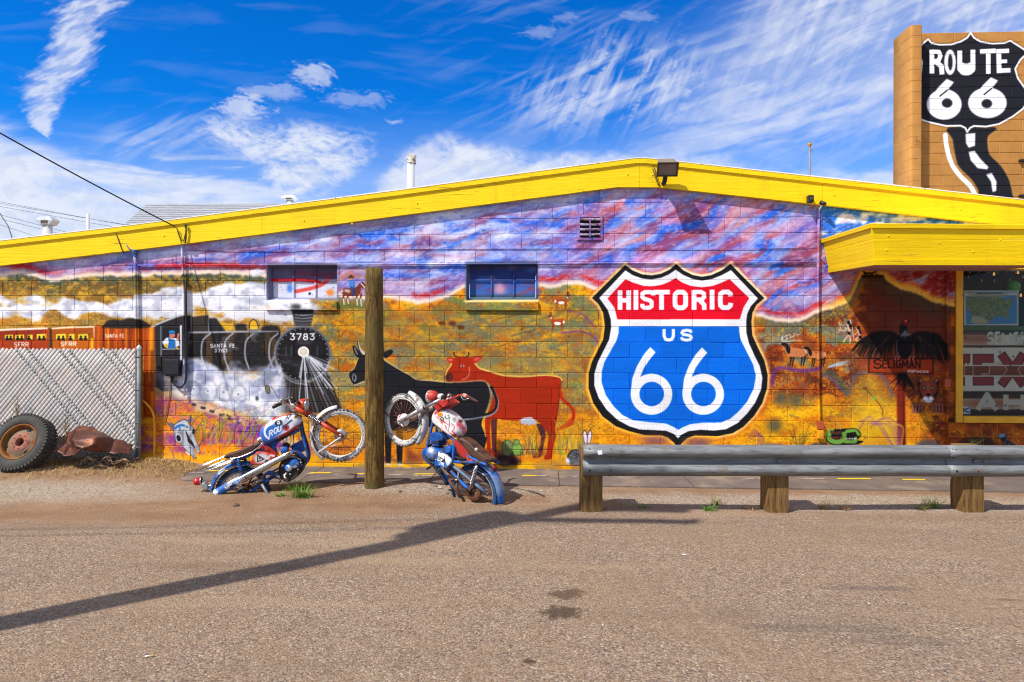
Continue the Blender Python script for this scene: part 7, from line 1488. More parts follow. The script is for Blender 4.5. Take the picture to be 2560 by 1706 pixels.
# ------------------------------------------------------------------ plants
GREEN = mat('green grass blade', srgb(92, 134, 34), .6, 0, .25, 30); STRAW = mat('dry straw', srgb(176, 144, 92), .9, 0, .25, 20); DRYW = mat('dry weed stem', srgb(128, 110, 74), .9, 0, .2, 20)
def blade(m, p, d, L, w, bend, side):
    p = Vector(p); pts = []
    for i in range(4):
        t = i / 3; q = p + Vector((d[0] * L * t * (.5 + .7 * bend * t), d[1] * L * t * (.5 + .7 * bend * t), L * (t - .45 * bend * t * t))); ww = w * (1 - t) ** .7; pts += [q + side * ww, q - side * ww]
    m.add(pts, [(0, 1, 3, 2), (2, 3, 5, 4), (4, 5, 7, 6)], True)
def tuft(name, px, py, n, h, spread, m_, label, cat, seed, z=None, off=0):
    g = ground_at(px, py); rr = random.Random(seed); zz = gz(g.x, g.y) if z is None else z; o = empty(name, (g.x, g.y + off, zz - .01), label=label, cat=cat)
    m = MB()
    for k in range(n):
        a = rr.uniform(0, 6.283); d = (math.cos(a), math.sin(a)); s = Vector((-math.sin(a), math.cos(a), 0)); blade(m, (rr.gauss(0, spread * .3), rr.gauss(0, spread * .2), 0), d, h * rr.uniform(.4, 1.1), .0035, rr.uniform(.2, 1.1), s)
    m.build('blades', m_, o); return o
tuft('grass_tuft', 757, 1243, 150, .2, .16, GREEN, 'bright green grass tuft beside the left motorcycle', 'grass', 1); tuft('grass_tuft', 700, 1240, 60, .09, .12, GREEN, 'small dark grass tuft behind the left motorcycle stand', 'grass', 2)
o = tuft('dry_grass', 740, 1222, 120, .16, .3, mat('half dry grass', srgb(128, 124, 60), .8, 0, .3, 20), 'half-dry grass clump behind the bright green tuft', 'grass', 3)
for k, (px, py, n, h, lb) in enumerate(((1606, 1272, 40, .1, 'tiny green weed right of the left guardrail post'), (1770, 1277, 60, .11, 'flat green weed under the middle of the guardrail'), (1790, 1262, 30, .16, 'thin upright weed left of the middle guardrail post'), (1928, 1277, 30, .05, 'tiny green sprout against the middle guardrail post'), (2060, 1272, 70, .12, 'dry grass clump right of the middle guardrail post'), (2110, 1274, 50, .12, 'straw-coloured grass beside the dry clump under the rail'), (2300, 1275, 60, .13, 'low weed left of the right guardrail post'), (2335, 1270, 70, .16, 'taller green weed close to the right guardrail post'), (1252, 1240, 26, .12, 'green weed growing at the right motorcycle rear wheel'), (1870, 1274, 30, .09, 'reddish dry weed just left of the middle guardrail post'))):
    tuft('weed', px, py, n, h, .1, GREEN if k in (0, 1, 3, 7, 8) else bpy.data.materials['half dry grass'] if k in (2, 6) else STRAW, lb, 'weed', 40 + k)
def dead_weed(px, py, Y, h, label, seed, m_=None):
    rr = random.Random(seed); b = at(px, py, Y); o = empty('dead_weed', b, label=label, cat='weed'); m = MB()
    for s in range(4):
        P = [(0, 0, 0)]; x = rr.uniform(-.04, .04); 
        for i in range(1, 6): t = i / 5; P.append((x * t + rr.uniform(-.012, .012), rr.uniform(-.02, .02), h * t * (.6 + .4 * (s == 0))))
        m.tube(smooth_pts(P, 2), [.005 * (1 - .7 * i / 10) for i in range(11)], 5)
        for i in range(7): q = Vector(P[rr.randint(2, 5)]); m.tube([q, q + Vector((rr.uniform(-.06, .06), rr.uniform(-.03, .03), rr.uniform(.02, .08)))], [.003, .001], 4)
    m.build('stems', m_ or DRYW, o); m = MB()
    for i in range(60): q = Vector((rr.gauss(0, .03), rr.gauss(0, .02), rr.uniform(.1, .95) * h)); a = rr.uniform(0, 6.28); blade(m, q, (math.cos(a), math.sin(a)), rr.uniform(.015, .04), .003, .5, Vector((-math.sin(a), math.cos(a), 0)))
    m.build('dry_leaves', m_ or DRYW, o)
dead_weed(40, 1062, -.28, .40, 'thin dead weed standing up behind the truck tyre', 5); dead_weed(165, 1100, -.42, .34, 'bushy dead weed between the tyre and the rusty sheet', 6)
rr = random.Random(77); m = MB()
for k in range(5200):
    x = rr.uniform(-6.6, -3.9); y = -.1 - abs(rr.gauss(0, .42)); 
    if x > -4.5: y = -.03 - abs(rr.gauss(0, .12)) * max(.2, 1 - (x + 4.5) * 1.3)
    a = rr.uniform(0, 6.28); blade(m, (x, y, gz(x, y) - .004), (math.cos(a), math.sin(a)), rr.uniform(.025, .10) * (1.5 if rr.random() < .1 else 1), .003, rr.uniform(.6, 1.6), Vector((-math.sin(a), math.cos(a), 0)))
m.build('straw_litter', STRAW, None, label='dry straw and plant litter along the foot of the fence', cat='straw', kind='stuff')
rr = random.Random(78); m = MB(); ico = [(0, 0, 1), (.9, 0, .2), (.25, .85, .25), (-.75, .5, .15), (-.7, -.55, .2), (.3, -.85, .2), (0, 0, -.6)]; icf = [(0, 1, 2), (0, 2, 3), (0, 3, 4), (0, 4, 5), (0, 5, 1), (6, 2, 1), (6, 3, 2), (6, 4, 3), (6, 5, 4), (6, 1, 5)]
for k in range(14500):
    if k < 4200: x, y = rr.gauss(-.9, 1.0), rr.gauss(-1.36, .22)
    elif k < 6200: x, y = rr.gauss(-5.6, 1.2), rr.gauss(-1.45, .5)
    elif k < 9000: x, y = rr.uniform(1, 7), rr.gauss(-1.5, .3)
    elif k < 13000: x, y = rr.uniform(-5.5, 5.5), -1.8 - 4.6 * rr.random() ** 1.3
    else: x, y = rr.uniform(-4.4, 7), -.014 - abs(rr.gauss(0, .035))
    crumb = k >= 13000
    if not crumb and (y > -1.02 and x > -4.5 or y > -.1 or y < -7): continue
    s = rr.uniform(.003, .0085) * (2.0 if rr.random() < .02 else 1) * (.75 if k >= 9000 else 1); a = rr.uniform(0, 6.28); z = .016 if crumb else gz(x, y); ca, sa = math.cos(a) * s, math.sin(a) * s; fl_ = rr.uniform(.5, 1)
    m.cur = rr.randint(0, 2); m.add([(x + p[0] * ca - p[1] * sa, y + p[0] * sa + p[1] * ca, z + p[2] * s * fl_) for p in ico], icf)
m.build('gravel', [mat('pale pebble', srgb(176, 160, 142), .9, 0, .1), mat('tan pebble', srgb(146, 120, 96), .9, 0, .1), mat('grey pebble', srgb(116, 106, 100), .9, 0, .1)], None, label='loose pale gravel scattered over the dirt', cat='gravel', kind='stuff')
for k, (px, py, s) in enumerate(((1087, 1222, .035), (1101, 1225, .04), (1000, 1234, .03), (590, 1266, .045), (1370, 1256, .02))):
    g = ground_at(px, py); m = MB(); m.add([(p[0] * s, p[1] * s, p[2] * s * .7 + .003) for p in ico], icf); m.build('stone', mat('stone %d' % k, (srgb(120, 104, 92), srgb(176, 156, 136), srgb(90, 74, 62), srgb(96, 76, 60), srgb(130, 110, 96))[k], .9, 0, .15, 30, .4, 60), None, .004, (g.x, g.y, gz(g.x, g.y)), label=('dark stone on the gravel left of the right motorcycle', 'pale stone beside the dark one near the right motorcycle', 'flat dark stone on the gravel near the timber post', 'brown clod in front of the left motorcycle', 'small stone left of the guardrail')[k], cat='stone')

# ------------------------------------------------------------------ utility pole behind the photographer's left shoulder: its shadow crosses the drive
tip = ground_at(1500, 1258); H = 9.4; k_ = Vector((.63, .54, 0)); ub = Vector((tip.x, tip.y, 0)) - k_ * H
up_ = empty('utility_pole', ub, label='tall wooden utility pole with crossarms and a transformer', cat='utility pole')
m = MB(); m.tube([(0, 0, -.3), (0, 0, H * .5), (0, 0, H)], [.15, .135, .115], 14); m.build('shaft', POSTW, up_)
def shadow_h(px, py):      # height on the pole whose shadow falls at this ground point
    g = ground_at(px, py); return (Vector((g.x, g.y, 0)) - ub).dot(k_) / k_.dot(k_)
h1, h2 = shadow_h(1500, 1287), shadow_h(1470, 1332)
for hh_, la, lb in ((H - .25, -.25, 1.0), (H - 1.05, -.5, 1.5)):
    m = MB(); m.box(((la + lb) / 2, -.16, hh_), (lb - la, .1, .12)); m.build('crossarm', POSTW, up_)
    for q in (la + .08, lb - .08): m = MB(); m.lathe([(.02, 0), (.045, .03), (.03, .06), (.05, .09), (.02, .12)], (q, -.16, hh_ + .06), (0, 0, 1), 10); m.build('insulator', WHITEM, up_)
for tx_, ty_ in ((-.16, .12),): m = MB(); m.lathe([(.001, -.02), (.2, 0), (.22, .05), (.22, .95), (.2, .98), (.06, 1.04), (.001, 1.05)], (tx_, ty_, H - 2.3), (0, 0, 1), 18); m.build('transformer', GALV, up_)
m = MB(); m.box((-.2, -.02, H - 2.2), (.3, .12, .5)); m.build('bracket', DARKM, up_)
for dx in (-.4, 1.35):
    m = MB(); m.tube([(dx if dx < 0 else dx, -.16, H - .95 + .03)] + [(dx - t * 3.2, -.16 - t * .35, H - .95 + .03 - .5 * t * (3.5 - t) * .3 + (t > 3) * .1) for t in (1, 2, 3, 4)], .011, 5); m.build('line', BLACK, up_)

g = ground_at(362, 1646); m = MB(); m.tube([(0, 0, .005), (.03, .012, .005)], .0042, 7); cg = m.build('cigarette_end', mat('cigarette paper', srgb(222, 218, 210), .8), None, 0, (g.x, g.y, gz(g.x, g.y) + .003), label='cigarette end lying on the drive at the lower left', cat='litter'); m = MB(); m.tube([(.03, .012, .005), (.044, .0175, .005)], .0043, 7); m.build('filter_tip', mat('cigarette filter', srgb(206, 160, 50), .8), cg)
g = ground_at(1708, 1391); m = MB(); m.add([(0, 0, .004), (.026, -.006, .006), (.015, .01, .010), (-.008, .012, .006)], [(0, 1, 2, 3)]); m.build('paper_scrap', mat('white paper scrap', srgb(226, 226, 224), .8), None, 0, (g.x, g.y, gz(g.x, g.y) + .004), label='tiny white paper scrap on the drive below the shield', cat='litter')
# ------------------------------------------------------------------ two old motorcycles rearing up against the post
BLUE = mat('chipped blue paint', srgb(22, 84, 160), .5, 0, .25, 6, .25, 40, srgb(62, 54, 50), (.50, .58), 14, .3); BLUEW = mat('blue and white patchy paint', srgb(34, 94, 170), .5, 0, .12, 5, .1, 40, srgb(206, 212, 222), (.50, .56), 5)
REDP = mat('chipped red paint', srgb(164, 34, 26), .48, 0, .14, 7, .12, 40, srgb(206, 84, 50), (.52, .62), 8, .45); REDW = mat('red and white patchy paint', srgb(172, 46, 36), .5, 0, .14, 5, .1, 40, srgb(204, 196, 188), (.52, .57), 6); ORNG = mat('orange-red paint', srgb(184, 62, 26), .42, 0, .16, 8, .15, 40, srgb(120, 34, 22), (.48, .60), 11, .4)
WHT = mat('scuffed white paint', srgb(202, 199, 193), .55, 0, .1, 9, .15, 40, srgb(124, 108, 94), (.53, .62), 14); WTYRE = mat('whitewashed tyre', srgb(188, 185, 180), .85, 0, .14, 8, .3, 60, srgb(96, 92, 88), (.50, .60), 16); WLUG = mat('scuffed tyre knobs', srgb(128, 124, 118), .85, 0, .3, 20, .2, 60, srgb(66, 64, 62), (.46, .56), 18); BLUG = mat('blue-black tyre knobs', srgb(40, 56, 82), .8, 0, .3, 20); BTYRE = mat('blue-painted tyre', srgb(44, 78, 118), .75, 0, .2, 8, .25, 60, srgb(34, 36, 42), (.47, .56), 9)
SEATB = mat('cracked brown seat', srgb(84, 54, 38), .55, 0, .25, 7, .5, 30, srgb(46, 30, 24), (.5, .6), 12); SPOKE = mat('rusty spokes', srgb(140, 84, 56), .6, .4, .2, 20); GREASE = mat('greasy engine black', srgb(34, 30, 30), .6, .2, .3, 12, .3, 40, srgb(70, 46, 32), (.55, .64), 12); CHAINM = mat('rusted chain', srgb(104, 60, 36), .8, .2, .3, 30); REDL = mat('red tail lens', srgb(190, 16, 24), .2, 0, .08, 10, 0, 60, None, (.5, .6), 5, .6); ALU = mat('dull aluminium', srgb(168, 164, 158), .45, .6, .12, 14, .1, 50, srgb(112, 96, 84), (.58, .66), 12)

class Bike:
    def __init__(s, name, label, o, e, ox, oy, k):
        s.o = Vector(o); s.e = Vector(e).normalized(); s.n = Vector((s.e.y, -s.e.x, 0))
        if s.n.y > 0: s.n = -s.n
        s.ox, s.oy, s.k = ox, oy, k; s.root = empty(name, (s.o.x, s.o.y, 0), label=label, cat='motorcycle', group='old motorcycles propped on the post'); s.b = Vector((s.o.x, s.o.y, 0))
    def X(s, x, y, off=0.0):
        d = Vector(ray(s.ox + x / s.k, s.oy + y / s.k)); o = Vector(CAM); t = (s.o + s.n * off - o).dot(s.n) / d.dot(s.n); return o + d * t - s.b
    def P(s, x, y, off=0.0):
        d = Vector(ray(s.ox + x / s.k, s.oy + y / s.k)); o = Vector(CAM); q = s.o
        a = abs(off); t = (q + s.n * a - o).dot(s.n) / d.dot(s.n); return o + d * t + s.n * (off - a) - s.b      # the far side mirrors the near one
    def L(s, P, off=0.0): return [s.P(p[0], p[1], (p[2] if len(p) > 2 else 0) + off) for p in P]
    def scale(s, x, y): return (s.P(x, y + 50) - s.P(x, y - 50)).length / 100          # metres per author unit
    def part(s, name, m, mt, parent=None, bevel=0.0): return m.build(name, mt, parent or s.root, bevel)
    def tube(s, name, P, r, mt, off=0.0, sm=3, n=8, parent=None):
        m = MB(); Q = s.L(P, off); Q = [Vector(q) for q in smooth_pts([tuple(q) for q in Q], sm)] if len(Q) > 2 and sm else Q
        rs = [r[0] + (r[1] - r[0]) * i / (len(Q) - 1) for i in range(len(Q))] if isinstance(r, tuple) else r
        m.tube(Q, rs, n); return s.part(name, m, mt, parent)
    def pillow(s, name, out, T, mt, off=0.0, rnd=.55, parent=None, n=3, levels=6):
        """A rounded body with this side outline, 2T wide."""
        P = [s.P(p[0], p[1], off) for p in smooth_pts(out, n, True)]; c = sum(P, Vector()) / len(P); m = MB(); R_ = []
        for i in range(levels * 2 + 1):
            a = (i / (levels * 2) - .5) * math.pi * .985; k = 1 - rnd * (1 - math.cos(a) ** .55); R_.append([c + (p - c) * k + s.n * (T * math.sin(a)) for p in P])
        m.rings(R_, True); return s.part(name, m, mt, parent)
    def plate(s, name, out, T, mt, off=0.0, sm=0, parent=None, bevel=.003):
        P = smooth_pts(out, sm, True) if sm else out; m = MB(); m.prism(P, lambda x, y, d: s.P(x, y, off + d), -T, T); return s.part(name, m, mt, parent, bevel)
    def disc(s, name, c, prof, mt, parent=None, axis=None, n=20, off=0.0):
        m = MB(); m.lathe(prof, s.P(c[0], c[1], off), axis or s.n, n); return s.part(name, m, mt, parent)
    def wheel(s, c, r, tyre_m, rim_m, spoke_m, hub_m, axis=None, lugs=46, tr=.030, off=0.0):
        ax = Vector(axis or s.n).normalized(); ctr = s.P(c[0], c[1], off); e1 = ax.orthogonal().normalized(); e2 = ax.cross(e1); rm = r - tr
        m = MB(); m.rings([[ctr + (e1 * math.cos(a) + e2 * math.sin(a)) * (rm + tr * math.cos(b) * 1.0) + ax * (tr * .95 * math.sin(b)) for b in (2 * math.pi * j / 12 for j in range(12))] for a in (2 * math.pi * i / 56 for i in range(56))], False, True)
        m.cur = 1
        for i in range(lugs):
            a = 2 * math.pi * i / lugs; rad = e1 * math.cos(a) + e2 * math.sin(a); tg = ax.cross(rad); M3 = Matrix((tg, ax, rad)).transposed(); w_ = 2 * math.pi * r / lugs * .52
            for sd in (-1, 1): m.box(ctr + rad * (rm + tr * .78) + ax * (sd * tr * .72), (w_, tr * .55, tr * .5), Matrix((tg, (ax + rad * sd * -.6).normalized(), (rad + ax * sd * .6).normalized())).transposed())
            m.box(ctr + rad * (r + .001), (w_, tr * .8, tr * .3), M3)
        w = s.part('tyre', m, [tyre_m, WLUG if tyre_m is WTYRE else BLUG])
        ri = r - 2 * tr; m = MB(); m.lathe([(ri + .012, -.022), (ri + .004, -.024), (ri - .006, -.012), (ri - .008, 0), (ri - .006, .012), (ri + .004, .024), (ri + .012, .022), (ri + .008, 0), (ri + .012, -.022)], ctr, ax, 48); s.part('rim', m, rim_m, w)
        m = MB()
        for i in range(32):
            a = 2 * math.pi * i / 32; b = a + (.42 if i % 4 < 2 else -.42); sd = .03 * (1 if i % 2 else -1); m.tube([ctr + (e1 * math.cos(b) + e2 * math.sin(b)) * .052 + ax * sd, ctr + (e1 * math.cos(a) + e2 * math.sin(a)) * (ri - .004)], .0021, 4)
        s.part('spokes', m, spoke_m, w)
        m = MB(); m.lathe([(.008, -.06), (.02, -.055), (.03, -.045), (.06, -.04), (.064, -.025), (.062, .025), (.066, .034), (.07, .04), (.05, .048), (.022, .05), (.02, .06), (.008, .062), (.001, .063)], ctr, ax, 24); s.part('hub', m, hub_m, w); return w
    def fender(s, c, r, a0, a1, width, mt, name='fender', axis=None, n=22, off=0.0):
        ax = Vector(axis or s.n).normalized(); ctr = s.P(c[0], c[1], off); up = Vector((0, 0, 1)); hz = (s.e if s.P(100, 0).dot(s.e) > s.P(0, 0).dot(s.e) else -s.e); hz = (hz - ax * hz.dot(ax)).normalized(); uz = (up - ax * up.dot(ax)).normalized()
        m = MB(); R_ = []; prof = [(-1, -.018), (-.85, .0), (-.45, .012), (0, .016), (.45, .012), (.85, .0), (1, -.018), (.97, -.022), (.8, -.005), (.4, .007), (0, .011), (-.4, .007), (-.8, -.005), (-.97, -.022)]
        for i in range(n + 1):
            a = R(a0 + (a1 - a0) * i / n); rad = hz * math.cos(a) + uz * math.sin(a); tp = min(1, .55 + 2.2 * min(i, n - i) / n); R_.append([ctr + rad * (r + q) + ax * (width / 2 * u_ * tp) for u_, q in prof])
        m.rings(R_, True); return s.part(name, m, mt)
    def spring(s, name, a, b, r, wr, turns, mt, off=0.0, parent=None):
        A, B = s.P(*a, off), s.P(*b, off); d = (B - A); L = d.length; d.normalize(); e1 = d.orthogonal().normalized(); e2 = d.cross(e1); m = MB()
        m.tube([A + d * (L * i / (turns * 8)) + (e1 * math.cos(i * math.pi / 4) + e2 * math.sin(i * math.pi / 4)) * r for i in range(turns * 8 + 1)], wr, 5); return s.part(name, m, mt, parent)
    def fins(s, c, w, h, t, rot, n, mt, off=0.0, name='cylinder_fins'):
        """A finned cylinder head: n plates stacked along the turned y axis."""
        k = s.scale(*c); ctr = s.P(c[0], c[1], off); hz = (s.P(c[0] + 50, c[1], off) - s.P(c[0] - 50, c[1], off)).normalized(); up = Vector((0, 0, 1)); ca, sa = math.cos(rot), math.sin(rot); X = hz * ca + up * sa; Y = -hz * sa + up * ca; M3 = Matrix((X, Y, s.n)).transposed(); m = MB()
        for i in range(n): m.box(ctr + Y * ((i / (n - 1) - .5) * h), (w * (1 - .08 * (i % 2)), h / n * .5, t), M3)
        m.box(ctr, (w * .72, h * .95, t * .7), M3); return s.part(name, m, mt, None, .002)

def decal_mat(name, bike, box, paint, base, rough=.35):
    a, b = bike.P(box[0], box[1], .1) + bike.b, bike.P(box[2], box[3], .1) + bike.b; ppm = 500; W_, H_ = b.x - a.x, a.z - b.z
    c = Canvas(int(W_ * ppm), int(H_ * ppm), None, 1.0, base); c.to_px = lambda x, y: ((np.asarray(x) - box[0]) / (box[2] - box[0]) * c.w, (np.asarray(y) - box[1]) / (box[3] - box[1]) * c.h); c.k = 1.0; c.unit = c.w / (box[2] - box[0]); c.t = lambda p: p
    paint(c); gx, gy = np.meshgrid(np.arange(c.w, dtype=np.float32), np.arange(c.h, dtype=np.float32)); c.a *= (1 + .2 * (fbm(gx / 9, gy / 9, 3, 3) - .5))[..., None]
    return print_mat(name, c.image(name), (-a.x / W_, 1 / W_), (-b.z / H_, 1 / H_), rough, .04, 60, spec=.45)

# ---- left motorcycle, seen from its right side
x_f = at(848, 1087, -1.23).x
b1 = Bike('motorcycle', 'left motorcycle with an orange headlamp and a long chrome muffler, front wheel against the post', (x_f, -1.23, 0), (1, .19, 0), 440, 900, 4.127)
FW = (1700, 778)
b1.wheel(FW, .302, WTYRE, WHT, SPOKE, REDW)
b1.fender(FW, .335, 97, 236, .105, WHT, 'front_fender')
for sd in (1, -1):
    b1.tube('fork_tube', [(1225, 488), (1370, 578)], .027, ORNG, .085 * sd); f_ = b1.tube('fork_slider', [(1480, 642), (1730, 800)], (.026, .021), ORNG, .085 * sd)
    b1.tube('fork_shaft', [(1360, 572), (1490, 648)], .019, BLACK, .085 * sd)
    for i in range(9): t = i / 8; c = (1375 + 105 * t, 582 + 64 * t); ax = (b1.P(1480, 646) - b1.P(1370, 580)).normalized(); m = MB(); m.lathe([(.02, -.005), (.033, -.003), (.034, .003), (.02, .005)], b1.P(*c, .085 * sd), ax, 12); b1.part('gaiter_ring', m, CHROME)
b1.disc('brake_plate', FW, [(.001, .0), (.03, .004), (.062, .0), (.07, -.012)], ALU, off=.062); b1.disc('axle_nut', FW, [(.001, .028), (.014, .026), (.016, 0)], CHROME, off=.085, n=8)
b1.tube('brake_stay', [(1700, 800, .1), (1470, 955, .1)], .011, WHT, 0, 0); b1.tube('brake_cable', [(1690, 850, .09), (1620, 890, .1), (1500, 890, .1), (1430, 820, .09), (1400, 720, .08), (1380, 620, .07)], .005, WHT, 0, 3, 6)
b1.plate('fork_yoke', [(1200, 500), (1235, 478), (1262, 512), (1232, 530)], .09, ALU); b1.pillow('lamp_bracket', [(1180, 470), (1230, 440), (1270, 480), (1240, 530), (1190, 520)], .07, CHROME, 0, .3)
ax = (b1.P(1385, 470) - b1.P(1250, 452)).normalized() + b1.n * .15; hl = MB(); hl.lathe([(.001, -.075), (.035, -.066), (.06, -.04), (.074, 0), (.076, .035), (.07, .042)], b1.P(1308, 465), ax, 24); h_ = b1.part('headlamp', hl, ORNG); m = MB(); m.lathe([(.074, .036), (.08, .04), (.078, .05), (.07, .052)], b1.P(1308, 465), ax, 24); b1.part('lamp_rim', m, CHROME, h_); m = MB(); m.lathe([(.07, .048), (.04, .062), (.001, .066)], b1.P(1308, 465), ax, 20); b1.part('lamp_glass', m, mat('lamp glass', srgb(170, 176, 180), .08, 0, .05), h_)
b1.disc('gauge', (1262, 436), [(.001, .03), (.016, .03), (.02, .02), (.018, 0)], BLACK, off=.06, n=14)
for sd in (1, -1):
    b1.tube('handlebar', [(1205, 500, .03 * sd), (1170, 470, .06 * sd), (1120, 425, .14 * sd), (1085, 420, .24 * sd), (1075, 440, .31 * sd)], .012, CHROME); b1.tube('grip', [(1085, 450, .28 * sd), (1000, 492, .35 * sd)], .018, BLACK, 0, 0)
    b1.tube('brake_lever', [(1110, 430, .26 * sd), (1060, 445, .3 * sd), (1005, 465, .38 * sd)], .006, ALU)
m = MB(); m.lathe([(.001, .03), (.022, .028), (.028, .0), (.022, -.03), (.001, -.032)], b1.P(1085, 425, .24), b1.P(1000, 490, .3) - b1.P(1085, 425, .24), 12); b1.part('throttle_housing', m, ALU)
b1.tube('mirror_stem', [(1058, 392, .2), (1015, 325, .2), (975, 268, .2), (955, 275, .2)], .0055, CHROME, 0, 0); mi = b1.plate('mirror', [(916, 268), (960, 268), (975, 342), (945, 350), (925, 330)], .006, GREASE, .2, 2); b1.plate('mirror_glass', [(922, 274), (956, 274), (968, 338), (944, 342), (930, 326)], .0012, mat('tarnished mirror', srgb(132, 116, 88), .25, .3, .1), .2075, 2, mi, 0)
for k, Q in enumerate(([(1100, 430, .1), (1180, 400, .1), (1250, 440, .06), (1290, 560, .05), (1240, 720, .06)], [(1110, 450, .12), (1200, 440, .11), (1260, 520, .07), (1230, 660, .08), (1180, 800, .06)], [(1120, 460, -.1), (1230, 480, -.06), (1300, 620, .0), (1290, 780, .05)])): b1.tube('control_cable', Q, .0042, BLACK, 0, 4, 5)
def tank1(c):
    c.poly([(860, 700), (1010, 600), (1290, 540), (1330, 700), (1180, 790), (930, 870), (850, 800)], (206, 210, 222)); c.poly([(860, 640), (900, 690), (1080, 650), (1120, 700), (1050, 790), (930, 850), (850, 820)], (44, 106, 190), 14, 3); c.line([(980, 618), (1080, 575), (1160, 562)], 26, (208, 66, 32), 6); c.line([(870, 700), (905, 670)], 30, (190, 60, 40), 8)
    c.poly([(900, 870), (1030, 800), (1170, 730), (1290, 650), (1320, 720), (1150, 820), (980, 900)], (176, 44, 34), 8); c.poly([(900, 850), (1000, 800), (1060, 800), (1000, 870)], (40, 90, 170), 10)
    c.line([(1000, 655), (950, 680), (925, 720), (930, 770), (965, 805)], 24, (226, 226, 230), 4, 4)
    for ch, x0_ in (('R', 972), ('O', 1020), ('U', 1060)):
        for stt in GLYPH[ch]: c.line([(x0_ + p[0] * 32 + (1 - p[1]) * 8 * 0, 786 - (x0_ - 972) * .52 - p[1] * 56 - p[0] * 16) for p in stt], 13, (230, 230, 232), 2)
    c.ell((1066, 646), 38, 32, (26, 26, 30), 3); c.ell((1066, 646), 18, 20, (226, 226, 230), 2); c.ell((1062, 642), 5, 5, (26, 26, 30)); c.ell((1143, 697), 34, 33, (176, 50, 50), 3); c.ell((1143, 697), 10, 14, (60, 20, 20), 2); c.poly([(1205, 570), (1250, 565), (1265, 610), (1222, 625)], (230, 228, 220), 2); c.ell((1232, 597), 16, 17, (180, 140, 60), 3); c.line([(1140, 610), (1150, 585), (1165, 608), (1185, 570)], 9, (40, 40, 46), 2); c.line([(1115, 690), (1160, 655), (1200, 625)], 16, (56, 60, 74), 5)
    c.line([(925, 660), (955, 640)], 9, (60, 60, 66), 3)
T1 = decal_mat('stickered tank left', b1, (840, 530, 1340, 910), tank1, (206, 210, 222))
b1.pillow('fuel_tank', [(872, 735), (905, 685), (990, 618), (1120, 566), (1210, 550), (1275, 570), (1305, 615), (1290, 670), (1220, 735), (1110, 795), (1010, 845), (935, 862), (885, 805)], .125, T1, 0, .42); b1.disc('filler_cap', (1010, 608), [(.001, .02), (.022, .018), (.024, .0)], ORNG, axis=(b1.P(1010, 560) - b1.P(1030, 620)), n=14)
for sd in (1, -1): b1.tube('frame_tube', [(1285, 640, .03 * sd), (1300, 760, .05 * sd), (1345, 930, .07 * sd), (1352, 1020, .08 * sd), (1320, 1085, .09 * sd), (1230, 1180, .1 * sd), (1130, 1235, .1 * sd)], .017, BLUE); b1.tube('frame_tube', [(1190, 760, .03 * sd), (1000, 870, .05 * sd), (830, 950, .08 * sd), (690, 1015, .1 * sd), (560, 1055, .1 * sd)], .014, BLUE); b1.tube('swingarm', [(1040, 1180, .08 * sd), (900, 1275, .095 * sd), (740, 1385, .1 * sd)], .017, BLUE)
b1.plate('frame_gusset', [(1010, 800), (1060, 830), (1030, 900), (1055, 985), (1000, 960), (900, 880)], .03, BLUE, .02, 2); b1.plate('swingarm_bracket', [(680, 1330), (735, 1375), (780, 1350), (745, 1410), (690, 1405)], .006, BLUE, .118); b1.plate('frame_plate', [(960, 1140), (1060, 1165), (1070, 1190), (1010, 1200), (900, 1180)], .006, BLUE, .1)
b1.pillow('seat', [(908, 838), (870, 885), (790, 950), (650, 1000), (560, 1012), (505, 1000), (520, 975), (640, 940), (740, 900), (840, 850)], .12, SEATB, 0, .3)
b1.tube('seat_trim', [(900, 850, .115), (840, 910, .12), (760, 965, .12), (640, 1010, .12), (540, 1022, .11)], .008, CHROME); b1.tube('seat_tear', [(850, 830, .06), (880, 815, .07), (905, 835, .06)], .022, WHT)
for sd in (1, -1): b1.tube('luggage_rack', [(590, 975, .09 * sd), (500, 1000, .1 * sd), (360, 1062, .1 * sd), (225, 1115, .09 * sd), (200, 1130, .05 * sd), (200, 1132, .0)], .006, CHROME); b1.tube('luggage_rack', [(600, 1040, .11 * sd), (480, 1085, .11 * sd), (330, 1142, .1 * sd), (296, 1135, .07 * sd), (330, 1115, .07 * sd), (520, 1040, .08 * sd)], .0055, CHROME)
b1.tube('luggage_rack', [(480, 1010, .03), (330, 1072, .03), (205, 1128, .03)], .005, CHROME)
def side1(c):
    c.poly([(760, 1090), (1050, 1000), (1060, 930), (800, 930)], (186, 50, 38)); c.poly([(820, 985), (930, 960), (980, 1030), (850, 1060)], (214, 208, 206), 12, 3); c.poly([(850, 970), (930, 1020), (850, 1050)], (28, 26, 28), 2); c.poly([(860, 990), (905, 1018), (862, 1036)], (214, 214, 216), 2); c.ell((876, 1010), 9, 10, (30, 28, 30), 1); c.ell((950, 1042), 20, 18, (60, 56, 54), 3); c.line([(960, 1010), (985, 985), (1020, 990)], 20, (220, 214, 210), 5, 3)
b1.pillow('side_cover', [(772, 1050), (815, 968), (850, 942), (940, 955), (1040, 985), (1025, 1020), (930, 1070), (810, 1086)], .03, decal_mat('stickered side cover', b1, (760, 930, 1060, 1100), side1, (186, 50, 38)), .105, .2)
b1.plate('side_panel', [(835, 950), (905, 880), (1000, 925), (1045, 975), (1010, 985), (900, 955)], .02, REDP, .06, 2)
RW = (690, 1372); b1.wheel(RW, .298, BTYRE, ALU, SPOKE, GREASE); b1.fender(RW, .345, 70, 176, .13, BLUEW, 'rear_fender')
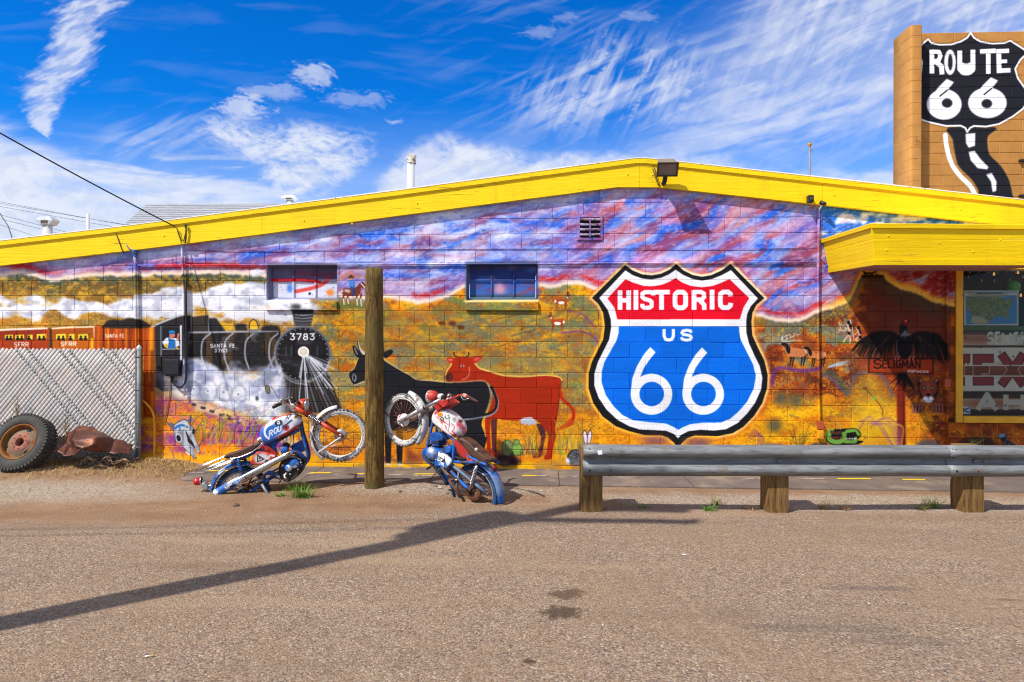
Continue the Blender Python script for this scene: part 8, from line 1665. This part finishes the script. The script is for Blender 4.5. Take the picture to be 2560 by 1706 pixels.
m = MB(); a, b = b1.P(1200, 950, .15), b1.P(395, 1385, .15); d = (b - a); L = d.length; d.normalize(); m.lathe([(.024, 0), (.029, .01), (.032, .05), (.042, L * .45), (.046, L * .66)], a, d, 22); mf = b1.part('muffler', m, CHROME); m = MB(); m.lathe([(.0462, L * .66), (.046, L * .96), (.040, L * .99), (.03, L), (.028, L * .985), (.001, L * .98)], a, d, 22); b1.part('muffler_tip', m, BLUEW, mf)
m = MB()
for i in range(3): q = a + b1.n * .041 + Vector((0, 0, .016 - .014 * i)); m.tube([q + d * (L * .48), q + d * (L * .64)], .0035, 5)
b1.part('muffler_slot', m, GREASE, mf)
def stk(c):
    c.poly([(480, 1240), (700, 1240), (700, 1400), (480, 1400)], (28, 28, 32))
    c.text('ALERGA', 515, 600, 1285, 1312, 6, (226, 226, 228), .25, 0, False, 0); c.text('OKI', 520, 566, 1318, 1342, 6, (226, 226, 228), .25, 0, False)
q = a + d * (L * .80); sx = (b1.P(600, 1272, .2) - b1.P(512, 1320, .2)); ux = -d; uy = Vector((0, 0, 1)) - ux * ux.z; uy.normalize(); SW_, SH_ = .105, .05
c = Canvas(210, 100, None, 1.0, (30, 30, 34)); c.k = 1.0; c.t = lambda p: p; c.text('ALERGA', 12, 190, 14, 46, 9, (228, 228, 230), .25, 0, False); c.text('OKI', 16, 110, 58, 88, 9, (228, 228, 230), .25, 0, False)
im = c.image('muffler sticker'); me = bpy.data.meshes.new('sticker'); V = []
for i in range(6):
    for j in range(4): tt = (j / 3 - .5) * 1.0; V.append(q + ux * ((i / 5 - .5) * SW_) + (b1.n * math.cos(tt) + uy * math.sin(tt)) * .0475)
me.from_pydata([tuple(v) for v in V], [], [(i * 4 + j, (i + 1) * 4 + j, (i + 1) * 4 + j + 1, i * 4 + j + 1) for i in range(5) for j in range(3)]); uvl = me.uv_layers.new(name='UVMap')
for lp in me.loops: vi = lp.vertex_index; uvl.data[lp.index].uv = ((vi // 4) / 5, (vi % 4) / 3)
sm_ = bpy.data.materials.new('black lettered sticker'); sm_.use_nodes = True; ti = sm_.node_tree.nodes.new('ShaderNodeTexImage'); ti.image = im; sm_.node_tree.links.new(ti.outputs[0], sm_.node_tree.nodes['Principled BSDF'].inputs['Base Color']); me.materials.append(sm_); link_mesh('sticker', me, mf)
b1.tube('exhaust_pipe', [(1190, 955, .14), (1250, 955, .13), (1310, 1000, .1), (1335, 1050, .06), (1290, 1060, .0)], .024, BLUE)
for sd in (1, -1): b1.tube('shock_rod', [(638, 1020, .12 * sd), (692, 1205, .12 * sd)], .011, BLUE, 0, 0); b1.spring('shock_spring', (640, 1032), (684, 1180), .024, .0055, 9, BLUE, .12 * sd)
b1.fins((1268, 905), .125, .11, .17, R(-62), 9, mat('blue engine paint', srgb(26, 70, 140), .5, .1, .2, 12, .1, 40, srgb(30, 30, 36), (.56, .64), 12))
b1.pillow('crankcase', [(1080, 1060), (1150, 1000), (1270, 990), (1330, 1040), (1320, 1130), (1240, 1210), (1130, 1235), (1075, 1180)], .13, GREASE, 0, .25)
b1.disc('carburettor', (1122, 930), [(.001, .05), (.03, .048), (.042, .04), (.046, .0), (.04, -.05)], BLUEW, off=.05); b1.disc('air_horn', (1135, 890), [(.001, .03), (.036, .03), (.04, -.02)], GREASE, off=.0)
b1.disc('engine_cover', (1218, 1068), [(.001, .03), (.035, .028), (.052, .018), (.056, .0)], BLUEW, off=.13); b1.disc('engine_cover', (1158, 1112), [(.001, .022), (.03, .02), (.044, .0)], mat('white-blue cap', srgb(46, 110, 200), .4, 0, .1, 8, 0, 60, srgb(220, 220, 224), (.5, .55), 9), off=.132)
b1.tube('skid_bar', [(1310, 1075, .13), (1265, 1130, .13), (1250, 1190, .13), (1170, 1245, .13), (1110, 1240, .12)], .012, GREASE); b1.tube('kick_lever', [(1140, 1165, .15), (1120, 1205, .17), (1135, 1225, .2)], .012, ALU)
b1.tube('side_stand', [(885, 1285, .14), (925, 1350, .17), (985, 1432, .2)], .015, mat('grey stand paint', srgb(130, 134, 140), .5, .2), 0, 0)
b1.disc('sprocket', RW, [(.001, 0), (.06, 0), (.075, -.006), (.078, -.012)], CHAINM, off=-.07); b1.disc('brake_drum', RW, [(.001, .03), (.02, .03), (.06, .02), (.075, .0)], GREASE, off=.045)
for i in range(3): b1.disc('drum_bolt', (800 + i * 34, 1275 - i * 14), [(.001, .012), (.02, .01), (.024, 0)], ALU, off=.05, n=10)
m = MB(); ax = (b1.P(180, 1260) - b1.P(280, 1245)).normalized(); m.lathe([(.03, 0), (.042, .008), (.043, .055), (.036, .075), (.001, .078)], b1.P(262, 1250), ax, 14); tl = b1.part('tail_lamp', m, REDL); m = MB(); m.lathe([(.046, -.006), (.046, .008), (.04, .01)], b1.P(262, 1250), ax, 14); b1.part('lamp_rim', m, CHROME, tl); b1.pillow('tail_housing', [(265, 1270), (300, 1255), (335, 1290), (340, 1330), (300, 1345), (270, 1310)], .04, ALU, 0, .4, tl); b1.tube('lamp_bracket', [(335, 1300), (375, 1290), (420, 1240)], .012, CHROME, 0, 3, 8, tl)

for Q, r_, mt_ in (([(1230, 700, .07), (1210, 780, .08), (1215, 860, .09), (1180, 910, .09)], .004, BLACK), ([(1150, 800, .06), (1120, 850, .08), (1070, 900, .08), (1060, 960, .1)], .004, BLUE), ([(1300, 690, .05), (1240, 740, .07), (1190, 760, .06)], .018, BLUE), ([(1080, 1010, .12), (1140, 985, .13), (1210, 1000, .13), (1290, 1035, .13)], .009, ALU), ([(960, 1230, .1), (1020, 1215, .12), (1080, 1235, .13), (1060, 1270, .16)], .01, GREASE), ([(800, 1130, .1), (780, 1220, .1), (740, 1300, .1)], .007, GREASE), ([(600, 1040, .1), (610, 1090, .11), (600, 1120, .11)], .004, BLACK)): b1.tube('engine_detail', Q, r_, mt_, 0, 3, 6)
def chain(bk, a, b, n):
    m = MB()
    for i in range(n): m.box(a.lerp(b, i / (n - 1)), (.016, .008, .016), Matrix.Rotation(i * .7, 3, 'Y'))
    bk.part('chain', m, CHAINM)
chain(b1, b1.P(760, 1330, .06), b1.P(1080, 1170, .06), 44); chain(b1, b1.P(720, 1290, .06), b1.P(1060, 1120, .06), 44)
for x_, y_, r_ in ((1120, 1190, .016), (1260, 1130, .014), (1100, 1090, .018), (1290, 1060, .012), (1180, 1180, .012)): b1.disc('cover_bolt', (x_, y_), [(.001, .014), (r_ * .8, .012), (r_, 0)], ALU, off=.13, n=8)
# ---- right motorcycle, yawed so that its tail comes toward the road; seen from its left side
f2 = at(1009.6, 1050, -1.27)
b2 = Bike('motorcycle', 'right motorcycle with a blue engine and stickered red-white tank, front wheel raised on the post', (f2.x, -1.27, 0), (.85, -.5, 0), 880, 900, 4.127)
F2 = (535, 620); b2.wheel(F2, .300, WTYRE, WHT, SPOKE, REDW); b2.fender(F2, .335, 75, -50, .105, WHT, 'front_fender')
for sd in (1, -1):
    b2.tube('fork_tube', [(930, 405), (690, 522)], .021, CHROME, .085 * sd); b2.tube('fork_slider', [(715, 510), (480, 648)], (.026, .02), ALU, .085 * sd); m = MB(); ax = (b2.P(690, 522) - b2.P(930, 405)).normalized(); m.lathe([(.024, -.05), (.032, -.045), (.034, .0), (.03, .04), (.026, .042)], b2.P(712, 512, .085 * sd), ax, 14); b2.part('fork_collar', m, ALU)
b2.disc('brake_plate', F2, [(.001, .02), (.03, .018), (.066, .004), (.074, -.01)], WHT, off=.06); b2.disc('axle_nut', (490, 655), [(.001, .028), (.014, .026), (.016, 0)], CHROME, off=.1, n=8); b2.tube('brake_lever_arm', [(500, 660, .09), (530, 690, .09)], .01, WHT, 0, 0)
b2.tube('brake_cable', [(530, 700, .09), (570, 735, .1), (630, 730, .1), (690, 680, .1), (720, 590, .09), (790, 500, .07)], .006, BLACK, 0, 4, 6)
b2.plate('fork_yoke', [(880, 440), (930, 410), (985, 455), (940, 490)], .11, REDP); b2.plate('fork_yoke', [(840, 480), (870, 455), (920, 500), (880, 530)], .11, REDP)
ax = (b2.P(780, 395) - b2.P(880, 385)).normalized(); m = MB(); m.lathe([(.001, -.08), (.04, -.07), (.064, -.04), (.076, 0), (.076, .02)], b2.P(830, 385), ax, 24); h2 = b2.part('headlamp', m, REDW); m = MB(); m.lathe([(.078, .018), (.082, .024), (.078, .036), (.06, .05), (.001, .058)], b2.P(830, 385), ax, 24); b2.part('lamp_glass', m, mat('silvered lamp', srgb(190, 190, 186), .12, .5, .05), h2)
b2.disc('gauge', (918, 378), [(.001, .03), (.026, .03), (.032, .022), (.03, -.02)], WHT, off=.06, n=16); b2.disc('gauge', (945, 380), [(.001, .022), (.018, .022), (.024, .0)], BLACK, off=.075, n=14)
for sd in (1,):
    b2.tube('handlebar', [(965, 450, .03 * sd), (1000, 425, .07 * sd), (1060, 385, .15 * sd), (1130, 362, .22 * sd), (1185, 372, .27 * sd), (1215, 390, .29 * sd)], .012, REDP if sd > 0 else CHROME); b2.tube('grip', [(1205, 385, .28 * sd), (1300, 437, .33 * sd)], (.018, .014), mat('brown grip', srgb(60, 36, 30), .7) if sd > 0 else BLACK, 0, 0); b2.tube('brake_lever', [(1120, 365, .24 * sd), (1150, 410, .27 * sd), (1200, 400, .3 * sd)], .006, CHROME)
    m = MB(); m.lathe([(.001, .03), (.02, .028), (.024, 0), (.02, -.03), (.001, -.03)], b2.P(1170, 372, .26 * sd), b2.P(1215, 395, .28 * sd) - b2.P(1150, 362, .25 * sd), 10); b2.part('switch_clamp', m, mat('pinkish cast', srgb(196, 140, 120), .5, .2) if sd > 0 else ALU)
m = MB(); m.tube([b2.X(955, 455, -.03), b2.X(968, 425, -.08), b2.X(985, 395, -.16), b2.X(1000, 372, -.24), b2.X(1030, 366, -.3)], .012, 8); b2.part('handlebar', m, REDP); m = MB(); m.tube([b2.X(1030, 366, -.3), b2.X(1078, 384, -.38)], .018, 8); b2.part('grip', m, BLACK); m = MB(); m.lathe([(.001, .03), (.02, .028), (.024, 0), (.02, -.03), (.001, -.03)], b2.X(1005, 370, -.26), b2.X(1030, 366, -.3) - b2.X(985, 395, -.16), 10); b2.part('switch_clamp', m, ALU)
for Q in ([(990, 430, .1), (1010, 360, .1), (1000, 340, .08), (950, 380, .06), (900, 520, .05), (880, 600, .06)], [(1100, 375, .2), (1040, 430, .16), (980, 480, .1), (940, 560, .08), (900, 700, .06)], [(870, 660, .08), (880, 710, .09), (905, 700, .08)], [(1000, 560, .1), (1000, 700, .1), (960, 760, .08)]): b2.tube('control_cable', Q, .0042, BLACK, 0, 4, 5)
def tank2(c):
    c.poly([(840, 480), (1180, 480), (1180, 820), (840, 820)], (214, 206, 202)); c.line([(860, 560), (900, 510), (940, 500)], 24, (190, 40, 34), 6, 3); c.line([(930, 640), (1000, 720), (1060, 790)], 34, (170, 44, 44), 12, 3); c.line([(880, 600), (990, 700)], 14, (196, 120, 110), 8); c.line([(1090, 660), (1140, 720), (1150, 770)], 34, (196, 110, 110), 10, 3)
    c.ell((912, 563), 28, 34, (150, 40, 30), 2); c.ell((912, 563), 21, 27, (222, 170, 40), 2); c.ell((912, 563), 10, 14, (190, 80, 30), 2); c.ell((980, 590), 22, 24, (90, 90, 86), 2); c.ell((982, 590), 13, 15, (190, 190, 186), 2); c.ell((932, 616), 19, 20, (40, 44, 48), 2); c.ell((932, 616), 9, 10, (206, 206, 206), 2); c.poly([(1030, 600), (1065, 595), (1075, 640), (1045, 650)], (150, 146, 140), 3); c.poly([(1085, 620), (1125, 630), (1120, 665), (1095, 650)], (110, 40, 34), 3)
    for ch, x0_, y0_ in (('I', 948, 676), ('T', 968, 692), ('E', 1002, 722)):
        for stt in GLYPH[ch]: c.line([(x0_ + p[0] * (8 if ch == 'I' else 34) - (p[1] - .5) * 16, y0_ + p[0] * 26 - (p[1] - .5) * 46) for p in stt], 12, (236, 232, 230), 2)
    c.line([(1030, 660), (1060, 690), (1050, 730)], 7, (190, 20, 30), 2, 3); c.line([(1085, 690), (1100, 665), (1110, 690), (1122, 672), (1130, 695)], 6, (190, 30, 60), 1, 3); c.line([(1105, 720), (1120, 705), (1140, 722)], 6, (190, 30, 60), 1, 3)
b2.pillow('fuel_tank', [(855, 585), (880, 522), (930, 493), (1000, 520), (1080, 582), (1140, 660), (1158, 740), (1130, 782), (1085, 800), (1020, 760), (930, 690), (868, 640)], .1, decal_mat('stickered tank right', b2, (840, 480, 1180, 820), tank2, (214, 206, 202)), 0, .42)
for sd in (1, -1): b2.tube('frame_tube', [(845, 600, .03 * sd), (815, 720, .05 * sd), (785, 850, .07 * sd), (778, 930, .08 * sd), (810, 1020, .09 * sd), (860, 1070, .09 * sd), (960, 1200, .1 * sd), (1040, 1320, .1 * sd)], .017, BLUE); b2.tube('frame_tube', [(880, 640, .03 * sd), (980, 770, .05 * sd), (1080, 850, .07 * sd), (1200, 990, .09 * sd), (1330, 1065, .1 * sd)], .014, BLUE); b2.tube('seat_post', [(1065, 830, .08 * sd), (1050, 940, .09 * sd), (1045, 1050, .09 * sd)], .02, BLUE); b2.tube('swingarm', [(1000, 1060, .09 * sd), (1150, 1180, .1 * sd), (1375, 1365, .1 * sd)], .02, mat('worn blue-grey arm %d' % sd, srgb(74, 96, 120), .5, .1, .2, 8, .1, 40, srgb(140, 112, 70), (.52, .62), 7)); b2.tube('rear_loop', [(1040, 1050, .09 * sd), (1180, 1060, .1 * sd), (1310, 1060, .1 * sd), (1400, 1090, .1 * sd)], .016, BLUE)
b2.tube('lower_arm', [(990, 1115, .1), (1110, 1245, .11), (1215, 1345, .11)], .02, BLUE)
b2.fins((902, 815), .125, .115, .16, R(-14), 8, BLUE); b2.pillow('cylinder_head', [(835, 760), (880, 742), (950, 752), (980, 790), (970, 830), (840, 830)], .075, BLUE, 0, .2)
b2.pillow('crankcase', [(775, 940), (810, 890), (900, 895), (1000, 930), (1060, 1000), (1040, 1050), (960, 1100), (890, 1090), (800, 1020)], .12, BLUE, 0, .22)
b2.disc('clutch_cover', (825, 968), [(.001, .055), (.03, .05), (.055, .035), (.072, .012), (.076, .0)], mat('blue-washed aluminium', srgb(86, 130, 184), .35, .35, .14, 10, 0, 60, srgb(178, 182, 190), (.48, .58), 8), off=.115); b2.pillow('carburettor', [(960, 905), (1000, 880), (1050, 895), (1050, 950), (1000, 960), (965, 945)], .06, BLUE, .06, .35)
b2.pillow('gear_cover', [(880, 1000), (930, 960), (1010, 1010), (1030, 1060), (960, 1120), (890, 1070)], .02, BLUEW, .13, .2)
k = b2.scale(920, 1010); A_ = b2.P(882, 1042, .157); X_ = (b2.P(958, 1058, .157) - A_); Y_ = (b2.P(890, 950, .157) - A_)
c = Canvas(150, 150, None, 1.0, (230, 230, 228)); c.k = 1.0; c.t = lambda p: p; c.poly([(70, 150), (150, 60), (150, 150)], (30, 30, 34)); c.text('ALERGA', 8, 118, 62, 90, 8, (30, 30, 34), .25, 0, False); c.text('OKI', 14, 74, 102, 130, 8, (30, 30, 34), .25, 0, False)
me = bpy.data.meshes.new('sticker'); me.from_pydata([tuple(A_), tuple(A_ + X_), tuple(A_ + X_ * .8 + Y_ * .75), tuple(A_ + Y_)], [], [(0, 1, 2, 3)]); uvl = me.uv_layers.new(name='UVMap')
for lp, uv in zip(me.loops, ((0, 0), (1, 0), (1, 1), (0, 1))): uvl.data[lp.index].uv = uv
sm2 = bpy.data.materials.new('white lettered sticker'); sm2.use_nodes = True; ti = sm2.node_tree.nodes.new('ShaderNodeTexImage'); ti.image = c.image('engine sticker'); sm2.node_tree.links.new(ti.outputs[0], sm2.node_tree.nodes['Principled BSDF'].inputs['Base Color']); me.materials.append(sm2); link_mesh('sticker', me, b2.root)
b2.pillow('seat', [(1105, 800), (1150, 790), (1230, 830), (1310, 905), (1400, 985), (1460, 1025), (1440, 1055), (1350, 1062), (1270, 1010), (1190, 930), (1130, 860)], .075, SEATB, 0, .28); b2.tube('seat_trim', [(1100, 808, .07), (1130, 870, .078), (1200, 950, .078), (1280, 1020, .078), (1350, 1058, .075), (1430, 1050, .06)], .009, GREASE); b2.disc('seat_badge', (1282, 928), [(.001, .004), (.02, .003), (.022, 0)], WHT, off=.076, n=14)
b2.plate('side_panel', [(1062, 825), (1105, 850), (1180, 935), (1240, 1020), (1250, 1040), (1200, 1045), (1140, 1000), (1062, 900)], .015, REDP, .085, 2)
R2 = (1268, 1372); b2.wheel(R2, .298, BTYRE, ALU, SPOKE, GREASE); b2.fender(R2, .345, 88, -12, .13, mat('chrome-blue fender', srgb(120, 142, 176), .3, .45, .14, 6, .05, 40, srgb(36, 104, 196), (.48, .56), 5), 'rear_fender')
b2.spring('shock_spring', (1282, 1105), (1232, 1275), .022, .0055, 12, CHROME, .125); b2.tube('shock_rod', [(1288, 1092), (1212, 1345)], .013, ALU, .125, 0); b2.spring('shock_spring', (1282, 1105), (1232, 1275), .022, .0055, 12, CHROME, -.125)
b2.disc('brake_drum', R2, [(.001, .03), (.02, .03), (.07, .02), (.085, .0)], mat('dirty drum', srgb(130, 100, 76), .8, .1, .25, 9, .3, 40, srgb(70, 44, 30), (.5, .6), 9), off=.05)
chain(b2, b2.P(940, 1100, .1), b2.P(1200, 1380, .1), 44); chain(b2, b2.P(1040, 1110, .1), b2.P(1260, 1290, .1), 36)
b2.tube('kick_lever', [(840, 1080, .13), (800, 1110, .15), (775, 1125, .2)], .012, GREASE); b2.tube('foot_peg', [(900, 1130, .1), (910, 1150, .22)], .016, BLACK, 0, 0); b2.tube('kick_lever', [(760, 1010, .14), (800, 1050, .15), (850, 1075, .15)], .008, GREASE); b2.tube('exhaust_pipe', [(830, 850, .0), (790, 900, .04), (770, 980, .1), (840, 1090, .12), (930, 1200, .12), (980, 1290, .12)], .018, GREASE)
b2.tube('stand', [(1000, 1240, .12), (1040, 1300, .14), (1110, 1400, .16)], .014, CHAINM, 0, 0); b2.disc('sprocket', (1250, 1375), [(.05, 0), (.085, 0), (.088, -.006)], CHAINM, off=.09)
m = MB(); m.lathe([(.02, 0), (.034, .01), (.034, .04), (.001, .05)], b2.P(1456, 1128, .0), (b2.e * .7 + Vector((0, 0, .6))), 12); b2.part('tail_lamp', m, mat('dark red lens', srgb(110, 24, 30), .25))

for Q, r_, mt_ in (([(900, 700, .06), (930, 760, .08), (960, 800, .09), (1000, 880, .09)], .004, BLACK), ([(880, 690, .05), (900, 735, .07)], .008, WHT), ([(1060, 880, .1), (1090, 960, .1), (1130, 1010, .1)], .005, BLACK), ([(1060, 1000, .1), (1120, 1020, .1), (1180, 1020, .1)], .012, GREASE), ([(960, 1080, .12), (1000, 1100, .13), (990, 1140, .13), (950, 1120, .13)], .008, BLACK), ([(1100, 1130, .1), (1090, 1230, .12), (1060, 1240, .13)], .008, ALU), ([(830, 1060, .12), (900, 1160, .12), (960, 1270, .12)], .008, mat('pale link rod', srgb(150, 140, 128), .6)), ([(1120, 1120, .08), (1200, 1190, .09), (1290, 1290, .09)], .006, CHAINM)): b2.tube('engine_detail', Q, r_, mt_, 0, 3, 6)
for x_, y_, r_ in ((905, 960, .012), (990, 985, .01), (1010, 1040, .012), (870, 1030, .01), (940, 1090, .012)): b2.disc('cover_bolt', (x_, y_), [(.001, .014), (r_ * .8, .012), (r_, 0)], ALU, off=.125, n=8)
